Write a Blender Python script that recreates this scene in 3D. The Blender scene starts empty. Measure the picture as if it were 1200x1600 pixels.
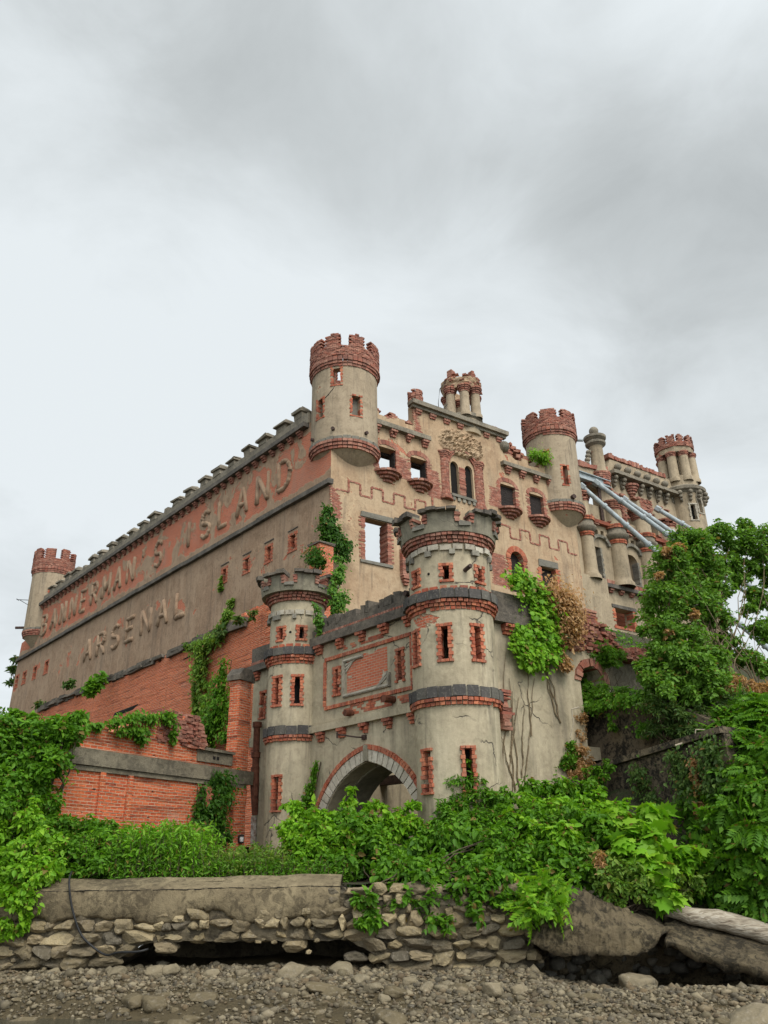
import bpy, bmesh, math, random
import numpy as np
from mathutils import Vector, Matrix, geometry, noise as mnoise

# ---------------------------------------------------------------- camera, world, sun
sc = bpy.context.scene
col = sc.collection
random.seed(7)
rng = np.random.default_rng(7)
R_ = math.radians
FPX, PITCH, ROLL = 1270.0, R_(23.6), 0.0193
CAM = np.array([0.0, 0.0, 2.2])
_cp, _sp, _cr, _sr = math.cos(PITCH), math.sin(PITCH), math.cos(ROLL), math.sin(ROLL)
_r0 = np.array([1, 0, 0.0]); _u0 = np.array([0, -_sp, _cp]); FWD = np.array([0, _cp, _sp])
RT = _cr * _r0 - _sr * _u0; UP = _sr * _r0 + _cr * _u0
cd = bpy.data.cameras.new('camera'); cam = bpy.data.objects.new('camera', cd); col.objects.link(cam)
cd.sensor_fit = 'VERTICAL'; cd.sensor_height = 36; cd.lens = FPX / 1600 * 36
cd.clip_end = 4000; cd.clip_start = 0.1
M = Matrix((RT, UP, -FWD)).transposed().to_4x4(); M.translation = Vector(CAM)
cam.matrix_world = M
sc.camera = cam

SUN_EL, SUN_AZ = R_(48), R_(150)          # azimuth clockwise from +Y (sun behind and to the right)
w = bpy.data.worlds.new('World'); sc.world = w; w.use_nodes = True
nt = w.node_tree; nt.nodes.clear()
def WN(t, **kw):
    n = nt.nodes.new(t)
    for k, v in kw.items(): setattr(n, k, v)
    return n
sky = WN('ShaderNodeTexSky', sky_type='NISHITA', sun_disc=False, sun_elevation=SUN_EL, sun_rotation=SUN_AZ)
skys = WN('ShaderNodeVectorMath', operation='SCALE'); skys.inputs[3].default_value = 0.07
nt.links.new(sky.outputs[0], skys.inputs[0])
tc = WN('ShaderNodeTexCoord')
# project the view direction on a flat cloud deck so that the clouds stretch towards the horizon
sepd = WN('ShaderNodeSeparateXYZ'); nt.links.new(tc.outputs['Generated'], sepd.inputs[0])
mx = WN('ShaderNodeMath', operation='MAXIMUM'); mx.inputs[1].default_value = 0.02
nt.links.new(sepd.outputs[2], mx.inputs[0])
ad = WN('ShaderNodeMath', operation='ADD'); ad.inputs[1].default_value = 0.25; nt.links.new(mx.outputs[0], ad.inputs[0])
dx = WN('ShaderNodeMath', operation='DIVIDE'); dy = WN('ShaderNodeMath', operation='DIVIDE')
nt.links.new(sepd.outputs[0], dx.inputs[0]); nt.links.new(sepd.outputs[1], dy.inputs[0])
nt.links.new(ad.outputs[0], dx.inputs[1]); nt.links.new(ad.outputs[0], dy.inputs[1])
cmb = WN('ShaderNodeCombineXYZ'); nt.links.new(dx.outputs[0], cmb.inputs[0]); nt.links.new(dy.outputs[0], cmb.inputs[1])
def wnoise(scale, detail, rough, off, dist=0.0):
    mp = WN('ShaderNodeMapping'); mp.inputs['Location'].default_value = off
    nt.links.new(cmb.outputs[0], mp.inputs[0])
    n = WN('ShaderNodeTexNoise'); n.inputs['Scale'].default_value = scale; n.inputs['Detail'].default_value = detail
    n.inputs['Roughness'].default_value = rough; n.inputs['Distortion'].default_value = dist
    nt.links.new(mp.outputs[0], n.inputs['Vector']); return n
def wmath(op, a, b):
    m = WN('ShaderNodeMath', operation=op)
    for i, v in enumerate((a, b)):
        if isinstance(v, (int, float)): m.inputs[i].default_value = v
        else: nt.links.new(v, m.inputs[i])
    return m.outputs[0]
def wblob(d, w0, w1):
    """1 inside a patch of sky around direction d, fading to 0"""
    v = WN('ShaderNodeVectorMath', operation='DOT_PRODUCT'); v.inputs[1].default_value = Vector(d).normalized()
    nrm = WN('ShaderNodeVectorMath', operation='NORMALIZE'); nt.links.new(tc.outputs['Generated'], nrm.inputs[0])
    nt.links.new(nrm.outputs[0], v.inputs[0])
    mr = WN('ShaderNodeMapRange', interpolation_type='SMOOTHSTEP')
    mr.inputs['From Min'].default_value = math.cos(R_(w1)); mr.inputs['From Max'].default_value = math.cos(R_(w0))
    nt.links.new(v.outputs['Value'], mr.inputs['Value']); return mr.outputs[0]
def pdir(u, v):
    d = FWD * FPX + RT * (u - 600) + UP * (800 - v); return d / np.linalg.norm(d)
n1 = wnoise(1.5, 6, 0.5, (3.1, 0.4, 0), 0.3)
n2 = wnoise(3.4, 10, 0.6, (7.7, 2.2, 0), 0.5)
dens = wmath('ADD', wmath('MULTIPLY', n1.outputs['Fac'], 0.42), wmath('MULTIPLY', n2.outputs['Fac'], 0.60))
for (u, v), a, b, s in (((1120, 370), 1, 14, 0.22), ((250, 170), 2, 15, 0.08), ((640, 120), 2, 14, 0.05), ((900, 260), 2, 9, 0.06),
                        ((200, 480), 3, 17, -0.24), ((700, 560), 3, 13, -0.12), ((1150, 60), 2, 9, -0.12), ((40, 0), 1, 8, -0.08)):
    dens = wmath('ADD', dens, wmath('MULTIPLY', wblob(pdir(u, v), a, b), s))
# overcast skies thicken overhead and pale towards the horizon
mrz = WN('ShaderNodeMapRange', interpolation_type='SMOOTHSTEP'); mrz.inputs['From Min'].default_value = 0.36; mrz.inputs['From Max'].default_value = 0.80
mrz.inputs['To Min'].default_value = -0.14; mrz.inputs['To Max'].default_value = 0.05
nt.links.new(sepd.outputs[2], mrz.inputs['Value'])
dens = wmath('ADD', dens, mrz.outputs[0])
ramp = WN('ShaderNodeValToRGB'); nt.links.new(dens, ramp.inputs[0])
el = ramp.color_ramp.elements
el[0].position = 0.30; el[0].color = (0.555, 0.590, 0.605, 1)
el[1].position = 0.92; el[1].color = (0.285, 0.303, 0.305, 1)
e = el.new(0.46); e.color = (0.49, 0.522, 0.533, 1)
e = el.new(0.64); e.color = (0.395, 0.42, 0.425, 1)
mixs = WN('ShaderNodeMix', data_type='RGBA'); mixs.inputs[0].default_value = 0.93
nt.links.new(skys.outputs[0], mixs.inputs[6]); nt.links.new(ramp.outputs[0], mixs.inputs[7])
# sky brightened round the sun, unseen behind the viewer: added as frontal fill
glow = wblob((math.sin(SUN_AZ) * math.cos(SUN_EL), math.cos(SUN_AZ) * math.cos(SUN_EL), math.sin(SUN_EL)), 5, 75)
bg = WN('ShaderNodeBackground'); nt.links.new(wmath('ADD', 1.0, wmath('MULTIPLY', glow, 1.7)), bg.inputs[1])
nt.links.new(mixs.outputs[2], bg.inputs[0])
wo = WN('ShaderNodeOutputWorld'); nt.links.new(bg.outputs[0], wo.inputs[0])

sl = bpy.data.lights.new('sun', 'SUN'); sl.energy = 1.4; sl.angle = R_(25); sl.color = (1.0, 0.93, 0.84)
so = bpy.data.objects.new('sun', sl); col.objects.link(so)
sd = Vector((math.sin(SUN_AZ) * math.cos(SUN_EL), math.cos(SUN_AZ) * math.cos(SUN_EL), math.sin(SUN_EL)))
so.rotation_euler = sd.to_track_quat('Z', 'Y').to_euler()
vs = sc.view_settings; vs.view_transform = 'Standard'; vs.look = 'None'; vs.gamma = 1; vs.exposure = 0.62; vs.use_curve_mapping = False

# ---------------------------------------------------------------- geometry of the place
def ray(u, v): return FWD * FPX + RT * (u - 600) + UP * (800 - v)
def atD(u, v, D):
    r = ray(u, v); return CAM + r * (D / math.hypot(r[0], r[1]))
def atY(u, v, Y):
    r = ray(u, v); return CAM + r * (Y / r[1])
class Wall:
    """a vertical plane: s metres along it, z up, o metres out towards the viewer's side"""
    def __init__(self, O, az=None, d=None, n=None):
        self.O = np.array(O[:2], float)
        if d is None:
            a = R_(az); d = (math.sin(a), math.cos(a))
        self.d = np.array(d, float)
        if n is None:
            n = np.array([self.d[1], -self.d[0]])
            if n @ self.O > 0: n = -n
        self.n = np.array(n, float)
    def P(self, s, z, o=0.0):
        q = self.O + self.d * s + self.n * o
        return (q[0], q[1], z)
    def sz(self, u, v, o=0.0):
        r = ray(u, v); O = self.O + self.n * o
        t = ((O - CAM[:2]) @ self.n) / (r[:2] @ self.n); p = CAM + r * t
        return float((p[:2] - O) @ self.d), float(p[2])
    def moved(self, s, o):
        return Wall(self.O + self.d * s + self.n * o, d=self.d, n=self.n)
def tangent(c, R, th):
    """the plane touching a round tower (centre c) at angle th (0 = towards the viewer, + to the right)"""
    n = np.array([math.sin(th), -math.cos(th)]); d = np.array([math.cos(th), math.sin(th)])
    return Wall(np.array(c[:2]) + n * R, d=d, n=n)
C0 = atD(517, 752, 42.0)
WA = Wall(C0, 55.0)            # entrance front of the castle, runs away to the right
WB = Wall(C0, -40.5)           # long lettered side, runs away to the left
GR = np.array([1.66, 19.93])   # centre of the nearer gate tower
WG = Wall(GR, -41.2)           # gate front
GL = WG.O + WG.d * 6.79        # centre of the farther gate tower
WH = Wall(GR, 55.0)            # right flank of the gatehouse
W2 = Wall(WA.O - WA.n * 1.5, d=WA.d, n=WA.n)   # wing beyond the castle front
R0 = atD(425, 1000, 33.0); WR = Wall(R0, -40.5)    # ruined brick wall below the long side
K0 = atD(393, 1210, 27.0); WK = Wall(K0, 27.75)    # low brick wall beside the gate
if WK.n @ np.array([0.0, -1.0]) < 0 and False: pass

# ---------------------------------------------------------------- mesh builder
class MB:
    def __init__(self): self.v = []; self.f = []; self.uv = []; self.mi = []
    def add(self, vs, fs, uvs=None, mi=0):
        b = len(self.v); self.v.extend([tuple(map(float, p)) for p in vs])
        for k, f in enumerate(fs):
            self.f.append([b + i for i in f]); self.mi.append(mi)
            if uvs is not None: self.uv.extend(uvs[k])
            else: self.uv.extend(self.auto([vs[i] for i in f]))
    @staticmethod
    def auto(p):
        a = np.array(p, float); n = np.cross(a[1] - a[0], a[2] - a[0]); l = np.linalg.norm(n)
        if l < 1e-12: return [(0, 0)] * len(p)
        n = n / l
        if abs(n[2]) > 0.75: return [(q[0], q[1]) for q in a]
        t = np.array([-n[1], n[0], 0]); t /= np.linalg.norm(t)
        return [(float(q @ t), q[2]) for q in a]
    def wbox(self, W, s0, s1, z0, z1, o0, o1, j=0.0, taper=0.0):
        """a box in a wall's own coordinates; j jitters its corners, taper draws in its top"""
        q = []
        for (s, o, z) in ((s0, o0, z0), (s1, o0, z0), (s1, o1, z0), (s0, o1, z0), (s0, o0, z1), (s1, o0, z1), (s1, o1, z1), (s0, o1, z1)):
            if taper and z == z1:
                s = s + taper * (1 if s == s0 else -1); o = o + taper * (1 if o == o0 else -1)
            if j: s += random.uniform(-j, j); o += random.uniform(-j, j); z += random.uniform(-j, j)
            q.append(W.P(s, z, o))
        self.add(q, [(0, 1, 2, 3), (7, 6, 5, 4), (0, 4, 5, 1), (1, 5, 6, 2), (2, 6, 7, 3), (3, 7, 4, 0)])
    def slab(self, W, outer, holes, o, th):
        """a wall of any outline with any openings, th thick"""
        loops = [outer] + list(holes)
        tri = geometry.tessellate_polygon([[Vector((s, z, 0)) for s, z in l] for l in loops])
        flat = [p for l in loops for p in l]; n = len(flat)
        vs = [W.P(s, z, o) for s, z in flat] + [W.P(s, z, o - th) for s, z in flat]
        fs, uvs = [], []
        for t in tri:
            fs.append(tuple(t)); uvs.append([flat[i] for i in t])
            fs.append(tuple(n + i for i in reversed(t))); uvs.append([flat[i] for i in reversed(t)])
        b = 0
        for l in loops:
            m = len(l)
            for i in range(m):
                a, c = b + i, b + (i + 1) % m
                fs.append((a, c, n + c, n + a))
                (s0, z0), (s1, z1) = flat[a], flat[c]
                if abs(z1 - z0) > abs(s1 - s0): uvs.append([(0, z0), (0, z1), (th, z1), (th, z0)])
                else: uvs.append([(s0, 0), (s1, 0), (s1, th), (s0, th)])
            b += m
        self.add(vs, fs, uvs)
    def cyl(self, c, R, th, z0, z1, holes=(), t0=-180.0, t1=180.0, nseg=40, dz=0.5, jit=None):
        """a round wall; R is a number or a function of z; holes are (angle, width in metres, z0, z1)"""
        Rf = R if callable(R) else (lambda z, R=R: R)
        Rm = Rf((z0 + z1) / 2)
        T = list(np.linspace(R_(t0), R_(t1), nseg + 1)); Z = list(np.linspace(z0, z1, max(2, int((z1 - z0) / dz) + 1)))
        hs = [(R_(a) - wd / 2 / Rm, R_(a) + wd / 2 / Rm, h0, h1) for a, wd, h0, h1 in holes]
        for a, b, h0, h1 in hs:
            T += [a, b]; Z += [h for h in (h0, h1) if z0 < h < z1]
        def uniq(L, keep, eps):
            L = sorted(L); out = []
            for x in L:
                if out and x - out[-1] < eps:
                    if any(abs(x - k) < 1e-9 for k in keep): out[-1] = x
                    continue
                out.append(x)
            return out
        T = uniq(T, [x for h in hs for x in h[:2]], 0.02); Z = uniq(Z, [x for h in hs for x in h[2:]] + [z0, z1], 0.03)
        full = abs(t1 - t0) > 359
        nT, nZ = len(T) - 1, len(Z) - 1
        sol = np.ones((nT, nZ), bool)
        for i in range(nT):
            tm = (T[i] + T[i + 1]) / 2
            for k in range(nZ):
                zm = (Z[k] + Z[k + 1]) / 2
                for a, b, h0, h1 in hs:
                    if a < tm < b and h0 < zm < h1: sol[i, k] = False
        vs = []; idx = {}
        def V(i, k, inner):
            if full and i == nT: i = 0
            key = (i, k, inner)
            if key not in idx:
                r = Rf(Z[k]) - (th if inner else 0.0); z = Z[k]; t = T[i]
                if jit:
                    dr, dzz = jit(t, z, inner); r += dr; z += dzz
                idx[key] = len(vs); vs.append((c[0] + r * math.sin(t), c[1] - r * math.cos(t), z))
            return idx[key]
        fs, uvs = [], []
        def solid(i, k):
            if k < 0 or k >= nZ: return False
            if i < 0 or i >= nT:
                if not full: return False
                i %= nT
            return sol[i, k]
        for i in range(nT):
            for k in range(nZ):
                if not sol[i, k]: continue
                u0, u1 = T[i] * Rm, T[i + 1] * Rm
                fs.append((V(i, k, 0), V(i + 1, k, 0), V(i + 1, k + 1, 0), V(i, k + 1, 0))); uvs.append([(u0, Z[k]), (u1, Z[k]), (u1, Z[k + 1]), (u0, Z[k + 1])])
                fs.append((V(i + 1, k, 1), V(i, k, 1), V(i, k + 1, 1), V(i + 1, k + 1, 1))); uvs.append([(u1, Z[k]), (u0, Z[k]), (u0, Z[k + 1]), (u1, Z[k + 1])])
                if not solid(i - 1, k): fs.append((V(i, k, 1), V(i, k, 0), V(i, k + 1, 0), V(i, k + 1, 1))); uvs.append([(0, Z[k]), (th, Z[k]), (th, Z[k + 1]), (0, Z[k + 1])])
                if not solid(i + 1, k): fs.append((V(i + 1, k, 0), V(i + 1, k, 1), V(i + 1, k + 1, 1), V(i + 1, k + 1, 0))); uvs.append([(0, Z[k]), (th, Z[k]), (th, Z[k + 1]), (0, Z[k + 1])])
                if not solid(i, k - 1): fs.append((V(i, k, 1), V(i + 1, k, 1), V(i + 1, k, 0), V(i, k, 0))); uvs.append([(u0, 0), (u1, 0), (u1, th), (u0, th)])
                if not solid(i, k + 1): fs.append((V(i, k + 1, 0), V(i + 1, k + 1, 0), V(i + 1, k + 1, 1), V(i, k + 1, 1))); uvs.append([(u0, 0), (u1, 0), (u1, th), (u0, th)])
        self.add(vs, fs, uvs)
    def lathe(self, c, prof, nseg=32, t0=-180.0, t1=180.0):
        vs, fs, uvs = [], [], []
        full = abs(t1 - t0) > 359; n = nseg if full else nseg + 1
        for r, z in prof:
            for i in range(n):
                t = R_(t0 + (t1 - t0) * i / nseg); vs.append((c[0] + r * math.sin(t), c[1] - r * math.cos(t), z))
        Ls = [0]
        for k in range(1, len(prof)): Ls.append(Ls[-1] + math.hypot(prof[k][0] - prof[k - 1][0], prof[k][1] - prof[k - 1][1]))
        rm = max(p[0] for p in prof)
        for k in range(len(prof) - 1):
            for i in range(nseg):
                a, b = i, (i + 1) % n
                fs.append((k * n + a, k * n + b, (k + 1) * n + b, (k + 1) * n + a))
                u0, u1 = 2 * math.pi * rm * i / nseg, 2 * math.pi * rm * (i + 1) / nseg
                uvs.append([(u0, Ls[k]), (u1, Ls[k]), (u1, Ls[k + 1]), (u0, Ls[k + 1])])
        self.add(vs, fs, uvs)
    def ring(self, c, r0, r1, z0, z1, n, gap=0.1, j=0.006, t0=-180.0, t1=180.0, skip=0.0):
        """a course of separate wedge blocks round a tower"""
        st = (t1 - t0) / n
        for i in range(n):
            if random.random() < skip: continue
            g = gap * random.uniform(0.6, 1.4) / 2
            a, b = R_(t0 + st * (i + g)), R_(t0 + st * (i + 1 - g)); dr = random.uniform(-j, j) * 1.6; dzz = random.uniform(-j, j)
            m = (a + b) / 2; q = []
            for z, tw in ((z0, 0), (z1, 0)):
                for t, r in ((a, r0), (a, r1 + dr), (m, r1 + dr), (b, r1 + dr), (b, r0)):
                    rr = r + random.uniform(-j, j) * 0.6
                    q.append((c[0] + rr * math.sin(t), c[1] - rr * math.cos(t), z + dzz))
            self.add(q, [(4, 3, 2, 1, 0), (5, 6, 7, 8, 9), (0, 1, 6, 5), (1, 2, 7, 6), (2, 3, 8, 7), (3, 4, 9, 8)])
    def tube(self, pts, r, n=8, caps=True):
        pts = [Vector(p) for p in pts]; rs = r if isinstance(r, (list, tuple)) else [r] * len(pts)
        vs, fs = [], []; up = Vector((0.13, 0.21, 0.97))
        for i, p in enumerate(pts):
            d = (pts[min(i + 1, len(pts) - 1)] - pts[max(i - 1, 0)]).normalized()
            a = d.cross(up)
            if a.length < 0.1: a = d.cross(Vector((1, 0, 0)))
            a.normalize(); b = a.cross(d)
            for k in range(n):
                t = 2 * math.pi * k / n; vs.append(p + (a * math.cos(t) + b * math.sin(t)) * rs[i])
        for i in range(len(pts) - 1):
            for k in range(n):
                fs.append((i * n + k, i * n + (k + 1) % n, (i + 1) * n + (k + 1) % n, (i + 1) * n + k))
        if caps:
            fs.append(tuple(range(n - 1, -1, -1))); fs.append(tuple((len(pts) - 1) * n + k for k in range(n)))
        self.add(vs, fs)
    def prism(self, W, poly, o0, o1):
        n = len(poly); vs = [W.P(s, z, o1) for s, z in poly] + [W.P(s, z, o0) for s, z in poly]
        fs = [tuple(range(n)), tuple(range(2 * n - 1, n - 1, -1))] + [(i, n + i, n + (i + 1) % n, (i + 1) % n) for i in range(n)]
        self.add(vs, fs)
    def build(self, name, mat, parent=None, smooth=False, bevel=0.0):
        me = bpy.data.meshes.new(name); me.from_pydata(self.v, [], self.f); me.update()
        uvl = me.uv_layers.new(name='UVMap')
        uvl.data.foreach_set('uv', np.array(self.uv, dtype=np.float32).ravel())
        for m in (mat if isinstance(mat, (list, tuple)) else [mat]): me.materials.append(m)
        if any(self.mi): me.polygons.foreach_set('material_index', self.mi)
        if smooth: me.polygons.foreach_set('use_smooth', [True] * len(me.polygons))
        o = bpy.data.objects.new(name, me); col.objects.link(o)
        if parent is not None: o.parent = parent
        if bevel:
            b = o.modifiers.new('bevel', 'BEVEL'); b.width = bevel; b.segments = 2; b.limit_method = 'ANGLE'; b.angle_limit = R_(40)
        return o
def tag(o, label=None, cat=None, group=None, kind=None):
    if label: o['label'] = label
    if cat: o['category'] = cat
    if group: o['group'] = group
    if kind: o['kind'] = kind
    return o
def thing(name, label, cat, group=None):
    return tag(bpy.data.objects.new(name, None), label, cat, group) if False else _link(tag(bpy.data.objects.new(name, None), label, cat, group))
def _link(o): col.objects.link(o); o.empty_display_size = 0.3; return o
def fbm(x, y, z, o=4): return mnoise.fractal((x, y, z), 1.0, 2.0, o)
def jag(p, q, n, amp, step=0.0):
    """a broken edge from p to q (ends left out)"""
    out = []
    for i in range(1, n):
        t = i / n + random.uniform(-0.25, 0.25) / n
        s, z = p[0] + (q[0] - p[0]) * t, p[1] + (q[1] - p[1]) * t + random.uniform(-amp, amp)
        if step and out: out.append((s, out[-1][1]))
        out.append((s, z))
    return out

# ---------------------------------------------------------------- materials
class NT:
    def __init__(self, name):
        self.m = bpy.data.materials.new(name); self.m.use_nodes = True; self.t = self.m.node_tree; self.t.nodes.clear()
        self.out = self.t.nodes.new('ShaderNodeOutputMaterial'); self.b = self.t.nodes.new('ShaderNodeBsdfPrincipled')
        self.t.links.new(self.b.outputs[0], self.out.inputs[0])
        self.b.inputs['Roughness'].default_value = 0.9
        self.b.inputs['Specular IOR Level'].default_value = 0.25
        self.geo = self.t.nodes.new('ShaderNodeNewGeometry'); self.tc = self.t.nodes.new('ShaderNodeTexCoord')
        self.pos = self.geo.outputs['Position']; self.uv = self.tc.outputs['UV']; self.obj = self.tc.outputs['Object']
    def set(self, sock, v):
        if v is None: return
        if hasattr(v, 'is_output') or isinstance(v, bpy.types.NodeSocket): self.t.links.new(v, sock)
        else:
            if isinstance(v, tuple) and len(v) == 3 and sock.type == 'RGBA': v = v + (1,)
            sock.default_value = v
    def node(self, typ, ins=None, **kw):
        n = self.t.nodes.new(typ)
        for k, v in kw.items(): setattr(n, k, v)
        for k, v in (ins or {}).items(): self.set(n.inputs[k], v)
        return n
    def math(self, op, a, b=0.0, clamp=False):
        return self.node('ShaderNodeMath', {0: a, 1: b}, operation=op, use_clamp=clamp).outputs[0]
    def mapv(self, vec, scale=(1, 1, 1), loc=(0, 0, 0), rot=(0, 0, 0)):
        return self.node('ShaderNodeMapping', {'Vector': vec, 'Scale': scale, 'Location': loc, 'Rotation': rot}).outputs[0]
    def noise(self, vec, scale, detail=6, rough=0.55, dist=0.0):
        return self.node('ShaderNodeTexNoise', {'Vector': vec, 'Scale': scale, 'Detail': detail, 'Roughness': rough, 'Distortion': dist}).outputs['Fac']
    def rng(self, v, a, b, c=0.0, d=1.0, smooth=True):
        return self.node('ShaderNodeMapRange', {'Value': v, 'From Min': a, 'From Max': b, 'To Min': c, 'To Max': d}, interpolation_type='SMOOTHSTEP' if smooth else 'LINEAR').outputs[0]
    def mix(self, f, a, b, blend='MIX'):
        n = self.node('ShaderNodeMix', None, data_type='RGBA', blend_type=blend)
        self.set(n.inputs[0], f); self.set(n.inputs[6], a); self.set(n.inputs[7], b); return n.outputs[2]
    def bump(self, h, strength, dist, nrm=None):
        ins = {'Height': h, 'Strength': strength, 'Distance': dist}
        if nrm is not None: ins['Normal'] = nrm
        return self.node('ShaderNodeBump', ins).outputs[0]
    def ramp(self, v, stops):
        n = self.node('ShaderNodeValToRGB', {0: v}); e = n.color_ramp.elements
        while len(e) < len(stops): e.new(0.5)
        for k, (p, c) in enumerate(stops): e[k].position = p; e[k].color = c + (1,) if len(c) == 3 else c
        return n.outputs[0]
    def brick(self, vec, c1, c2, mortar, bw=0.22, bh=0.075, ms=0.011):
        n = self.node('ShaderNodeTexBrick', {'Vector': vec, 'Color1': c1, 'Color2': c2, 'Mortar': mortar, 'Scale': 1.0, 'Mortar Size': ms, 'Mortar Smooth': 0.25, 'Bias': 0.0, 'Brick Width': bw, 'Row Height': bh})
        return n.outputs[0], n.outputs[1]

BRK1, BRK2, MORT = (0.54, 0.135, 0.062), (0.40, 0.088, 0.042), (0.44, 0.32, 0.23)
def stucco(name, c1, c2, stain=(0.07, 0.06, 0.05), stain_amt=0.5, peel=0.0, bands=(), moss=0.0, crack=0.25, big=1.0):
    """weathered render over brick; peel and bands (z0, z1, strength) say where the render has come off"""
    k = NT(name)
    n1 = k.noise(k.pos, 0.45 * big, 7, 0.6, 0.4); n2 = k.noise(k.pos, 7.0, 7, 0.65); n4 = k.noise(k.pos, 1.7, 5, 0.6)
    c = k.mix(k.rng(n1, 0.33, 0.67), c1, c2)
    c = k.mix(k.rng(n2, 0.3, 0.75, 0.0, 0.35), c, (c1[0] * 1.28, c1[1] * 1.28, c1[2] * 1.25))
    c = k.mix(k.rng(n4, 0.5, 0.66, 0.0, 0.5), c, (c2[0] * 0.66, c2[1] * 0.65, c2[2] * 0.62))
    n6 = k.noise(k.pos, 3.4, 9, 0.72, 0.5); c = k.mix(k.rng(n6, 0.53, 0.63, 0.0, 0.42), c, (c1[0] * 1.25, c1[1] * 1.25, c1[2] * 1.22)); c = k.mix(k.rng(n6, 0.47, 0.36, 0.0, 0.4), c, (c2[0] * 0.6, c2[1] * 0.6, c2[2] * 0.58))
    st = k.noise(k.mapv(k.pos, (1.1, 1.1, 0.13)), 1.0, 9, 0.68, 0.3)
    c = k.mix(k.rng(st, 0.5, 0.7, 0.0, stain_amt), c, stain)
    lm = k.noise(k.mapv(k.pos, (1.9, 1.9, 0.16), (5, 3, 1)), 1.0, 9, 0.7, 0.4)
    c = k.mix(k.rng(lm, 0.54, 0.68, 0.0, 0.33), c, (c1[0] * 1.5, c1[1] * 1.52, c1[2] * 1.55))
    c = k.mix(k.rng(k.noise(k.mapv(k.pos, (4.5, 4.5, 0.22), (1, 7, 2)), 1.0, 7, 0.65, 0.3), 0.56, 0.7, 0.0, stain_amt), c, (stain[0] * .8, stain[1] * .8, stain[2] * .8))
    if moss: c = k.mix(k.rng(k.noise(k.pos, 1.1, 8, 0.7), 0.5, 0.68, 0.0, moss), c, (0.10, 0.105, 0.065))
    vor = k.node('ShaderNodeTexVoronoi', {'Vector': k.mapv(k.node('ShaderNodeVectorMath', {0: k.pos, 1: k.node('ShaderNodeTexNoise', {'Vector': k.pos, 'Scale': 1.3, 'Detail': 5.0}).outputs['Color']}, operation='ADD').outputs[0]), 'Scale': 0.55}, feature='DISTANCE_TO_EDGE').outputs['Distance']
    cr = k.math('MULTIPLY', k.rng(vor, 0.0, 0.012, 1.0, 0.0), k.rng(k.noise(k.pos, 0.8, 3), 0.5, 0.6, 0.0, crack))
    c = k.mix(cr, c, (0.05, 0.045, 0.04))
    bv = k.node('ShaderNodeVectorMath', {0: k.uv, 1: (0.0, 0.0, 0.0)}, operation='ADD').outputs[0]
    bc, bf = k.brick(bv, BRK1, BRK2, MORT)
    bn = k.noise(k.pos, 2.2, 6, 0.65)
    bc = k.mix(k.rng(bn, 0.35, 0.7, 0.0, 0.55), bc, (0.46, 0.17, 0.10)); bc = k.mix(k.rng(n1, 0.5, 0.7, 0.0, 0.35), bc, (0.30, 0.22, 0.17))
    pn = k.noise(k.pos, 0.55, 9, 0.62, 0.6)
    pm = k.math('ADD', pn, peel)
    if bands:
        z = k.node('ShaderNodeSeparateXYZ', {0: k.pos}).outputs[2]
        for z0, z1, s in bands:
            b = k.math('MULTIPLY', k.rng(z, z0 - 0.25, z0 + 0.35), k.rng(z, z1 - 0.35, z1 + 0.25, 1.0, 0.0))
            pm = k.math('ADD', pm, k.math('MULTIPLY', b, s))
    mask = k.rng(pm, 0.655, 0.675)
    edge = k.math('MULTIPLY', k.rng(pm, 0.60, 0.66), k.math('SUBTRACT', 1.0, mask))
    c = k.mix(k.math('MULTIPLY', edge, 0.5), c, (c1[0] * 1.35, c1[1] * 1.35, c1[2] * 1.3))
    c = k.mix(mask, c, bc)
    k.set(k.b.inputs['Base Color'], c)
    h = k.math('ADD', k.math('MULTIPLY', n2, 0.012), k.math('MULTIPLY', n4, 0.02))
    h = k.math('SUBTRACT', h, k.math('MULTIPLY', mask, 0.035)); h = k.math('SUBTRACT', h, k.math('MULTIPLY', cr, 0.02))
    h = k.math('SUBTRACT', h, k.math('MULTIPLY', k.math('MULTIPLY', bf, mask), 0.015))
    k.set(k.b.inputs['Normal'], k.bump(h, 0.9, 1.0))
    return k.m
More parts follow.
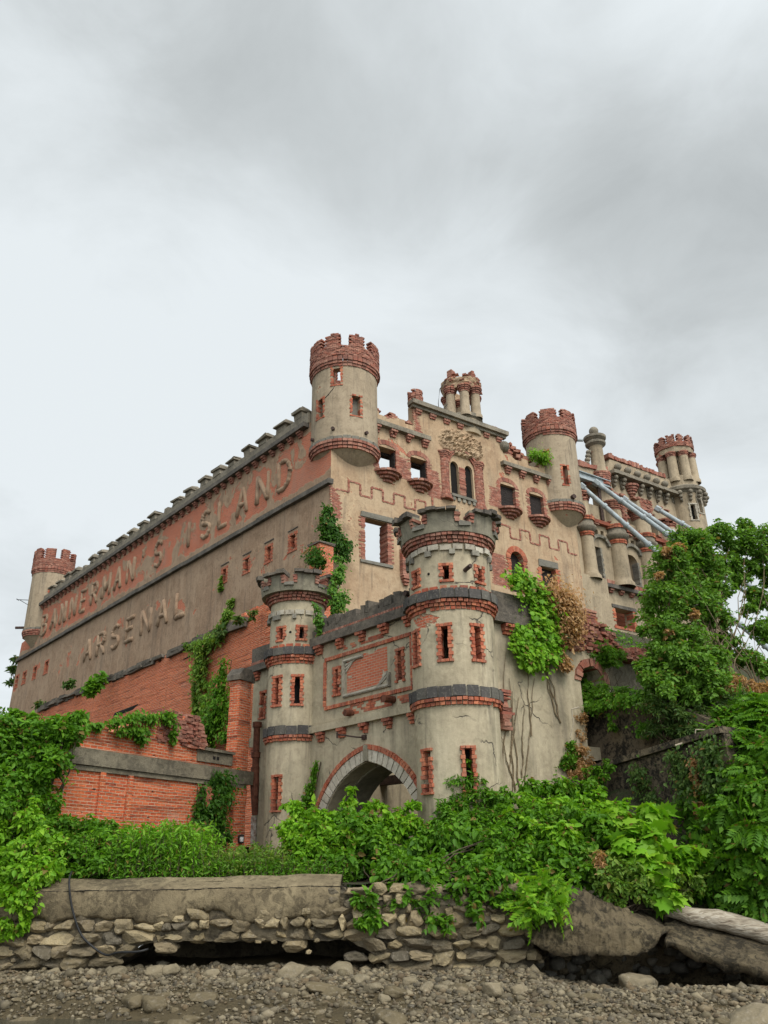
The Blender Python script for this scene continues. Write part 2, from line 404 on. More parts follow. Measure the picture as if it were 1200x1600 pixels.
def brickwall(name, pale=0.35, dark=0.3, sc_=1.0):
    """bare brick in courses, with pale salts and dark grime"""
    k = NT(name)
    wob = k.node('ShaderNodeTexNoise', {'Vector': k.uv, 'Scale': 1.3, 'Detail': 3.0}).outputs['Color']
    v = k.node('ShaderNodeVectorMath', {0: k.uv, 1: k.node('ShaderNodeVectorMath', {0: wob, 'Scale': 0.05}, operation='SCALE').outputs[0]}, operation='ADD').outputs[0]
    bc, bf = k.brick(v, (0.64, 0.135, 0.05), (0.46, 0.082, 0.034), (0.50, 0.34, 0.23), 0.22 * sc_, 0.078 * sc_, 0.012)
    n1 = k.noise(k.pos, 0.7, 8, 0.65, 0.4); n2 = k.noise(k.pos, 5.0, 7, 0.65); n3 = k.noise(k.pos, 1.6, 7, 0.7)
    c = k.mix(k.rng(n2, 0.4, 0.7, 0.0, 0.55), bc, (0.64, 0.205, 0.082))
    c = k.mix(k.rng(n3, 0.55, 0.72, 0.0, dark), c, (0.09, 0.035, 0.028))
    c = k.mix(k.rng(n1, 0.56, 0.70, 0.0, pale), c, (0.47, 0.37, 0.30))
    st = k.noise(k.mapv(k.pos, (3.0, 3.0, 0.3)), 1.0, 6, 0.6)
    c = k.mix(k.rng(st, 0.55, 0.8, 0.0, 0.45), c, (0.10, 0.06, 0.045))
    lay = k.noise(k.mapv(v, (0.55, 6.5, 1.0)), 1.0, 7, 0.65, 0.5)
    c = k.mix(k.rng(lay, 0.54, 0.66, 0.0, 0.6), c, (0.10, 0.04, 0.03)); c = k.mix(k.rng(lay, 0.44, 0.36, 0.0, 0.35), c, (0.52, 0.26, 0.16))
    miss = k.rng(k.noise(k.mapv(v, (4.5, 12.8, 1.0)), 1.0, 2, 0.5), 0.70, 0.74)
    c = k.mix(miss, c, (0.06, 0.025, 0.02))
    k.set(k.b.inputs['Base Color'], c)
    h = k.math('SUBTRACT', k.math('MULTIPLY', n2, 0.03), k.math('MULTIPLY', bf, 0.014)); h = k.math('SUBTRACT', h, k.math('MULTIPLY', miss, 0.06))
    h = k.math('SUBTRACT', k.math('ADD', h, k.math('MULTIPLY', n3, 0.06)), k.math('MULTIPLY', lay, 0.10))
    k.set(k.b.inputs['Normal'], k.bump(h, 1.0, 1.0))
    return k.m
def blocks(name, cols, dirt=(0.05, 0.04, 0.035), dirt_amt=0.4, scale=6.0, bump=0.02, rough=0.9, spots=None):
    """loose bricks or stones: every block its own shade"""
    k = NT(name)
    c = k.ramp(k.geo.outputs['Random Per Island'], [(i / max(1, len(cols) - 1), q) for i, q in enumerate(cols)])
    n2 = k.noise(k.pos, scale, 7, 0.65); n3 = k.noise(k.pos, scale * 3.3, 5, 0.6); n0 = k.noise(k.pos, 0.9, 6, 0.65)
    c = k.mix(k.rng(n2, 0.45, 0.72, 0.0, dirt_amt), c, dirt)
    c = k.mix(k.rng(n0, 0.5, 0.72, 0.0, dirt_amt * 0.8), c, dirt)
    c = k.mix(k.rng(n3, 0.5, 0.8, 0.0, 0.3), c, (0.45, 0.4, 0.33))
    if spots: c = k.mix(k.rng(k.noise(k.pos, 2.3, 8, 0.7), 0.55, 0.63, 0.0, 0.8), c, spots)
    k.set(k.b.inputs['Base Color'], c); k.b.inputs['Roughness'].default_value = rough
    k.set(k.b.inputs['Normal'], k.bump(k.math('ADD', k.math('MULTIPLY', n2, bump), k.math('MULTIPLY', n3, bump * 0.4)), 1.0, 1.0))
    return k.m
def concrete(name, c1, c2, dark=(0.03, 0.028, 0.024), amt=0.6, scale=1.0, bump=0.05):
    """pitted old concrete with black growth"""
    k = NT(name)
    n1 = k.noise(k.pos, 0.9 * scale, 8, 0.65, 0.3); n2 = k.noise(k.pos, 9.0 * scale, 8, 0.7); n3 = k.math('ADD', k.math('MULTIPLY', k.noise(k.pos, 6.5 * scale, 10, 0.75, 0.6), 0.62), k.math('MULTIPLY', k.noise(k.pos, 1.3 * scale, 5, 0.6), 0.38))
    n5 = k.noise(k.pos, 38.0, 4, 0.6)
    c = k.mix(k.rng(n1, 0.35, 0.65), c1, c2)
    c = k.mix(k.rng(n3, 0.46, 0.56, 0.0, amt), c, dark)
    c = k.mix(k.rng(n2, 0.5, 0.75, 0.0, 0.4), c, (c1[0] * 1.35, c1[1] * 1.33, c1[2] * 1.28))
    c = k.mix(k.rng(n5, 0.62, 0.75, 0.0, 0.5), c, dark)
    st = k.noise(k.mapv(k.pos, (3.5, 3.5, 0.25)), 1.0, 6, 0.6)
    c = k.mix(k.rng(st, 0.52, 0.75, 0.0, amt * 0.7), c, dark)
    k.set(k.b.inputs['Base Color'], c)
    h = k.math('ADD', k.math('MULTIPLY', n2, bump * 0.6), k.math('ADD', k.math('MULTIPLY', n3, bump), k.math('MULTIPLY', n5, 0.012)))
    k.set(k.b.inputs['Normal'], k.bump(h, 0.9, 1.0))
    return k.m
def plain(name, c, rough=0.6, metal=0.0, var=0.3, c2=None, scale=8.0):
    k = NT(name); n = k.noise(k.pos, scale, 6, 0.65)
    cc = k.mix(k.rng(n, 0.35, 0.7, 0.0, 1.0), c, c2 or tuple(x * (1 - var) for x in c))
    k.set(k.b.inputs['Base Color'], cc); k.b.inputs['Roughness'].default_value = rough; k.b.inputs['Metallic'].default_value = metal
    k.set(k.b.inputs['Normal'], k.bump(k.math('MULTIPLY', n, 0.01), 0.5, 1.0)); return k.m
def leafmat(name, cols, clump=1.5, trans=0.45):
    k = NT(name)
    c = k.ramp(k.geo.outputs['Random Per Island'], [(i / max(1, len(cols) - 1), q) for i, q in enumerate(cols)])
    c = k.mix(k.rng(k.geo.outputs['Random Per Island'], 0.965, 0.972), c, (0.24, 0.15, 0.045))
    n = k.noise(k.pos, clump, 4, 0.6)
    c = k.mix(k.rng(n, 0.35, 0.7, 0.0, 0.55), c, k.mix(0.5, c, cols[-1]))
    k.set(k.b.inputs['Base Color'], c); k.b.inputs['Roughness'].default_value = 0.55; k.b.inputs['Specular IOR Level'].default_value = 0.3
    tr = k.node('ShaderNodeBsdfTranslucent', {'Color': k.mix(1.0, c, (1.0, 1.0, 0.55), 'MULTIPLY')})
    ms = k.node('ShaderNodeMixShader', {0: trans}); k.t.links.new(k.b.outputs[0], ms.inputs[1]); k.t.links.new(tr.outputs[0], ms.inputs[2])
    k.t.links.new(ms.outputs[0], k.out.inputs[0]); return k.m

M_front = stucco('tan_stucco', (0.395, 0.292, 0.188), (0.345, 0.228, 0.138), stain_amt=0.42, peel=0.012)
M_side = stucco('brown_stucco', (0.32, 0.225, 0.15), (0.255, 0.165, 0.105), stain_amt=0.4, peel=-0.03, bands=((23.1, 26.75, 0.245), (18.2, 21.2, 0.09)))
M_tur = stucco('turret_stucco', (0.35, 0.28, 0.195), (0.28, 0.218, 0.148), stain_amt=0.42, peel=-0.03)
M_gate = stucco('gate_stucco', (0.41, 0.35, 0.245), (0.32, 0.268, 0.182), stain_amt=0.5, peel=-0.014, moss=0.22, crack=0.9)
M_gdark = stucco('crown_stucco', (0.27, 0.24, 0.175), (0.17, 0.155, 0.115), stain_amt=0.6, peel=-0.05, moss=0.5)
M_wing = stucco('wing_stucco', (0.35, 0.28, 0.19), (0.27, 0.215, 0.145), stain_amt=0.45, peel=-0.01)
M_panel = stucco('bare_panel', (0.36, 0.315, 0.24), (0.30, 0.26, 0.2), peel=0.19, stain_amt=0.3)
M_brick = brickwall('bare_brick', 0.22, 0.3)
M_brick2 = brickwall('pale_brick', 0.5, 0.3)
M_shade = brickwall('shade_brick', 0.0, 0.9)  # brick blackened below to stand in for shade inside the openings
_n = M_shade.node_tree; _b = [n for n in _n.nodes if n.type == 'BSDF_PRINCIPLED'][0]; _l = _b.inputs['Base Color'].links[0].from_socket
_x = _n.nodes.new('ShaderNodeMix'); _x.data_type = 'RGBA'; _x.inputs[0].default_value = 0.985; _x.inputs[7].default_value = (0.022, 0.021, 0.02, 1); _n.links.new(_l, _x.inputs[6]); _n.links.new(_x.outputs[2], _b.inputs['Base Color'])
M_bb = blocks('loose_brick', [(0.45, 0.125, 0.062), (0.33, 0.08, 0.042), (0.52, 0.19, 0.10), (0.22, 0.055, 0.033), (0.43, 0.16, 0.095), (0.37, 0.10, 0.05)], dirt=(0.08, 0.055, 0.042), dirt_amt=0.55)
M_bbold = blocks('weathered_brick', [(0.34, 0.125, 0.08), (0.255, 0.085, 0.057), (0.40, 0.20, 0.14), (0.185, 0.07, 0.05), (0.34, 0.15, 0.10)], dirt=(0.075, 0.055, 0.045), dirt_amt=0.5)
M_arch = blocks('arch_stone', [(0.56, 0.51, 0.41), (0.47, 0.425, 0.335), (0.62, 0.57, 0.47), (0.40, 0.355, 0.275)], dirt_amt=0.35)
M_black = blocks('black_stone', [(0.055, 0.052, 0.05), (0.08, 0.075, 0.07), (0.115, 0.107, 0.09), (0.045, 0.043, 0.042)], dirt_amt=0.3)
M_white = blocks('pale_stone', [(0.42, 0.38, 0.30), (0.34, 0.30, 0.235), (0.49, 0.45, 0.365), (0.29, 0.255, 0.195)], dirt_amt=0.5)
M_grey = blocks('grey_stone', [(0.20, 0.185, 0.15), (0.15, 0.14, 0.115), (0.26, 0.24, 0.19)], dirt_amt=0.4)
M_ledge = concrete('ledge_stone', (0.10, 0.09, 0.078), (0.16, 0.14, 0.115), amt=0.5)
M_parap = concrete('parapet_concrete', (0.26, 0.225, 0.17), (0.19, 0.165, 0.125), amt=0.35)
M_gpar = concrete('gate_parapet_concrete', (0.115, 0.098, 0.08), (0.16, 0.135, 0.105), amt=0.5)
M_letter = stucco('letter_render', (0.32, 0.225, 0.15), (0.255, 0.165, 0.105), stain_amt=0.3, peel=0.0)
M_conc = concrete('quay_concrete', (0.255, 0.205, 0.122), (0.15, 0.118, 0.07), dark=(0.04, 0.031, 0.019), amt=0.65)
M_band = concrete('band_concrete', (0.22, 0.19, 0.135), (0.15, 0.13, 0.092), amt=0.45)
M_ret = concrete('retaining_concrete', (0.185, 0.145, 0.095), (0.12, 0.095, 0.065), dark=(0.018, 0.016, 0.013), amt=0.97, scale=1.3)
M_slab = concrete('slab_concrete', (0.19, 0.15, 0.088), (0.105, 0.082, 0.05), dark=(0.02, 0.017, 0.011), amt=0.85, bump=0.13)
M_dark = plain('dark_void', (0.012, 0.011, 0.01), 1.0)  # near-black; paints the shade inside window openings
M_steel = plain('galvanised_steel', (0.36, 0.41, 0.43), 0.6, 0.1, 0.3, (0.24, 0.25, 0.245), 2.0)
M_rust = plain('rusty_iron', (0.16, 0.06, 0.035), 0.8, 0.1, 0.6)
M_rustd = plain('dark_rust', (0.085, 0.055, 0.045), 0.8, 0.1, 0.6)
M_iron = plain('black_iron', (0.02, 0.02, 0.02), 0.5)
M_glass = plain('white_lens', (0.8, 0.82, 0.8), 0.3)
M_bark = plain('bark', (0.10, 0.075, 0.05), 0.9, 0, 0.5)
M_stem = plain('dry_stem', (0.20, 0.15, 0.09), 0.9, 0, 0.5)
M_wood = None
# ---------------------------------------------------------------- shared builders
def brick_window(W, s, z0, z1, w, parent, fw=0.16, proud=0.025, depth=0.3, mat=None, bh=0.085, name='window_surround', missing=0.06, sill=True, head=True, fill=None):
    """toothed brick jambs, a header course and a sill round an opening; the fill is a bricked-up back or one painted near-black as shade"""
    m = MB(); z = z0; i = 0
    while z < z1 - 0.02:
        h = min(bh, z1 - z)
        for sd in (-1, 1):
            if random.random() < missing: continue
            e = fw * (1.0 if i % 2 else 0.62) * random.uniform(0.92, 1.06); inn = random.uniform(0.004, 0.03) * (1 if bh < 0.1 else 1.8)
            a = s + sd * (w / 2 - inn); b = s + sd * (w / 2 + e)
            m.wbox(W, min(a, b), max(a, b), z + 0.006, z + h - 0.004, -depth, proud + random.uniform(-0.008, 0.01), 0.004)
        z += h; i += 1
    n = max(2, int((w + 2 * fw) / bh / 0.95))
    for k in range(n):
        a = s - w / 2 - fw + (w + 2 * fw) * k / n; b = a + (w + 2 * fw) / n
        if head and random.random() > missing: m.wbox(W, a + 0.005, b - 0.005, z1, z1 + fw * 0.72 * random.uniform(0.9, 1.05), -depth, proud + random.uniform(0, 0.015), 0.004)
        if sill and random.random() > missing * 0.5: m.wbox(W, a + 0.005, b - 0.005, z0 - fw * 0.6, z0, -depth, proud + 0.02 + random.uniform(0, 0.015), 0.004)
    o = m.build(name, mat or M_bb, parent)
    if fill:
        f = MB(); f.wbox(W, s - w / 2 - 0.05, s + w / 2 + 0.05, z0 - 0.02, z1 + 0.02, -depth - 0.06, -depth + 0.02); f.build('window_shade_or_infill', fill, parent if parent.parent else o)
    return o
def bracket(W, s, z1, parent, w=0.42, rows=3, bh=0.12, out=0.24, o=0.0, mat=None):
    m = MB()
    for r in range(rows):
        ww = w * (1 - 0.1 * r); n = 3
        for k in range(n):
            if random.random() < 0.05: continue
            a = s - ww / 2 + ww * k / n
            m.wbox(W, a + 0.006, a + ww / n - 0.006, z1 - bh * (r + 1) + 0.006, z1 - bh * r - 0.004, o - 0.1, o + out * (1 - r / (rows + 0.6)), 0.008)
    return m.build('brick_bracket', mat or M_bbold, parent)
def arch_pts(W, s, z, r, n=10, rise=1.0, a0=0.0, a1=180.0):
    return [(s + r * math.cos(R_(a0 + (a1 - a0) * i / n)), z + rise * r * math.sin(R_(a0 + (a1 - a0) * i / n))) for i in range(n + 1)]
def arch_band(m, W, inner, outer, o0, o1, j=0.006, gap=0.06, split=1):
    """voussoirs between two matching lines of points"""
    for i in range(len(inner) - 1):
        for q in range(split):
            def L(p, t): return (p[i][0] + (p[i + 1][0] - p[i][0]) * t, p[i][1] + (p[i + 1][1] - p[i][1]) * t)
            t0, t1 = (q + gap / 2) / split, (q + 1 - gap / 2) / split
            poly = [L(inner, t0), L(inner, t1), L(outer, t1), L(outer, t0)]
            poly = [(a + random.uniform(-j, j), b + random.uniform(-j, j)) for a, b in poly]
            m.prism(W, poly, o0, o1 + random.uniform(-j, j))
def sill_corbel(W, s, z, w, parent):
    """a brick balcony sill that steps in downwards in curved courses"""
    m = MB(); c = W.P(s, 0, -0.32)
    base = math.degrees(math.atan2(W.n[0], -W.n[1]))
    for r in range(4):
        rad = (w / 2) * (1 - 0.16 * r) * (1.0, 1.0, .97, .9)[r]
        m.ring(c, rad * 0.3, rad, z - 0.17 * (r + 1) + 0.01, z - 0.17 * r - 0.012, max(5, 9 - r), 0.1, 0.01, base - 88, base + 88)
    return m.build('brick_sill', M_bbold, parent)
def crown_bricks(c, R, z0, z1, parent, notches, thick=0.35, name='battlement', ruin=0.12, t0=-180, t1=180, mat=None):
    """a ragged brick parapet with gaps, built course by course out of blocks"""
    m = MB(); bh = 0.115; z = z0; n = int(2 * math.pi * R / 0.26 * (t1 - t0) / 360); k = 0
    nz = z0 + (z1 - z0) * 0.42
    while z < z1:
        for i in range(n):
            t = t0 + (t1 - t0) * (i + 0.5 * (k % 2)) / n
            if z > nz - 0.02 and any(abs(t - a) < h for a, h in notches): continue
            top = z1 - ruin * 2.2 * abs(fbm(t * 0.06, R, 3.3)) - random.uniform(0, ruin)
            if z > top: continue
            a, b = R_(t + 0.03 * 360 / n), R_(t + (t1 - t0) / n - 0.03 * 360 / n); ro = R + random.uniform(-0.02, 0.03)
            q = []
            for zz in (z + 0.006, z + bh - 0.008):
                for tt, rr in ((a, R - thick), (a, ro), (b, ro), (b, R - thick)):
                    jj = random.uniform(-0.012, 0.012); q.append((c[0] + (rr + jj) * math.sin(tt), c[1] - (rr + jj) * math.cos(tt), zz + jj * 0.5))
            m.add(q, [(3, 2, 1, 0), (4, 5, 6, 7), (0, 1, 5, 4), (1, 2, 6, 5), (2, 3, 7, 6), (3, 0, 4, 7)])
        z += bh; k += 1
    return m.build(name, mat or M_bbold, parent)

# ---------------------------------------------------------------- the castle
castle = thing('castle', 'huge ruined tan stucco castle with corner turrets and raised letters along its long side', 'castle')
T1 = np.array(WA.P(1.7, 0)[:2]) + WB.d * 1.1
T2 = np.array(WA.P(19.45, 0, -0.75)[:2])
T3 = np.array(WB.P(50.3, 0, -0.9)[:2])
# --- front wall
def rect(s0, s1, z0, z1): return [(s0, z0), (s0, z1), (s1, z1), (s1, z0)]
W1s = [(3.32, 4.66, 24.12, 25.78), (5.74, 7.06, 24.06, 25.72)]
W3s = [(13.2, 14.62, 23.98, 25.78), (15.9, 17.28, 23.98, 25.72)]
W5 = (2.28, 3.9, 18.15, 20.75); W6 = (13.6, 14.75, 18.2, 20.45); W7 = (16.35, 17.75, 18.55, 20.45)
DW = [(8.96, 9.64, 23.95, 26.35), (10.18, 10.86, 23.95, 26.35)]
top = [(0.0, 12.0), (0.0, 27.1), (2.6, 27.1), (2.6, 28.2), (3.4, 28.25), (3.45, 28.0), (4.4, 28.0), (4.45, 28.15), (5.4, 28.2), (5.45, 27.95), (6.1, 28.0), (6.15, 28.9)]
top += [(6.15, 29.6), (7.5, 29.75), (9.6, 29.7), (12.4, 29.72), (13.2, 29.5), (13.75, 29.45), (13.8, 28.2), (14.4, 28.3), (14.9, 28.0), (15.5, 28.05), (15.55, 28.3), (16.1, 28.3), (16.15, 27.9), (17.2, 28.0), (17.25, 28.3), (18.2, 28.2), (20.3, 28.0), (20.3, 12.0)]
front = MB()
hol = [rect(*h) for h in W1s + W3s + [W5, W7]] + [[(a_, c_), (b_, c_)] + arch_pts(WA, (a_ + b_) / 2, d_ - .42, (b_ - a_) / 2, 8, 1.2) for a_, b_, c_, d_ in DW] + [[(W6[0], W6[2]), (W6[1], W6[2])] + arch_pts(WA, (W6[0] + W6[1]) / 2, W6[3], (W6[1] - W6[0]) / 2, 10)]
front.slab(WA, top, hol, 0.0, 0.6)
fw_ = front.build('front_wall', M_front, castle)
# --- long side wall
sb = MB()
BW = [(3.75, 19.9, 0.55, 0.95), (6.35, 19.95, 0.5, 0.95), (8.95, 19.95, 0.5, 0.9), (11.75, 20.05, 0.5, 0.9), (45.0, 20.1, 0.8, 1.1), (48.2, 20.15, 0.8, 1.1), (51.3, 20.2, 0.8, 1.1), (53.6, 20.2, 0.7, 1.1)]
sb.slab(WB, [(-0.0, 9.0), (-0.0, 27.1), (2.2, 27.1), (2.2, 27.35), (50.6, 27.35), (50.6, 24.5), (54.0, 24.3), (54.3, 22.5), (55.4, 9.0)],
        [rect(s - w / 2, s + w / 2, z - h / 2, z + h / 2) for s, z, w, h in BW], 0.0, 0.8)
sb.build('side_wall', M_side, castle)
# the shell is open to the sky: far walls and a cross wall inside
iw = MB(); WI = WA.moved(0, -1.9)
iw.slab(WI, [(8.4, 12)] + [(8.4, 28.3)] + jag((8.4, 28.3), (19.8, 27.6), 14, 0.5, 0.3) + [(19.8, 27.6), (19.8, 12)], [], 0, 0.6)
iw.build('cross_wall', M_shade, castle)  # coloured near-black to read as shade behind the windows
m = MB(); m.wbox(WA, 8.3, 20.0, 26.75, 26.95, -2.1, -0.6); m.build('upper_shade_slab', M_shade, castle)  # added to keep light out of the space behind the front windows
m = MB(); m.wbox(WA, 8.2, 8.4, 12, 28.0, -2.1, -0.6); m.build('side_shade_slab', M_shade, castle)  # added side closure, darkens the same space
m = MB(); m.wbox(WA, 11.8, 20.0, 21.3, 21.5, -2.1, -0.6); m.build('middle_shade_slab', M_shade, castle)  # added lower slab, closes off light between the window rows
bw = MB(); WC = Wall(WB.P(54.2, 0)[:2], d=WA.d, n=-WB.d)
bw.slab(WC, [(0.4, 9), (0.4, 18)] + jag((0.4, 18), (19.5, 17), 16, 0.6, 0.3) + [(19.5, 9)], [], 0, 0.7)
bw.build('far_wall', M_brick, castle)
ew = MB(); WE = Wall(WA.P(20.3, 0)[:2], d=WB.d, n=WA.d)
ew.slab(WE, [(0.86, 9), (0.86, 27.5), (3, 27.0)] + jag((3, 26.5), (54, 17), 26, 0.7, 0.3) + [(54, 9)], [], 0, 0.7)
ew.build('east_wall', M_brick, castle)
# --- ledge and cornices
m = MB()
for i in range(28):
    a = -0.12 + 54.4 / 28 * i; m.wbox(WB, a, a + 54.4 / 28 - 0.012, 22.32 + random.uniform(-.02, .02), 22.62 + random.uniform(-.03, .03), -0.1, 0.27 + random.uniform(-.02, .02), 0.012)
m.build('ledge', M_ledge, castle)
m = MB(); m.slab(WB, [(2.3, 27.02), (2.3, 27.32), (49.4, 27.32), (49.4, 27.02)], [], 0.42, 0.5); m.build('cornice', M_ledge, castle)
m = MB(); m.slab(WB, [(2.25, 27.33), (2.25, 28.05), (49.3, 28.05), (49.3, 27.33)], [], 0.12, 0.6); m.build('parapet', M_parap, castle)
for k in range(45):
    s = 3.1 + 1.035 * k
    bracket(WB, s, 27.01, castle, 0.42, 3, 0.13, 0.3)
for k in range(22):
    s = 3.3 + 2.06 * k + random.uniform(-.15, .15); W = WB.moved(s, 0); a = random.uniform(.4, .55); b = a + random.uniform(.06, .2); h = random.uniform(-.1, .06); tl = random.uniform(-.07, .07)
    m = MB(); m.wbox(W, -a, a, 28.05, 28.40 + h, -0.5, 0.14, 0.04)
    for zz0, zz1, oo, tp_ in ((28.41, 28.56, .3, 0.0), (28.565, 28.74 + random.uniform(-.05, .05), .26, .18)):
        n0 = len(m.v); m.wbox(W, -b, b, zz0 + h, zz1 + h, -0.6, oo, 0.045, tp_)
        for q in range(n0, len(m.v)):
            x_ = np.array(m.v[q]); ss = (x_[:2] - W.O) @ W.d; m.v[q] = (x_[0], x_[1], x_[2] + tl * ss)
    if k in (9, 17): m = MB(); m.wbox(W, -a, a * .4, 28.05, 28.36, -0.5, 0.12, 0.06)
    m.build('merlon', M_parap, castle)
for (s0, s1, z) in ((2.62, 7.25, 27.12), (13.45, 18.35, 27.15)):
    m = MB(); m.wbox(WA, s0, s1, z, z + 0.3, -0.1, 0.34, 0.015); m.build('cornice', M_parap, castle)
    n = 4
    for k in range(n): bracket(WA, s0 + 0.55 + (s1 - s0 - 0.9) * k / (n - 1), z - 0.005, castle, 0.5, 3, 0.16, 0.3)
m = MB(); m.wbox(WA, 5.95, 14.0, 29.3, 29.5, -0.1, 0.22, 0.02); m.wbox(WA, 5.85, 14.1, 29.503, 29.78, -0.2, 0.42, 0.03)
m.build('cornice', M_parap, castle)
for k in range(7): bracket(WA, 6.5 + 1.16 * k, 29.295, castle, 0.5, 2, 0.17, 0.16)
for s0, s1, z0, z1 in ((2.7, 3.4, 28.1, 28.6), (4.0, 4.9, 27.9, 28.55), (5.3, 6.0, 28.1, 28.5), (7.3, 8.6, 29.75, 30.15), (12.5, 13.6, 29.6, 30.2), (14.0, 14.6, 28.2, 28.9), (15.5, 16.2, 28.2, 28.75), (17.1, 17.9, 28.1, 28.7)):
    z = z0; k = 0; m = MB()
    while z < z1:
        s = s0 - 0.1 * (k % 2)
        while s < s1:
            t = (s - s0) / (s1 - s0)
            if z < z1 - 0.35 * abs(2 * t - 1) - random.uniform(0, 0.16): m.wbox(WA, s, s + 0.24, z, z + 0.1, -0.62, -0.02 + random.uniform(-.03, .03), 0.012)
            s += 0.25
        z += 0.11; k += 1
    m.build('broken_merlon', M_bbold, castle)
# --- zigzag brick line
pts = []
s = 0.35; z = 22.05; pts.append((s, 22.1)); pts.append((1.2, 22.1)); up = True; s = 1.2
while s < 7.2:
    if up: pts += [(s, 22.82), (s + 0.8, 22.82)]
    else: pts += [(s, 22.1), (s + 0.8, 22.1)]
    s += 0.8; up = not up
pts += [(7.35, 22.1), (7.35, 23.35), (11.9, 23.25), (12.1, 22.6), (12.9, 22.6)]
s = 12.9; up = True
while s < 20.0:
    pts += [(s, 22.72), (s + 0.9, 22.72)] if up else [(s, 21.95), (s + 0.9, 21.95)]
    s += 0.9; up = not up
m = MB(); nz_ = 0
for (a, b), (c, d) in zip(pts[:-1], pts[1:]):
    if abs(d - b) > 1e-6 and abs(c - a) > 1e-6:
        m.build('zigzag_course', M_bbold, castle); m = MB(); continue
    L = math.hypot(c - a, d - b); n = max(1, int(L / 0.13))
    for i in range(n):
        t0, t1 = i / n, (i + 1) / n
        if abs(d - b) < 1e-6: m.wbox(WA, a + (c - a) * t0 + .005, a + (c - a) * t1 - .005, b - random.uniform(.035, .065), b + random.uniform(.035, .065), -0.05, random.uniform(.012, .05), 0.012)
        else:
            za, zb = sorted((b + (d - b) * t0, b + (d - b) * t1)); m.wbox(WA, a - 0.065, a + 0.065, za + .005, zb - .005, -0.05, random.uniform(.012, .05), 0.014)
m.build('zigzag_course', M_bbold, castle)
# --- windows of the front
for s0, s1, z0, z1 in W1s + W3s:
    o = brick_window(WA, (s0 + s1) / 2, z0, z1, s1 - s0, castle, 0.34, 0.02, 0.6, M_bbold, 0.11, 'window', 0.12, sill=False, head=False)
    m = MB(); sc_ = (s0 + s1) / 2; r = (s1 - s0) / 2 + 0.05
    inn = arch_pts(WA, sc_, z1 - 0.12, r, 9, 0.45); out = arch_pts(WA, sc_, z1 - 0.05, r + 0.22, 9, 0.62)
    arch_band(m, WA, inn, out, -0.4, 0.03, 0.012); m.build('window_arch', M_bbold, o)
    sill_corbel(WA, sc_, z0 - 0.02, s1 - s0 + 0.75, o)
    m = MB()
    if s0 > 10: m.wbox(WA, s0 - .2, s1 + .2, z0 - .2, z1 + .3, -.6, -.24)
    else: m.wbox(WA, s0 - .3, s1 + .3, z1 - .18, z1 + .3, -1.0, -.61); m.wbox(WA, s1 - .1, s1 + .03, z0 + .02, z1 - .1, -.6, -.1)
    m.build('shade_lining', M_shade, o)  # near-black boxes put the shade of the reveals into colour
o = brick_window(WA, 3.09, W5[2], W5[3], 1.62, castle, 0.4, 0.03, 0.8, M_bbold, 0.12, 'window', 0.05, sill=False, head=False)
m = MB(); m.wbox(WA, 2.0, 4.25, 20.76, 21.1, -0.6, 0.1, 0.03); m.build('lintel', M_grey, o); m = MB(); m.wbox(WA, 1.95, 4.2, 17.95, 18.14, -0.5, 0.09, 0.02); m.build('sill', M_grey, o)
o = brick_window(WA, 17.05, W7[2], W7[3], 1.4, castle, 0.4, 0.03, 0.8, M_bb, 0.12, 'window', 0.08, sill=False, head=False)
m = MB(); m.wbox(WA, 16.2, 17.95, 20.46, 20.9, -0.6, 0.06, 0.05); m.build('lintel', M_grey, o)
o = brick_window(WA, 14.18, W6[2], W6[3], 1.15, castle, 0.36, 0.04, 0.8, M_bb, 0.11, 'window', 0.05, sill=False, head=False)
m = MB(); arch_band(m, WA, arch_pts(WA, 14.18, W6[3], 0.57, 13), arch_pts(WA, 14.18, W6[3], 0.95, 13), -0.5, 0.06, 0.01); m.build('window_arch', M_bb, o)
# patches of bare brick between the openings are part of the wall: thin skins of brick where the render fell
for s0, s1, z0, z1 in ((3.0, 3.3, 24.3, 25.3), (4.75, 5.65, 24.0, 25.4), (7.1, 8.1, 23.3, 25.2), (12.3, 13.2, 23.9, 25.3), (0.05, 0.5, 20.3, 22.2), (12.0, 13.3, 18.4, 20.5), (6.2, 6.6, 27.6, 29.2), (7.7, 8.3, 23.5, 23.9)):
    z = z0; k = 0; m = MB()
    while z < z1:
        e0, e1 = s0 + 0.18 * fbm(z * 1.5, s0, 0), s1 + 0.3 * fbm(z * 1.5, s1, 7.0) - 0.25 * (z - z0) / (z1 - z0)
        s = e0 - 0.11 * (k % 2)
        while s < e1:
            if s > e0 - 0.12: m.wbox(WA, s, s + 0.22, z, z + 0.072, -0.05, 0.012 + random.uniform(-.006, .008), 0.003)
            s += 0.23
        z += 0.08; k += 1
    m.build('bare_bricks', M_bbold, castle)
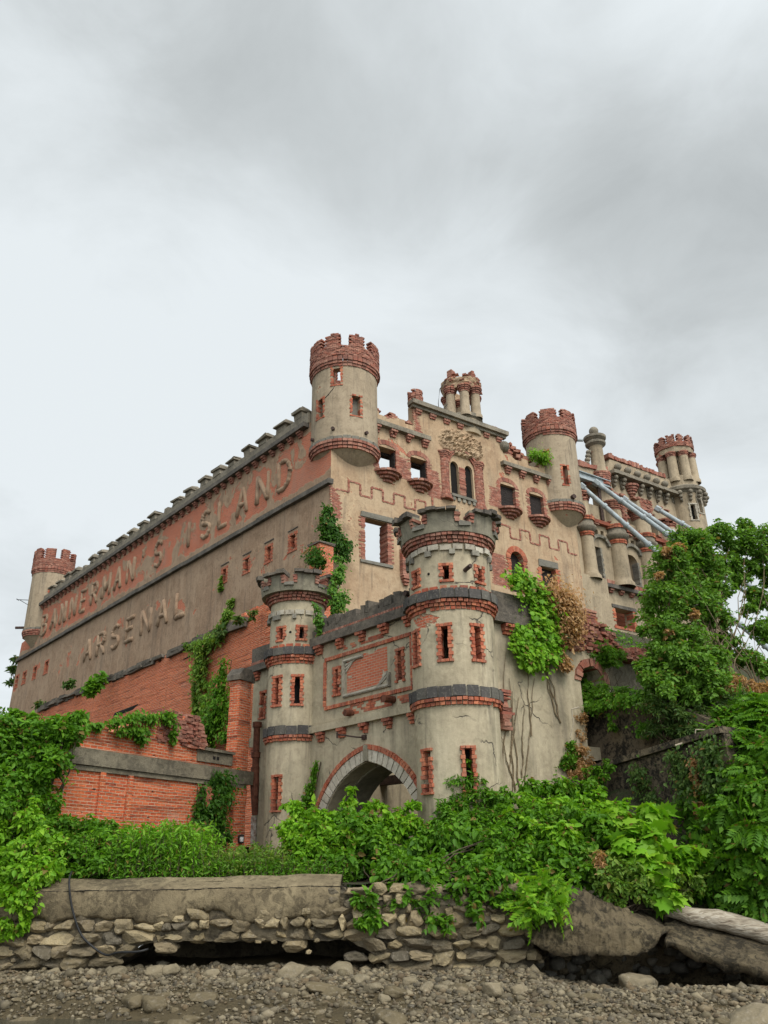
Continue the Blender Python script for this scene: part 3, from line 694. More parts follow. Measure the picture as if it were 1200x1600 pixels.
# --- double window with engaged brick columns and the arms above it
m = MB(); z = 23.95
while z < 25.9: m.wbox(WA, 9.66 + random.uniform(-.03, .03), 10.16 + random.uniform(-.03, .03), z, z + 0.1, -0.15, 0.05 + random.uniform(-.03, .02), 0.01); z += 0.108
dw = m.build('double_window', M_bbold, castle)
for a_, b_, c_, d_ in DW: m = MB(); m.wbox(WA, a_ - .1, b_ + .1, c_ - .1, d_ + .1, -.45, -.2); m.build('window_shade_or_infill', M_dark, dw)  # black sheets painted as the shade within the double window
for a_, b_, c_, d_ in (W6, W7): m = MB(); m.wbox(WA, a_ - .3, b_ + .3, c_ - .3, d_ + .7, -.8, -.36); m.build('window_shade_or_infill', M_shade, castle)  # dark sheets stand for the shade in these two openings
def bcol(W, s, z0, z1, r, parent, mat, name='column', o=0.0, flare=0.25, bh=0.11):
    m = MB(); z = z0; c = W.P(s, 0, o); k = 0; m.lathe(c, [(r * .97, z0), (r * .97, z1)], 20); b = math.degrees(math.atan2(W.n[0], -W.n[1]))
    while z < z1:
        f = min((z - z0), (z1 - z)) ; rr = r + (flare * max(0, 1 - f / 0.5) if flare else 0)
        m.ring(c, rr * 0.3, rr, z + 0.004, z + bh - 0.006, 9, 0.08, 0.012, b - 105 + (9 if k % 2 else 0), b + 105)
        z += bh; k += 1
    return m.build(name, mat, parent)
bcol(WA, 8.5, 23.4, 26.75, 0.38, dw, M_bbold, o=-.16, flare=.16); bcol(WA, 11.35, 23.2, 26.7, 0.42, dw, M_bbold, o=-.16, flare=.16)
m = MB()
for r0, r1, oo in ((1.05, 1.2, 0.12), (1.21, 1.36, 0.2)):
    arch_band(m, WA, arch_pts(WA, 9.93, 26.1, r0, 20, 0.85), arch_pts(WA, 9.93, 26.1, r1, 20, 0.85), -0.2, oo, 0.01)
m.build('arch', M_bbold, dw)
m = MB(); m.wbox(WA, 8.9, 10.95, 23.75, 23.94, -0.5, 0.14, 0.02)
for k in range(5): m.wbox(WA, 8.98 + 0.42 * k, 9.2 + 0.42 * k, 23.5, 23.74, -0.1, 0.1, 0.01)
m.build('sill', M_grey, dw)
m = MB()
nx, nz = 52, 34
def arms(s, z):
    x, y = (s - 9.98) / 1.95, (z - 27.75) / 1.0
    e = max(0.0, 1 - (x * x) ** 1.3 - (y * y) ** 1.3); e = min(1, e * 3)
    return 0.30 * e * (0.45 + 0.9 * abs(fbm(s * 2.6, z * 2.6, 1.0)) + 0.8 * max(0, fbm(s * 6, z * 6, 4.0)))
g = [[(8.0 + 4.0 * i / nx, 26.7 + 2.1 * k / nz) for k in range(nz + 1)] for i in range(nx + 1)]
vs = [WA.P(s, z, arms(s, z) - 0.02) for r in g for s, z in r]
fs = [(i * (nz + 1) + k, (i + 1) * (nz + 1) + k, (i + 1) * (nz + 1) + k + 1, i * (nz + 1) + k + 1) for i in range(nx) for k in range(nz)]
m.add(vs, fs); m.build('broken_relief', M_front, castle)
# --- corner pilaster with brick and corbelled foot beside the gate tower
m = MB(); z = 17.6
while z < 19.2: m.wbox(WA, 4.72, 5.3, z, z + 0.12, -0.1, 0.3 + random.uniform(-.02, .02), 0.012); z += 0.128
for k in range(3): m.wbox(WA, 4.76 + 0.07 * k, 5.28 - 0.05 * k, 17.42 - 0.17 * k, 17.58 - 0.17 * k, -0.1, 0.34 - 0.08 * k, 0.012)
m.build('corbelled_pilaster', M_bbold, castle)
# --- turrets
def turret(c, R, zring, zbot, zcr, ztop, slits, notches, cone, name='corner_turret', seg=44):
    """stucco shaft > brick crown, base ring, cone, slit surrounds"""
    m = MB(); m.cyl(c, R, 0.45, zring, zcr, [(a, w, z0, z1) for a, z0, z1, w, f in slits], nseg=seg, dz=0.7)
    t = m.build(name, M_tur, castle, smooth=False)
    for p in t.data.polygons: p.use_smooth = False
    m = MB()
    for k, (dr, h) in enumerate(((0.06, 0.17), (0.12, 0.17), (0.19, 0.17), (0.15, 0.16))): m.ring(c, R - 0.2, R + dr, zcr - 0.35 + 0.18 * k, zcr - 0.35 + 0.18 * k + h, int(R * 22), 0.1, 0.012, skip=0.02)
    m.build('brick_ring', M_bbold, t)
    crown_bricks(c, R + 0.16, zcr + 0.37, ztop, t, notches, 0.4, ruin=0.10)
    m = MB(); m.ring(c, R - 0.2, R + 0.1, zring + 0.02, zring + 0.22, int(R * 13), 0.1, 0.02); m.build('stone_ring', M_grey, t)
    m = MB()
    for k in range(3): m.ring(c, R * 0.4, R + 0.13 - 0.07 * k, zring - 0.19 * (k + 1) + 0.02, zring - 0.19 * k, int(R * 22), 0.1, 0.012)
    m.build('brick_ring', M_bbold, t)
    m = MB(); m.lathe(c, [(R - 0.1, zring - 0.54), (0.02, cone)], 40); m.build('cone', M_tur, t, smooth=True)
    for a, z0, z1, w, f in slits:
        brick_window(tangent(c, R, R_(a)), 0, z0, z1, w, t, 0.14, -0.01, 0.42, M_bb, 0.13, 'slit_surround', 0.3, fill=f)
    return t
t1 = turret(T1, 2.04, 25.1, 24.5, 30.5, 32.45, [(-10.7, 28.85, 30.0, 0.5, None), (-43, 26.85, 28.15, 0.5, M_dark), (23.2, 26.75, 28.1, 0.55, M_grey), (172, 28.6, 30.3, 0.8, None)],
            [(-38, 5.5), (0.5, 9), (41, 8), (95, 10), (140, 11), (-175, 10), (-135, 10), (-92, 9)], 23.05)
for a, z in ((-15.7, 25.8), (40.7, 25.7), (-62, 25.65)):
    W = tangent(T1, 2.04, R_(a)); m = MB(); p0 = W.P(0, z, -0.1); p1 = W.P(0, z, 0.16); m.tube([p0, p1], 0.11, 10); m.build('drain_stub', M_rustd, t1)
# crack of the turret between its slits, a dark chipped seam
m = MB(); seam = [(-13.5, 28.8), (-17, 28.55), (-20, 28.45), (-25, 28.25), (-31, 28.1), (-36, 28.12)]
for (a, z), (b, y) in zip(seam[:-1], seam[1:]):
    W = tangent(T1, 2.035, R_((a + b) / 2)); h = R_(b - a) * 2.04 / 2
    m.prism(W, [(-h, z - .035), (h, y - .03), (h, y + .03), (-h, z + .04)], -0.05, 0.012)
m.build('crack', M_dark, t1)
t2 = turret(T2, 1.83, 25.35, 24.8, 31.1, 32.9, [(-27, 28.6, 29.5, 0.4, M_dark), (14, 26.7, 28.2, 0.42, M_bb), (165, 28.0, 30.2, 0.8, None)],
            [(-80, 9), (-36, 6), (8, 8), (54, 6), (100, 10), (150, 12), (-120, 12), (-160, 10)], 23.3)
m = MB(); W = tangent(T2, 1.8, R_(95)); m.tube([W.P(0, 31.3, -0.2), W.P(0, 31.3, 0.75)], 0.11); m.build('drain_stub', M_steel, t2)
m = MB(); W = tangent(T2, 1.83, R_(24)); m.tube([W.P(0, 25.75, -0.1), W.P(0, 25.75, 0.25)], 0.17, 10); m.build('drain_stub', M_rustd, t2)
t3 = turret(T3, 1.92, 24.6, 24.1, 31.0, 33.3, [(30, 27.3, 28.7, 0.6, M_dark), (-150, 27, 28.7, 0.6, None)], [(-54, 6), (-14, 6.5), (30, 9), (72, 9), (115, 10), (160, 10), (-150, 12), (-100, 9)], 22.0)
m = MB(); W = tangent(T3, 1.92, R_(-88)); m.tube([W.P(0, 25.3, -0.2), W.P(0, 25.3, 1.0)], 0.14); m.build('drain_stub', M_rustd, t3)
m = MB(); W = tangent(T3, 1.92, R_(-85))
m.tube([W.P(0, 28.2, -0.1), W.P(0, 28.25, 1.3)], 0.035); m.tube([W.P(0, 27.6, -0.1), W.P(0, 28.22, 1.0)], 0.03); m.tube([W.P(-.3, 28.25, 1.2), W.P(.3, 28.25, 1.2)], 0.03); m.build('iron_arm', M_iron, t3)
# --- open lantern turret on the raised bay
lc = np.array(WA.P(11.2, 0, -1.0)[:2])
m = MB(); m.cyl(lc, 1.22, 0.5, 28.95, 30.40, nseg=24); lan = m.build('lantern_turret', M_wing, castle)
m = MB(); m.lathe(lc, [(0.02, 30.43), (1.34, 30.41), (1.36, 30.15), (1.22, 30.05)], 24)
m.build('lantern_base', M_parap, lan)
for a in (-50, 4, 52, 118, 184, -122):
    a = R_(a); W = tangent(lc, 1.1, a); c = W.P(0, 0, 0)
    m = MB(); m.lathe(c, [(0.42, 30.15), (0.42, 30.4), (0.34, 30.5), (0.31, 32.05), (0.32, 32.1)], 14)
    m.build('column', M_tur, lan, smooth=True)
    m = MB()
    for q in range(4): m.ring(c, 0.1, 0.34 + 0.05 * q, 32.05 + 0.13 * q, 32.17 + 0.13 * q, 8, 0.1, 0.012)
    m.build('capital', M_bbold, lan)
def rag(t, z, inner):
    if z < 32.75: return (0.06 * fbm(t * 4, z * 2, 2), 0)
    return (0.14 * fbm(t * 5, z * 3, 2), -0.5 * abs(fbm(t * 2.2, 8.1, 0)) * (z - 32.55) / 0.6)
m = MB(); m.cyl(lc, lambda z: 1.25 + 0.22 * min(1, max(0, z - 32.45)), 0.45, 32.45, 33.30, nseg=48, dz=0.14, jit=rag); m.build('broken_entablature', M_front, lan)
m = MB()
for q in range(90):
    a = random.uniform(-math.pi, math.pi); W = tangent(lc, random.uniform(1.2, 1.42), a); z = random.uniform(32.55, 33.45) - 0.35 * abs(fbm(a * 2.2, 8.1, 0))
    s = random.uniform(-.1, .1); m.wbox(W, s, s + 0.25, z, z + 0.1, -0.2, 0.06, 0.03)
for q in range(6): m.wbox(tangent(lc, 1.15, R_(-42)), -0.2, 0.2, 33.25 + 0.12 * q, 33.36 + 0.12 * q, -0.25, 0.15, 0.02)
for q in range(5): m.wbox(tangent(lc, 1.2, R_(38)), -0.35 + 0.05 * q, 0.3 - 0.06 * q, 33.15 + 0.13 * q, 33.27 + 0.13 * q, -0.25, 0.15, 0.03)
m.build('broken_bricks', M_bbold, lan)
m = MB(); m.tube([WA.P(9.0, 29.7, -0.8), WA.P(8.9, 31.0, -0.8), WA.P(9.1, 32.2, -0.8), WA.P(9.7, 33.0, -0.9)], 0.025, 5); m.tube([WA.P(8.95, 29.7, -0.8), WA.P(9.3, 30.6, -0.8), WA.P(9.8, 31.3, -0.9)], 0.025, 5); m.build('bent_rods', M_iron, lan)
m = MB(); c = WA.P(6.55, 0, -0.3); z = 29.8
while z < 30.75: m.ring(c, 0.1, 0.52 - 0.03 * (z - 29.8) + random.uniform(-.02, .02), z, z + 0.1, 10, 0.08, 0.015, skip=0.03 if z < 30.5 else 0.3); z += 0.11
m.build('brick_stub', M_bbold, castle)
m = MB()   # rubble and a stone ball at the end of the raised bay
for q in range(60):
    s, z = random.uniform(12.6, 16.4), 0; z = 29.9 - (s - 12.6) * 0.42 + random.uniform(-.25, .2); m.wbox(WA, s, s + random.uniform(.2, .5), z, z + random.uniform(.1, .25), -1.4 + random.uniform(-.3, .3), -0.5 + random.uniform(-.3, .4), 0.06)
m.build('rubble', M_bbold, castle)
def ball(parent, p, r, mat, name='stone_ball'):
    m = MB(); m.lathe((p[0], p[1]), [(0.01, p[2] - r)] + [(r * math.sin(a), p[2] - r * math.cos(a)) for a in np.linspace(0.3, math.pi - 0.3, 8)] + [(0.01, p[2] + r)], 16); return m.build(name, mat, parent, smooth=True)
ball(castle, WA.P(13.9, 28.75, 0.0), 0.4, M_parap); ball(castle, WA.P(15.6, 29.3, -0.9), 0.33, M_parap)
# --- windows of the long side
for s, z, w, h in BW:
    brick_window(WB, s, z - h / 2, z + h / 2, w, castle, 0.22, 0.02, 0.5, M_bb, 0.1, 'window', 0.1, fill=M_dark)
    if s < 20:
        m = MB(); m.wbox(WB, s - 0.55, s + 0.5, z + h / 2 + 0.32, z + h / 2 + 0.38, -0.05, 0.05, 0.01); m.build('drip_stone', M_ledge, castle)
# --- the raised letters: half-round render strokes on the long side
H_, r_ = 2.1, 0.185
def arcp(cx, cy, rx, ry, a0, a1, n=7): return [(cx + rx * math.cos(R_(a0 + (a1 - a0) * i / n)), cy + ry * math.sin(R_(a0 + (a1 - a0) * i / n))) for i in range(n + 1)]
GLY = {
 'B': [[(0, 0), (0, 1)], [(0, 1)] + arcp(.5, .77, .42, .23, 90, -90) + [(0, .54)], [(0, .54)] + arcp(.5, .27, .5, .27, 90, -90) + [(0, 0)]],
 'A': [[(0, 0), (.5, 1)], [(1, 0), (.5, 1)], [(.22, .38), (.78, .38)]],
 'N': [[(0, 0), (0, 1)], [(0, 1), (1, 0)], [(1, 0), (1, 1)]],
 'E': [[(0, 0), (0, 1)], [(0, 1), (.9, 1)], [(0, .52), (.75, .52)], [(0, 0), (.9, 0)]],
 'R': [[(0, 0), (0, 1)], [(0, 1)] + arcp(.5, .75, .45, .25, 90, -90) + [(0, .5)], [(.45, .5), (1, 0)]],
 'M': [[(0, 0), (0, 1)], [(0, 1), (.5, .3)], [(.5, .3), (1, 1)], [(1, 1), (1, 0)]],
 'S': [arcp(.5, .75, .45, .25, 30, 260) + arcp(.5, .25, .48, .26, 80, -150)],
 "'": [[(.3, 1.12), (.3, .9), (.18, .78)]],
 'I': [[(.5, 0), (.5, 1)]],
 'L': [[(0, 1), (0, 0)], [(0, 0), (.9, 0)]],
 'D': [[(0, 0), (0, 1)], [(0, 1)] + arcp(.4, .5, .6, .5, 80, -80, 10) + [(0, 0)]],
}
def sub_(st): return [(st[i][0] + (st[i + 1][0] - st[i][0]) * t / 3, st[i][1] + (st[i + 1][1] - st[i][1]) * t / 3) for i in range(len(st) - 1) for t in range(3)] + [st[-1]]
def letter(ch, s_left, z0, wdt, h, rr=r_):
    m = MB()
    for st in GLY[ch]: m.tube([WB.P(s_left - x * wdt + random.uniform(-.03, .03), z0 + y * h + random.uniform(-.03, .03), random.uniform(-.04, .02)) for x, y in sub_(st)], [rr * random.uniform(.75, 1.12) for _ in sub_(st)], 10)
    return m.build('letter', M_letter, castle, smooth=True)
def inscription(text, s_first, s_last, z0, wdt, h):
    n = len(text) - 1; k = 0
    for i, ch in enumerate(text):
        if ch == ' ': continue
        letter(ch, s_first + (s_last - s_first) * i / n + wdt / 2, z0 + random.uniform(-.04, .04), wdt * (1.15 if ch == 'M' else 1), h)
inscription("BANNERMAN'S ISLAND", 47.3, 4.85, 23.8, 1.25, 1.95)
inscription("ARSENAL", 34.6, 17.7, 18.7, 1.5, 1.85)

# ---------------------------------------------------------------- the wing beyond the front
wing = thing('castle_wing', 'roofless arcaded castle wing with round columned tower, stone balls and bracketed cornice behind the trees', 'building')
m = MB()
wh = [rect(23.5, 24.45, 21.45, 23.9), rect(25.2, 27.2, 17.95, 19.35), rect(28.3, 29.25, 26.7, 28.0), rect(31.0, 31.9, 26.3, 27.8), rect(24.1, 24.45, 24.75, 25.35), rect(24.75, 25.1, 24.75, 25.35), rect(27.5, 27.9, 24.75, 25.3), rect(28.2, 28.6, 24.75, 25.3), rect(22.9, 25.3, 27.4, 28.9),
      [(27.15, 21.6)] + [(28.6, 21.6)] + arch_pts(W2, 27.875, 23.5, 0.725, 8, 0.7), [(30.4, 21.8), (31.7, 21.8)] + arch_pts(W2, 31.05, 23.6, 0.65, 8, 0.7)]
m.slab(W2, [(20.6, 12), (20.6, 30.3), (24, 30.5), (26.5, 31.0)] + jag((26.5, 32.0), (34, 32.6), 12, 0.12) + [(34.5, 32.2), (36.5, 32.0), (36.5, 12)], wh, 0.0, 0.8)
m.build('wall', M_wing, wing)
iw = MB(); iw.slab(W2.moved(0, -5.0), [(25.5, 12), (25.5, 24)] + jag((25.5, 26.0), (40, 25), 16, 0.6, .3) + [(40, 12)], [rect(29, 30.2, 22.5, 24)], 0, 0.6); iw.build('inner_wall', M_brick, wing)
m = MB(); m.wbox(W2, 20.9, 24.15, 12, 21.2, 0.02, 0.5, 0.0); m.build('buttress', M_wing, wing)
for s0_, s1_, z0_, z1_ in ((27.0, 28.2, 26.1, 28.6), (29.4, 30.6, 25.7, 27.3), (32.2, 33.6, 25.9, 27.9), (22.3, 23.4, 25.3, 27.2), (30.3, 31.5, 28.3, 29.4)):
    m = MB(); z = z0_; k = 0
    while z < z1_:
        s = s0_ - .1 * (k % 2) + .2 * fbm(z * 2, s0_, 0)
        while s < s1_ + .3 * fbm(z * 2, s1_, 4):
            if random.random() > .06: m.wbox(W2, s, s + .24, z, z + .085, -.05, .02 + random.uniform(-.015, .09) * (random.random() < .5), .012)
            s += .25
        z += .095; k += 1
    m.build('bare_bricks', M_bbold, wing)
m = MB()
for k in range(12): m.wbox(W2, 24.17 + 1.0 * k, 25.16 + 1.0 * k, 20.72, 21.0, -0.1, 0.42, 0.012)
m.build('ledge', M_ledge, wing)
for k in range(9): bracket(W2, 24.9 + 1.15 * k, 20.715, wing, 0.42, 2, 0.15, 0.3)
m = MB()
for k in range(22):
    m.wbox(W2, 24.2 + 0.5 * k, 24.66 + 0.5 * k, 21.005, 21.42, -0.1, 0.12, 0.015)
m.build('brick_course', M_bbold, wing)
for s in (22.95, 26.35, 29.75, 33.0):
    c = W2.P(s, 0, 0.1); r = 0.72 if s > 24 else 0.55
    m = MB(); m.lathe(c, [(r + .22, 21.02), (r + .2, 21.3), (r + .05, 21.5), (r, 21.8), (r * .93, 24.4)], 24); m.build('column', M_wing, wing, smooth=True)
    m = MB()
    for q in range(2): m.ring(c, 0.2, r + 0.02 + 0.04 * q, 24.4 + 0.16 * q, 24.54 + 0.16 * q, 20, 0.08, 0.012)
    for q in range(2): m.ring(c, 0.2, r + 0.2 + 0.03 * q, 25.6 + 0.16 * q, 25.74 + 0.16 * q, 20, 0.08, 0.012)
    m.build('brick_ring', M_bb, wing)
    m = MB(); m.lathe(c, [(r, 24.72), (r + .12, 24.8), (r + .26, 25.0), (r + .28, 25.15), (r + .12, 25.25), (r + .1, 25.6)], 24); m.build('capital', M_parap, wing, smooth=True)
    m = MB(); m.lathe(c, [(r + .1, 25.9), (r - .02, 26.0), (r - .06, 27.2)], 24); m.build('upper_column', M_wing, wing, smooth=True)
    m = MB()
    for q in range(5): m.ring(c, 0.2, r - 0.05 + 0.06 * q, 27.2 + 0.15 * q, 27.33 + 0.15 * q, 16, 0.08, 0.015, skip=0.05)
    m.build('brick_ring', M_bbold, wing)
for a, b in ((23.4, 25.6), (27.2, 29.0), (30.5, 32.3)):
    m = MB(); m.wbox(W2, a, b, 25.75, 26.05, -0.1, 0.35, 0.02); m.build('brick_lintel', M_bb, wing)
for a, b in ((23.4, 25.5), (27.1, 29.0), (30.5, 32.2)):
    sc0 = (a + b) / 2; m = MB()
    arch_band(m, W2, arch_pts(W2, sc0, 24.1, 0.8, 9, 0.7), arch_pts(W2, sc0, 24.1, 1.08, 9, 0.75), -0.1, 0.22, 0.01); m.build('window_arch', M_grey, wing)
for s0 in (24.9, 29.2): ball(wing, W2.P(s0, 24.7, 0.2), 0.16, M_parap)
for s0, z0, z1, w in ((23.97, 21.45, 23.9, 0.95), (27.87, 21.6, 23.5, 1.45)): brick_window(W2, s0, z0, z1, w, wing, 0.2, 0.05, 0.5, M_grey, 0.2, 'window', 0, head=False)
brick_window(W2, 26.2, 17.95, 19.35, 2.0, wing, 0.3, 0.03, 0.6, M_bb, 0.12, 'window', 0.15, head=False); m = MB(); m.wbox(W2, 24.9, 27.6, 19.36, 19.62, -0.5, 0.06, 0.02); m.build('lintel', M_ledge, wing)
# bracketed cornice and parapet of balls
for k in range(44):
    m = MB(); s = random.uniform(23, 33.5); z = random.choice((25.45, 26.1, 27.95, 28.95)) + random.uniform(-.06, .1); m.wbox(W2, s, s + random.uniform(.2, .6), z, z + random.uniform(.08, .18), -.1, random.uniform(.15, .5), .04); m.build('broken_course', M_bbold, wing)
m = MB()
for k in range(14): m.wbox(W2, 26.6 + 0.6 * k, 27.19 + 0.6 * k, 30.55 + random.uniform(-.03, .03), 30.85, -0.1, 0.7, 0.03)
m.build('cornice', M_parap, wing)
m = MB()
for k in range(14): m.wbox(W2, 20.7 + 0.42 * k, 21.1 + 0.42 * k, 30.2 + 0.04 * k, 30.6 + 0.04 * k + random.uniform(-.1, .1), -0.5, 0.15, 0.04)
for k in range(30): m.wbox(W2, 26.9 + 0.24 * k, 27.13 + 0.24 * k, 32.2, 32.55 + random.uniform(-.08, .12), -0.6, 0.1 + random.uniform(-.05, .05), 0.02)
m.build('broken_bricks', M_bbold, wing)
def scroll(W, s, z, parent, mat=None):
    m = MB()
    for dz, o, r in ((0, 0.42, 0.2), (-0.32, 0.3, 0.17), (-0.6, 0.2, 0.14)):
        p = W.P(s, z + dz, o); m.lathe((p[0], p[1]), [(0.01, p[2] - r)] + [(r * math.sin(a), p[2] - r * math.cos(a)) for a in np.linspace(0.4, math.pi - 0.4, 5)] + [(0.01, p[2] + r)], 12)
    m.wbox(W, s - .1, s + .1, z - .75, z + .2, -0.1, 0.22)
    return m.build('scroll_bracket', mat or M_parap, parent, smooth=True)
for s in (27.0, 28.0, 30.2, 31.3, 32.4, 33.4): scroll(W2, s, 30.3, wing)
c = W2.P(29.1, 0, 0.05); m = MB()
for q in range(5): m.ring(c, 0.15, 0.25 + 0.11 * q, 29.2 + 0.2 * q, 29.38 + 0.2 * q, 12, 0.08, 0.012)
m.build('brick_corbel', M_bbold, wing)
for s in (27.5, 28.7, 29.9, 31.1, 32.3, 33.4): ball(wing, W2.P(s, 31.35, 0.35), 0.3, M_parap)
fc = W2.P(25.7, 0, -0.1)
m = MB(); m.lathe(fc, [(0.7, 30.35), (0.66, 30.6), (0.55, 30.8), (0.5, 32.7), (0.55, 32.8)], 20); f0 = m.build('finial_turret', M_wing, wing, smooth=True)
m = MB()
for q in range(6): m.ring(fc, 0.2, 0.72 + 0.03 * q, 29.3 + 0.18 * q, 29.46 + 0.18 * q, 20, 0.08, 0.015)
m.build('brick_base', M_bbold, f0)
m = MB(); m.lathe(fc, [(0.55, 32.8), (0.8, 33.0), (0.82, 33.15), (0.62, 33.3), (0.88, 33.5), (0.9, 33.7), (0.5, 33.8), (0.3, 33.95)], 20); m.build('cap', M_parap, f0)
ball(f0, (fc[0], fc[1], 34.3), 0.38, M_parap, 'ball')
m = MB()
for q in range(5): p = tangent(fc, 0.55, R_(-75)).P(0, 30.9 + 0.35 * q, 0.55 - 0.1 * q); m.lathe((p[0], p[1]), [(0.01, p[2] - .22), (.2, p[2] - .12), (.24, p[2]), (.2, p[2] + .12), (.01, p[2] + .22)], 10)
m.build('scroll', M_parap, f0, smooth=True)
# round tower
tc = np.array(W2.P(36.4, 0, -0.2)[:2])
m = MB(); m.cyl(tc, 1.6, 0.5, 12, 31.0, [(4, .5, 28.3, 29.7), (32, .45, 29.0, 30.4)], nseg=36, dz=1.0); rt = m.build('round_tower', M_wing, wing)
for a, z0, z1 in ((4, 28.3, 29.7), (32, 29.0, 30.4)): brick_window(tangent(tc, 1.6, R_(a)), 0, z0, z1, 0.48, rt, 0.16, 0.02, 0.4, M_white, 0.3, 'slit_surround', 0, fill=M_dark)
m = MB(); m.lathe(tc, [(1.55, 30.8), (1.75, 31.0), (1.95, 31.1), (2.0, 31.35), (1.8, 31.5), (1.6, 31.6), (0.02, 31.65)], 36); m.build('cornice', M_parap, rt)
for k in range(9): scroll(tangent(tc, 1.55, R_(-100 + 25 * k)), 0, 30.75, rt)
m = MB(); m.cyl(tc, 1.5, 0.4, 31.6, 32.5, nseg=30, dz=.3, jit=lambda t, z, i: (0.05 * fbm(t * 4, z, 1), 0)); m.build('drum', M_wing, rt)
for a in (-84, -36, 9, 56, 104, 150, -132, -170):
    a = R_(a); c = tangent(tc, 1.27, a).P(0, 0, 0)
    m = MB(); m.lathe(c, [(0.5, 32.0), (0.5, 32.3), (0.42, 32.45), (0.385, 34.4)], 16); m.build('column', M_wing, rt, smooth=True)
    m = MB()
    for q in range(3): m.ring(c, 0.1, 0.4 + 0.05 * q, 34.4 + 0.14 * q, 34.53 + 0.14 * q, 10, 0.08, 0.012)
    m.build('capital', M_bbold, rt)
m = MB(); m.cyl(tc, 1.0, 0.25, 32.0, 34.6, [(-30, .6, 32.8, 34.2), (50, .6, 32.8, 34.2), (150, .6, 32.8, 34.2), (-150, .6, 32.8, 34.2)], nseg=20); m.build('core', M_wing, rt)
m = MB(); m.cyl(tc, lambda z: 1.5 + 0.12 * (z - 34.8), 0.5, 34.75, 35.3, nseg=36, dz=.2, jit=lambda t, z, i: (0.08 * fbm(t * 5, z * 2, 1), 0.04 * fbm(t * 3, z, 5))); m.build('parapet', M_wing, rt)
m = MB(); m.lathe(tc, [(1.6, 34.76), (0.05, 34.72)], 30); m.build('floor', M_dark, rt)
crown_bricks(tc, 1.66, 35.3, 36.4, rt, [(-166 + 30 * k, 5.5) for k in range(12)], 0.4, ruin=0.08)

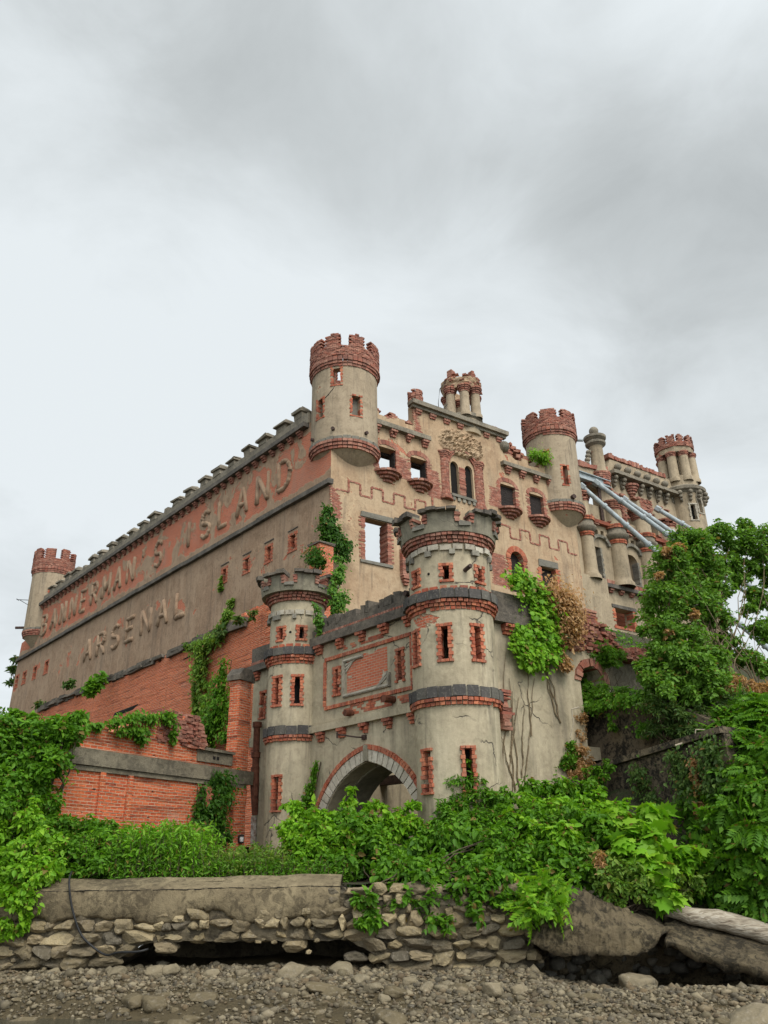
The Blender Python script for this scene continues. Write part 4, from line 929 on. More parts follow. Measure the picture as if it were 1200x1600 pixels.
# ---------------------------------------------------------------- the water gate
gate = thing('gatehouse', 'small stone gatehouse with pointed arch between two round crenellated towers in front of the castle', 'gatehouse')
def gate_tower(c, R, slits, uppers, lowers, notches, sc1=1.0, seg=44, dz=0.0, fl=0.2):
    """shaft > crown, brick rings, black stone rings, white dentils, slit surrounds"""
    hol = [(a, 0.24 * sc1, 6.66, 7.46) for a, f in slits] + [(a, 0.2 * sc1, 8.62, 8.98) for a, f in uppers] + [(a, 0.22 * sc1, 3.72, 4.62) for a, f in lowers]
    m = MB(); m.cyl(c, lambda z: R * (1.0 if z < 9.0 else 1.0) - 0.02 * (z < 5.6), 0.3, 1.6, 9.95, hol, nseg=seg, dz=0.6)
    t = m.build('gate_tower', M_gate, gate)
    nb = int(R * 50)
    def rings(rows, z1, d0, dd, h=0.085, mat=M_bb, n=nb):
        m = MB()
        for k in range(rows): m.ring(c, R - 0.1, R + d0 + dd * (rows - 1 - k), z1 - h * (k + 1) + 0.006, z1 - h * k - 0.004, n, 0.16, 0.009, -180 + random.uniform(0, 6), 180 + random.uniform(0, 6), skip=0.012)
        m.build('brick_ring', mat, t)
    rings(3, 8.12, 0.03, 0.045); rings(2, 5.77, 0.045, 0.035); 
    m = MB(); m.ring(c, R - 0.1, R + 0.165, 8.125, 8.355, int(R * 22), 0.14, 0.014); m.build('black_stone_ring', M_black, t)
    m = MB(); m.ring(c, R - 0.1, R + 0.09, 5.775, 6.03, int(R * 21), 0.16, 0.014); m.build('black_stone_ring', M_black, t)
    m = MB(); m.lathe(c, [(R - .02, 8.12), (R + .13, 8.14), (R + .13, 8.34), (R - .02, 8.37)], 48); m.build('mortar_band', M_grey, t); m = MB(); m.lathe(c, [(R - .02, 5.78), (R + .055, 5.79), (R + .055, 6.0), (R - .02, 6.04)], 48); m.build('mortar_band', M_grey, t)
    m = MB(); m.ring(c, R - 0.1, R + 0.06, 8.37, 8.46, int(R * 26), 0.3, 0.012); m.build('dogtooth_ring', M_bb, t)
    m = MB(); m.ring(c, R - 0.1, R + 0.07, 9.40, 9.54, int(R * 22), 0.16, 0.014); m.build('pale_stone_ring', M_white, t)
    m = MB(); m.ring(c, R - 0.1, R + 0.095, 9.255, 9.395, int(R * 11), 1.1, 0.012); m.build('dentil_ring', M_grey, t)
    rings(3, 9.97 + dz, 0.07, 0.05, 0.085, M_bbold)
    # crown: flared parapet with gaps, capped by stones
    def Rc(z): return R + fl + 0.06 * max(0.0, z - 9.97 - dz) / 0.5
    hz = [(a, 2 * R_(h * .78) * (R + .25), 10.22 + dz, 11.0) for a, h in notches]
    def rag(tt, z, inner): return (0.03 * fbm(tt * 5, z * 3, R), 0.05 * fbm(tt * 4, z, 9 + R) if z > 10.3 + dz else 0)
    m = MB(); m.cyl(c, Rc, 0.26, 9.97 + dz, 10.52 + dz, hz, nseg=52, dz=0.12, jit=rag); cr = m.build('crown', M_gdark, t)
    m = MB(); m.lathe(c, [(R + .15, 9.96 + dz), (0.02, 10.0 + dz)], 40); m.build('floor', M_gdark, t)
    m = MB()
    n = int(R * 34)
    for i in range(n):
        a = -180 + 360 * i / n
        if any(abs((a + 180 / n - x + 180) % 360 - 180) < h * .6 + 1 for x, h in notches):
            if m.v: m.build('coping', M_gpar, t); m = MB()
            continue
        m.ring(c, R - 0.02, R + fl + 0.16 + random.uniform(0, .07), 10.49 + dz + 0.03 * fbm(a * .05, R, 0), 10.57 + dz + random.uniform(0, .06) + 0.05 * fbm(a * .05, R, 4), 1, 0.06, 0.035, a, a + 360 / n)
    if m.v: m.build('coping', M_gpar, t)
    for x, h in notches:
        m = MB()
        for sd in (-1, 1):
            W = tangent(c, R + fl + 0.04, R_(x + sd * (h * .78 + 2.2))); z = 10.2 + dz
            while z < 10.44 + dz: m.wbox(W, -0.06 + random.uniform(-.02, .02), 0.06 + random.uniform(-.02, .02), z, z + 0.075, -0.26, -0.02 + 0.22 * (z - dz - 9.97) + random.uniform(-.02, .01), 0.01); z += 0.083
        m.build('notch_bricks', M_bbold, t)
    for x, h in notches: W = tangent(c, R + fl + 0.02, R_(x)); w = R_(h * .78) * R * .95; m = MB(); m.wbox(W, -w - .05, w + .05, 10.10 + dz, 10.215 + dz, -0.2, 0.05, 0.02); m.build('notch_sill', M_grey, t)
    for a, f in slits: brick_window(tangent(c, R, R_(a)), 0, 6.66, 7.46, 0.2 * sc1, t, 0.105 * sc1, 0.02, 0.28, M_bb, 0.088, 'slit_surround', 0.03, fill=f)
    for a, f in uppers: brick_window(tangent(c, R, R_(a)), 0, 8.62, 8.98, 0.17 * sc1, t, 0.1 * sc1, 0.02, 0.28, M_bb, 0.088, 'slit_surround', 0.02, fill=f)
    for a, f in lowers: brick_window(tangent(c, R, R_(a)), 0, 3.72, 4.62, 0.2 * sc1, t, 0.08 * sc1, 0.03, 0.28, M_bb, 0.095, 'slit_surround', 0.05, fill=f)
    return t
gt = gate_tower(GR, 1.04, [(-64, M_bb), (-15.5, None), (29.5, M_bb), (150, None), (-170, None)], [(-58, M_bb), (-9, None), (41, M_dark), (170, None)], [(-50, M_bb), (7, M_dark)],
                [(-84, 8), (-39, 9), (15.5, 8), (72, 9), (115, 9), (160, 9), (-130, 9)], dz=-0.14)
for a, z, L, mt in ((16.5, 8.86, 0.28, M_rustd),):
    W = tangent(GR, 1.04, R_(a)); m = MB(); m.tube([W.P(0, z, -0.1), W.P(0.05, z + 0.03, L)], 0.055, 10); o = m.build('pipe_stub', mt, gt)
for a, z in ((-34, 8.83),):
    W = tangent(GR, 1.045, R_(a)); m = MB(); m.tube([W.P(0, z, -0.05), W.P(0, z, 0.008)], 0.035, 8); m.build('drain_hole', M_dark, gt)
gl = gate_tower(GL, 0.85, [(-35, M_bb), (9, M_dark), (160, None)], [(-29, M_bb), (15, M_dark), (-175, None)], [(-28, M_bb)],
                [(-52, 10), (-8, 9), (44, 9), (95, 10), (140, 10), (-170, 10), (-115, 10)], 1.0, dz=0.12, fl=0.3)
for a in (-8,):
    W = tangent(GL, 0.85, R_(a)); m = MB(); m.tube([W.P(0, 8.83, -0.05), W.P(0, 8.83, 0.008)], 0.04, 8); m.build('drain_hole', M_dark, gl)
# portal wall
def bez(P0, P1, P2, n): return [((1 - t) ** 2 * P0[0] + 2 * t * (1 - t) * P1[0] + t * t * P2[0], (1 - t) ** 2 * P0[1] + 2 * t * (1 - t) * P1[1] + t * t * P2[1]) for t in [i / n for i in range(n + 1)]]
AX, AZ = 3.38, 5.2
def arch(off, n=14):
    """the pointed arch, off metres inside its outer brick edge"""
    f = 1 - off / 2.35
    L = bez((AX - 2.5 * f, AZ - 2.1), (AX - 1.9 * f, AZ - 0.3 - off), (AX, AZ - off), n)
    Rr = bez((AX + 2.5 * f, AZ - 2.1), (AX + 1.9 * f, AZ - 0.3 - off), (AX, AZ - off), n)
    return L + Rr[::-1][1:]
hole = [(AX - 2.5 * (1 - .42 / 2.35), 1.0)] + arch(0.42) + [(AX + 2.5 * (1 - .42 / 2.35), 1.0)]
slG = [(1.98, 6.72, 7.5, 0.2), (4.72, 6.78, 7.5, 0.2)]
m = MB(); m.slab(WG, [(0.3, 1.0), (0.3, 8.35), (6.5, 8.35), (6.5, 1.0)], [hole[::-1]] + [rect(s - w / 2, s + w / 2, a, b) for s, a, b, w in slG], 0.0, 1.3)
portal = m.build('portal_wall', M_gate, gate)
m = MB(); arch_band(m, WG, arch(0.40), arch(0.10), -0.5, 0.05, 0.006, 0.14, 1); arc = m.build('stone_arch', M_arch, gate)
m = MB(); arch_band(m, WG, arch(0.095), arch(-0.03), -0.1, 0.075, 0.006, 0.14, 2); m.build('brick_archivolt', M_bb, arc)
m = MB(); m.wbox(WG, AX - 0.09, AX + 0.09, 4.8, 5.2, -0.4, 0.09, 0.012); m.build('keystone', M_gdark, arc)
m = MB(); n_ = len(arch(0.45)); pts = arch(0.45)
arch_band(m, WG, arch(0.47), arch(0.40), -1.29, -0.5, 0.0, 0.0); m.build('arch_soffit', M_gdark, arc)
# cornice, parapet, brackets
m = MB(); m.wbox(WG, 0.9, 5.9, 8.353, 8.6, -1.2, 0.17, 0.008)
m.build('cornice', M_gpar, gate)
m = MB(); m.wbox(WG, 0.85, 5.95, 8.603, 8.88, -0.5, 0.03, 0.006); m.build('parapet', M_gpar, gate)
m = MB(); s = 1.0
while s < 5.8:
    wdt = random.uniform(0.12, 0.36); h = random.choice((0.06, 0.16, 0.24, 0.3, 0.27)) * random.uniform(.85, 1.1)
    m.wbox(WG, s, s + wdt, 8.87, 8.87 + h, -0.42 + random.uniform(-.05, .05), 0.02 + random.uniform(-.02, .02), 0.02); s += wdt + random.uniform(0.0, 0.09)
m.build('broken_coping', M_gpar, gate)
m = MB()
for k in range(38): m.wbox(WG, 0.95 + 0.128 * k, 1.03 + 0.128 * k, 8.62, 8.72, -0.1, 0.055, 0.006)
m.build('brick_dentils', M_bbold, gate)
for k in range(5): bracket(WG, 1.55 + 1.0 * k, 8.345, gate, 0.34, 3, 0.09, 0.16, mat=M_bb)
m = MB(); m.wbox(WG, 0.95, 6.05, 5.8, 5.98, -0.1, 0.13, 0.006); m.wbox(WG, 0.95, 6.05, 5.983, 6.05, -0.1, 0.07, 0.01, 0.0); m.build('string_course', M_gate, gate)
for k in range(5): bracket(WG, 1.5 + 0.98 * k, 5.79, gate, 0.33, 3, 0.09, 0.14, mat=M_bb)
# the framed panel
m = MB()
def bline(m, a, b, c, d, w=0.1, out=0.05):
    L = math.hypot(c - a, d - b); n = int(L / 0.085)
    for i in range(n):
        t0, t1 = i / n, (i + 1) / n
        if abs(d - b) < 1e-6: m.wbox(WG, a + (c - a) * t0 + .005, a + (c - a) * t1 - .005, b - w / 2, b + w / 2, -0.05, out, 0.005)
        else: m.wbox(WG, a - w / 2, a + w / 2, b + (d - b) * t0 + .004, b + (d - b) * t1 - .004, -0.05, out + .001, 0.005)
bline(m, 1.5, 7.86, 5.28, 7.86); bline(m, 1.5, 6.44, 5.28, 6.44); bline(m, 1.5, 6.5, 1.5, 7.8); bline(m, 5.28, 6.5, 5.28, 7.8)
pf = m.build('panel_frame', M_bb, gate)
m = MB(); m.prism(WG, [(2.5, 6.75)] + [(4.25, 6.72), (4.25, 7.6)] + jag((4.25, 7.66), (2.5, 7.72), 9, 0.05) + [(2.5, 7.72)] + jag((2.5, 7.7), (2.5, 6.8), 8, 0.04), -0.05, 0.012); m.build('bare_panel', M_panel, pf)
m = MB()
for a, b, c, d in ((2.42, 6.66, 4.36, 6.66), (4.36, 6.66, 4.36, 7.66), (3.55, 7.66, 4.36, 7.66), (2.42, 6.66, 2.42, 6.95)):
    s0, s1 = sorted((a, c)); z0, z1 = sorted((b, d))
    m.wbox(WG, s0 - .045, s1 + .045, z0 - .045, z1 + .045, -0.02, 0.06 if s1 - s0 > .1 else 0.063); m.wbox(WG, s0 - .02, s1 + .02, z0 - .02, z1 + .02, 0.06, 0.085 if s1 - s0 > .1 else 0.088)
for k in range(3): m.prism(WG, [(4.28 - 0.0, 7.3 + .1 * k), (4.28, 7.36 + .1 * k), (3.95 - .05 * k, 7.62), (3.88 - .05 * k, 7.62)], 0.0, 0.04 + .004 * k)
for k in range(2): m.prism(WG, [(2.5, 6.88 + .1 * k), (2.5, 6.95 + .1 * k), (2.85 + .05 * k, 6.72), (2.78 + .05 * k, 6.72)], 0.0, 0.04 + .004 * k)
m.build('tablet_moulding', M_white, pf)
for s, a, b, w in slG: brick_window(WG, s, a, b, 0.18, gate, 0.105, 0.03, 0.25, M_bb, 0.085, 'slit_surround', 0.03, fill=M_bb)
for s0, s1, z0, z1 in ((2.2, 4.3, 6.1, 6.36), (1.55, 2.0, 6.1, 6.3), (2.6, 4.4, 8.0, 8.12)):
    z = z0; k = 0; m = MB()
    while z < z1:
        s = s0 + 0.1 * fbm(z * 4, s0, 0) - 0.1 * (k % 2)
        while s < s1 + 0.15 * fbm(z * 4, s1, 3):
            if fbm(s * 3, z * 4, 2.2) > -0.18: m.wbox(WG, s, s + 0.19, z, z + 0.065, -0.05, 0.012 + random.uniform(-.006, .006), 0.003)
            s += 0.2
        z += 0.073; k += 1
    if m.v: m.build('bare_bricks', M_bb, gate)
m = MB(); m.tube([WG.P(2.28, 6.25, -0.1), WG.P(2.22, 6.22, 0.42)], 0.095, 14); m.build('drain_pipe', M_rust, gate)
m = MB(); m.tube([WG.P(4.02, 6.14, -0.1), WG.P(4.0, 6.12, 0.28)], 0.09, 14); m.build('drain_pipe', M_rust, gate)
m = MB(); m.tube([WG.P(1.6, 9.02, -0.4), WG.P(1.62, 9.0, 0.1)], 0.08, 10); m.build('drain_pipe', M_rustd, gate)
m = MB(); m.tube([WG.P(3.5, 5.42, 0.0), WG.P(3.45, 5.40, 0.3), WG.P(3.9, 5.5, 0.62)], 0.022, 6); m.tube([WG.P(3.9, 5.4, 0.62), WG.P(3.9, 5.56, 0.62)], 0.03, 6); m.wbox(WG, 3.4, 3.56, 5.36, 5.48, 0, 0.06); m.build('iron_bracket', M_rustd, gate)
# passage behind the arch
m = MB(); WGb = WG.moved(0, -5.6); m.slab(WGb, [(-0.6, 1.5), (-0.6, 8.2), (7.5, 8.2), (7.5, 1.5)], [rect(1.2, 2.0, 1.6, 3.6)], 0, 0.4); m.build('back_wall', M_gate, gate)
m = MB()
for s_ in (0.2, 6.4):
    W = Wall(WG.P(s_, 0, -1.3)[:2], d=-WG.n, n=WG.d * (1 if s_ < 3 else -1)); m.slab(W, [(0, 1.5), (0, 8.2), (3.3, 8.2), (3.3, 1.5)], [], 0, 0.3)
m.build('passage_wall', M_gate, gate)
m = MB(); m.wbox(WG, 0.2, 6.4, 4.55, 4.8, -3.3, -3.0); m.build('beam', M_rustd, gate)
# wall to the left of the far tower
m = MB(); WGl = WG.moved(0, -0.32); m.slab(WGl, [(7.1, 1.5), (7.1, 8.3), (9.75, 8.3), (9.75, 6.2), (9.9, 6.15), (9.9, 5.9), (9.35, 5.85), (9.3, 1.5)], [rect(9.0, 9.22, 6.75, 7.55)], 0, 0.6); m.build('side_pier', M_gate, gate)
brick_window(WGl, 9.11, 6.75, 7.55, 0.2, gate, 0.1, 0.03, 0.28, M_bb, 0.085, 'slit_surround', 0.03, fill=M_bb)
m = MB(); m.wbox(WGl, 7.2, 9.95, 8.303, 8.52, -0.5, 0.2, 0.01); m.wbox(WGl, 7.25, 9.85, 8.523, 9.15, -0.4, 0.05, 0.02)
m.build('cornice', M_gpar, gate)
m = MB()
for k in range(16): m.wbox(WGl, 8.0 + 0.118 * k, 8.07 + 0.118 * k, 8.56, 8.66, 0, 0.085, 0.006)
m.build('brick_dentils', M_bbold, gate)
bracket(WGl, 9.5, 8.29, gate, 0.36, 3, 0.09, 0.16, mat=M_bb); bracket(WGl, 9.45, 5.84, gate, 0.4, 4, 0.09, 0.1, mat=M_bb)
m = MB(); m.wbox(WGl, 8.55, 9.3, 1.5, 5.6, 0.0, 0.12, 0.02); m.build('rough_pilaster', M_gate, gate)
# right flank of the gatehouse, with the small brick arch at its end
m = MB()
ah = [(4.1, 5.0), (4.1, 6.72)] + [(4.55 - 0.45 * math.cos(R_(a)), 6.72 + 0.45 * math.sin(R_(a))) for a in range(20, 180, 20)] + [(5.0, 6.72), (5.0, 5.0)]
m.slab(WH, [(0.6, 1.0), (0.6, 7.9), (5.3, 7.85), (5.3, 4.8), (4.0, 4.6), (3.9, 1.0)], [ah], 0.35, 0.6); m.build('flank_wall', M_gate, gate)
m = MB(); arch_band(m, WH, arch_pts(WH, 4.55, 6.72, 0.45, 13), arch_pts(WH, 4.55, 6.72, 0.66, 13), -0.2, 0.41, 0.025); m.build('brick_arch', M_bbold, gate)
m = MB(); W = WH.moved(0, -1.2); m.slab(W, [(2.5, 1), (2.5, 8.0), (7.5, 8.0), (7.5, 1)], [], 0, 0.3); m.build('passage_back', M_shade, gate)  # blackened brick paints the shade of the passage
m = MB(); m.wbox(WH, 0.9, 3.4, 7.9, 8.15, -0.2, 0.55, 0.012); m.wbox(WH, 0.9, 3.1, 8.153, 8.75, -0.2, 0.4, 0.03); m.build('cornice', M_gpar, gate)
for k in range(3): bracket(WH, 1.5 + 0.8 * k, 7.89, gate, 0.34, 3, 0.09, 0.2, 0.35, M_bb)
m = MB()
for q in range(170):
    s = random.uniform(3.0, 7.6); z0 = 7.75 + 0.9 * max(0, 1 - abs(s - 4.9) / 1.0) + 0.1 * fbm(s * 3, 0, 0); z = random.uniform(7.5, z0)
    m.wbox(WH, s, s + random.uniform(.15, .25), z, z + 0.08, 0.0 + random.uniform(-.2, .1), 0.42 + random.uniform(-.06, .08), 0.02)
m.build('broken_bricks', M_bbold, gate)
m = MB(); z = 7.7
while z < 8.75: m.wbox(WH, 4.55 + random.uniform(-.04, .04), 5.15 + random.uniform(-.05, .05) - 0.15 * (z - 7.7), z, z + .08, -.1, 0.4 + random.uniform(-.03, .03), 0.012); z += .086
m.build('brick_stump', M_bbold, gate)
m = MB(); m.tube([WH.P(2.75, 8.35, 0.2), WH.P(2.78, 8.35, 0.7)], 0.1, 12); m.build('drain_pipe', M_rustd, gate)
m = MB(); z = 5.2
while z < 6.1:
    m.wbox(WH, 1.02, 1.3 + random.uniform(-.1, .1), z, z + .08, 0.2, 0.5 + random.uniform(-.05, .08), 0.02); z += .09
m.build('brick_toothing', M_bbold, gate)

# retaining wall running on to the right of the flank
retw = thing('flank_extension', 'plain grey concrete wall with broken brick top right of the small arch', 'wall')
m = MB(); m.slab(WH, [(5.32, 3.0), (5.32, 7.55)] + jag((5.32, 7.6), (7.6, 8.0), 8, 0.08) + [(7.6, 8.0), (8.4, 7.5), (8.4, 3.0)], [], 0.1, 0.5); m.build('wall', M_band, retw)
m = MB()
for q in range(60):
    s = random.uniform(5.3, 7.5); z = 7.55 + 0.15 * (s - 5.3) + random.uniform(-.05, .2); m.wbox(WH, s, s + .22, z, z + .08, -.35, .12 + random.uniform(-.05, .06), .02)
m.build('broken_bricks', M_bbold, retw)

# rusted downpipe left of the far gate tower
W = WGl; dp = None
m = MB(); m.tube([W.P(9.1, 6.45, 0.2), W.P(9.08, 5.2, 0.2)], 0.11, 12); m.tube([W.P(9.08, 5.2, 0.2), W.P(9.05, 4.6, 0.22), W.P(9.0, 3.75, 0.2)], [0.12, 0.14, 0.09], 12); dp = m.build('downpipe', M_rust, None)
tag(dp, 'rusted split downpipe on the pier left of the farther gate tower', 'pipe')
for z, r in ((6.5, 0.15), (5.55, 0.15), (5.1, .14)):
    m = MB(); m.lathe(W.P(9.09, 0, 0.2), [(0.1, z - .09), (r, z - .08), (r, z + .08), (0.1, z + .09)], 14); m.build('collar', M_rust, dp)
m = MB(); m.tube([W.P(9.04, 3.7, 0.21), W.P(9.0, 2.9, 0.21)], [.09, .1], 10); m.build('white_section', plain('flaking_white_paint', (0.5, 0.47, 0.42), 0.8, 0, 0.5, (0.2, 0.12, 0.08)), dp)
m = MB(); m.tube([W.P(9.0, 2.9, 0.21), W.P(8.96, 1.9, 0.2)], [.05, .06], 8); m.build('lower_section', M_rust, dp)

# ---------------------------------------------------------------- ruined brick walls to the left of the gate
rw = thing('ruined_brick_wall', 'long ruined red brick wall with ragged top below the lettered castle side', 'wall')
m = MB(); bt = [(-1.8, 12.9), (-1.2, 12.9)]
m.slab(WR, [(-1.6, 3.0), (-1.6, 12.6), (-0.9, 12.9), (0.2, 12.75)] + jag((0.2, 12.7), (3.2, 12.25), 10, 0.18, .1) + [(3.2, 12.2)] + jag((3.2, 12.1), (29.5, 11.9), 60, 0.16, .1) + [(29.5, 11.9), (29.5, 3.0)], [], 0.0, 1.2)
m.build('wall', M_brick, rw)
m = MB()
for k in range(90):
    s = random.uniform(1.5, 27); m.wbox(WR, s, s + random.uniform(.4, 1.6), 11.98 + random.uniform(-.1, .12), 12.1 + random.uniform(-.02, .22), -1.1, 0.1 + random.uniform(-.1, .12), 0.05)
m.build('coping_rubble', M_gpar, rw)
m = MB()
for s, z, L in ((12.5, 9.9, 3.0), (5.2, 11.4, 2.6), (2.3, 8.6, 2.0)):
    m.wbox(WR, s, s + L, z, z + 0.2, -0.3, 0.02, 0.04)
m.build('dark_slot', M_dark, rw)
m = MB(); z = 10.4
while z < 12.85: m.wbox(WR, -1.7, 0.35 + random.uniform(-.06, .06), z, z + .085, -.6, 0.12 + random.uniform(-.02, .02), 0.01); z += .092
m.build('brick_pier', M_brick, rw)
bp = thing('brick_chimney', 'square brick chimney stub with stone cap below the castle corner', 'chimney')
m = MB(); WBp = Wall(atD(502, 870, 38.5)[:2], -40.5); m.wbox(WBp, -.42, .42, 13.0, 17.1, -.42, .42, .02)
m.build('shaft', M_brick2, bp)
m = MB(); m.wbox(WBp, -0.5, 0.5, 17.11, 17.22, -0.5, 0.5, 0.03); m.build('cap', M_gpar, bp)

lw = thing('low_brick_wall', 'low red brick wall with concrete band and end pier left of the gatehouse', 'wall')
m = MB()
tp = [(-8.3, 5.3), (-7.4, 5.35)] + jag((-7.4, 5.4), (-5.6, 5.6), 7, 0.06, .1) + [(-5.5, 5.7), (-4.6, 6.15)] + jag((-4.5, 6.25), (-2.9, 6.3), 8, 0.06, .1) + [(-2.85, 6.2), (-2.75, 5.7), (-2.6, 5.4), (-1.0, 5.35)]
m.slab(WK, [(-8.5, 1.2), (-8.3, 4.62)] + tp + [(-1.0, 1.2)], [[(-2.5, 2.0), (-2.5, 4.2), (-2.2, 4.55), (-1.2, 4.55), (-1.15, 2.0)]], 0.0, 0.5)
m.build('wall', M_brick2, lw)
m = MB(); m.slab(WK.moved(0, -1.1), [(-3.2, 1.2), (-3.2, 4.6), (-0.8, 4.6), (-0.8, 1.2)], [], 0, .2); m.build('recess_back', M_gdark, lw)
m = MB(); m.wbox(WK, -8.0, -0.02, 4.62, 5.02, -0.3, 0.1, 0.015); m.wbox(WK, -7.9, -0.3, 4.5, 4.617, -0.3, 0.06, 0.01); m.wbox(WK, -2.65, -1.05, 5.1, 5.42, -0.3, 0.05, 0.01); m.wbox(WK, -2.7, -1.0, 5.423, 5.5, -0.3, 0.12, 0.01)
m.build('concrete_band', M_band, lw)
m = MB()
for k in range(2): m.wbox(WK, -1.98 + .17 * k, -1.86 + .17 * k, 5.2, 5.3, 0, 0.055)
m.build('vent_hole', M_dark, lw)
m = MB()
for k in range(2): m.wbox(WK, -6.15 + .95 * k - .08, -6.15 + .95 * k + .08, 1.5, 4.5, -.1, 0.07, 0.01)
m.build('pilaster', M_brick2, lw)
m = MB()
m.slab(WK, [(-.88, 1.5)] + [(-.88 + random.uniform(-.02, .03), 1.5 + 6.2 * i / 24) for i in range(1, 24)] + [(-.88, 7.755), (-.27, 7.755)] + [(-.27 + random.uniform(-.04, .02), 7.755 - 6.2 * i / 24) for i in range(1, 24)] + [(-.27, 1.5)], [], 0.05, 0.4)
m.build('pier', M_brick2, lw)
m = MB(); m.prism(WK, [(-.97, 7.76), (-.17, 7.76), (-.17, 7.92), (-.36, 8.16), (-.76, 8.16), (-.97, 7.92)], -0.42, 0.1); m.build('pier_cap', M_gpar, lw)
m = MB()
for q in range(170):
    s = random.uniform(-4.4, -2.6); z = random.uniform(5.4, 6.3 - max(0, s + 3.0) * 1.3); m.wbox(WK, s, s + .22, z, z + .07, -.4, .02 + max(0, (s + 3.6) * .12) + random.uniform(-.02, .05), .012)
m.build('loose_bricks', M_bbold, lw)
lamp = thing('wall_lamp', 'small black wall lamp with white lens on the brick pier', 'lamp')
W = WK.moved(-0.55, 0.055); zl = 3.05
m = MB(); m.wbox(W, -0.05, 0.05, zl - .1, zl + .1, 0, 0.06); m.build('body', M_iron, lamp)
m = MB(); c = W.P(0, 0, 0.1); m.lathe(c, [(.01, zl + .13), (.07, zl + .1), (.075, zl + .06)], 12); m.lathe(c, [(.07, zl - .12), (.075, zl - .08), (.03, zl - .13)], 12); m.build('hood', M_iron, lamp)
m = MB(); m.lathe(c, [(.055, zl - .08), (.06, zl), (.055, zl + .06)], 12); m.build('lens', M_glass, lamp)


# ---------------------------------------------------------------- ground, beach, water, hills
def structure(m, name, mat, smooth=True): return tag(m.build(name, mat, None, smooth), kind='structure')
def sstep(x, a, b): t = min(1, max(0, (x - a) / (b - a))); return t * t * (3 - 2 * t)
def ground_z(x, y):
    p = np.array([x, y]); dA = (p - WA.O) @ WA.n; dB = (p - WB.O) @ WB.n; d = max(dA, dB)
    if dB >= dA: hill = 12.0 * (1 - sstep(d, 4.5, 7.2))
    else: hill = 12.5 * (1 - sstep(d, 2.0, 13.0)) * (1 - sstep(dB, 3.5, 6.5)) + 3.0 * (1 - sstep(d, 12.0, 19.0)) * sstep(x, 3.5, 6)
    z = 1.95 + 0.015 * max(0, y - 17.5) + max(0, hill - 1.95)
    b = sstep(x, 3.2, 6.2) * sstep(y, 18.0, 21.5) * 2.2 + sstep(x, 5.5, 9) * sstep(y, 17.8, 22) * 2.0
    z = max(z, 1.95 + b + 0.12 * max(0, y - 22) * sstep(x, 3, 6))
    if x < -8: z += 0.5 * sstep(-x, 8, 11)
    z -= 0.9 * sstep(x, 3.6, 5.2) * (1 - sstep(y, 17.6, 18.6))
    far = math.hypot(x, y - 50)
    z = z * (1 - sstep(far, 75, 130)) + 0.3 * sstep(far, 75, 130)
    return z + 0.08 * fbm(x * .7, y * .7, 0)
k = NT('soil'); n1 = k.noise(k.pos, 1.5, 8, 0.65); n2 = k.noise(k.pos, 9, 6, 0.6)
cc = k.mix(k.rng(n1, 0.4, 0.62), (0.055, 0.042, 0.028), (0.035, 0.05, 0.018)); k.set(k.b.inputs['Base Color'], cc); k.set(k.b.inputs['Normal'], k.bump(n2, 0.6, 0.2)); M_soil = k.m
m = MB(); xs = np.concatenate([np.linspace(-140, -16, 20), np.linspace(-15, 15, 80), np.linspace(16, 140, 30)]); ys = np.concatenate([[17.25], np.linspace(17.55, 30, 50), np.linspace(30.8, 70, 50), np.linspace(73, 160, 20)])
vs = [(x, y, ground_z(x, y) if y > 17.5 else (ground_z(x, 17.55) if -10.5 < x < 9.3 else -.4)) for y in ys for x in xs]; nx = len(xs)
m.add(vs, [(j * nx + i, j * nx + i + 1, (j + 1) * nx + i + 1, (j + 1) * nx + i) for j in range(len(ys) - 1) for i in range(nx - 1)]); structure(m, 'ground', M_soil)
def beach_z(x, y):
    z = -0.02 + 0.53 * sstep(y, 13.3, 17.4) + 0.10 * fbm(x * .6, y * .8, 3) + 0.035 * fbm(x * 2.2, y * 2.6, 1)
    z -= 0.18 * sstep(x, 2.0, 5.0) * sstep(y, 15.0, 17.0); z += 0.05 * sstep(-x, 1.5, 6) * sstep(y, 14.5, 17)
    z += 0.06 * sstep(x, -1, 2) * (1 - sstep(y, 13.2, 15.2))
    z -= 0.40 * sstep(-x, 2.5, 6.5) * (1 - sstep(y, 15.0, 16.3)); z -= 0.30 * sstep(x, 2.0, 3.2) * sstep(y, 15.6, 16.6)
    if y < 12.9: z -= (12.9 - y) * 0.25
    return z
k = NT('beach_mud'); n1 = k.noise(k.pos, 1.1, 8, 0.65); n2 = k.noise(k.pos, 14, 7, 0.7); n3 = k.noise(k.pos, 45, 4, 0.6)
cc = k.mix(k.rng(n1, 0.35, 0.65), (0.082, 0.062, 0.031), (0.052, 0.04, 0.02)); cc = k.mix(k.rng(n2, 0.4, 0.7, 0, .6), cc, (0.13, 0.10, 0.053)); cc = k.mix(k.rng(n3, 0.5, 0.7, 0, .5), cc, (0.05, 0.042, 0.03))
k.set(k.b.inputs['Base Color'], cc); k.b.inputs['Roughness'].default_value = 0.6; k.set(k.b.inputs['Normal'], k.bump(k.math('ADD', k.math('MULTIPLY', n2, .05), k.math('MULTIPLY', n3, .02)), 1.0, 1.0)); M_mud = k.m
m = MB(); xs = np.linspace(-60, 60, 360); xs = np.sign(xs) * (np.abs(xs) / 60) ** 1.6 * 60; ys = np.concatenate([np.linspace(2, 12.5, 12), np.linspace(12.6, 19.5, 90)]); nx = len(xs)
vs = [(x, y, beach_z(x, y)) for y in ys for x in xs]
m.add(vs, [(j * nx + i, j * nx + i + 1, (j + 1) * nx + i + 1, (j + 1) * nx + i) for j in range(len(ys) - 1) for i in range(nx - 1)]); structure(m, 'beach', M_mud)
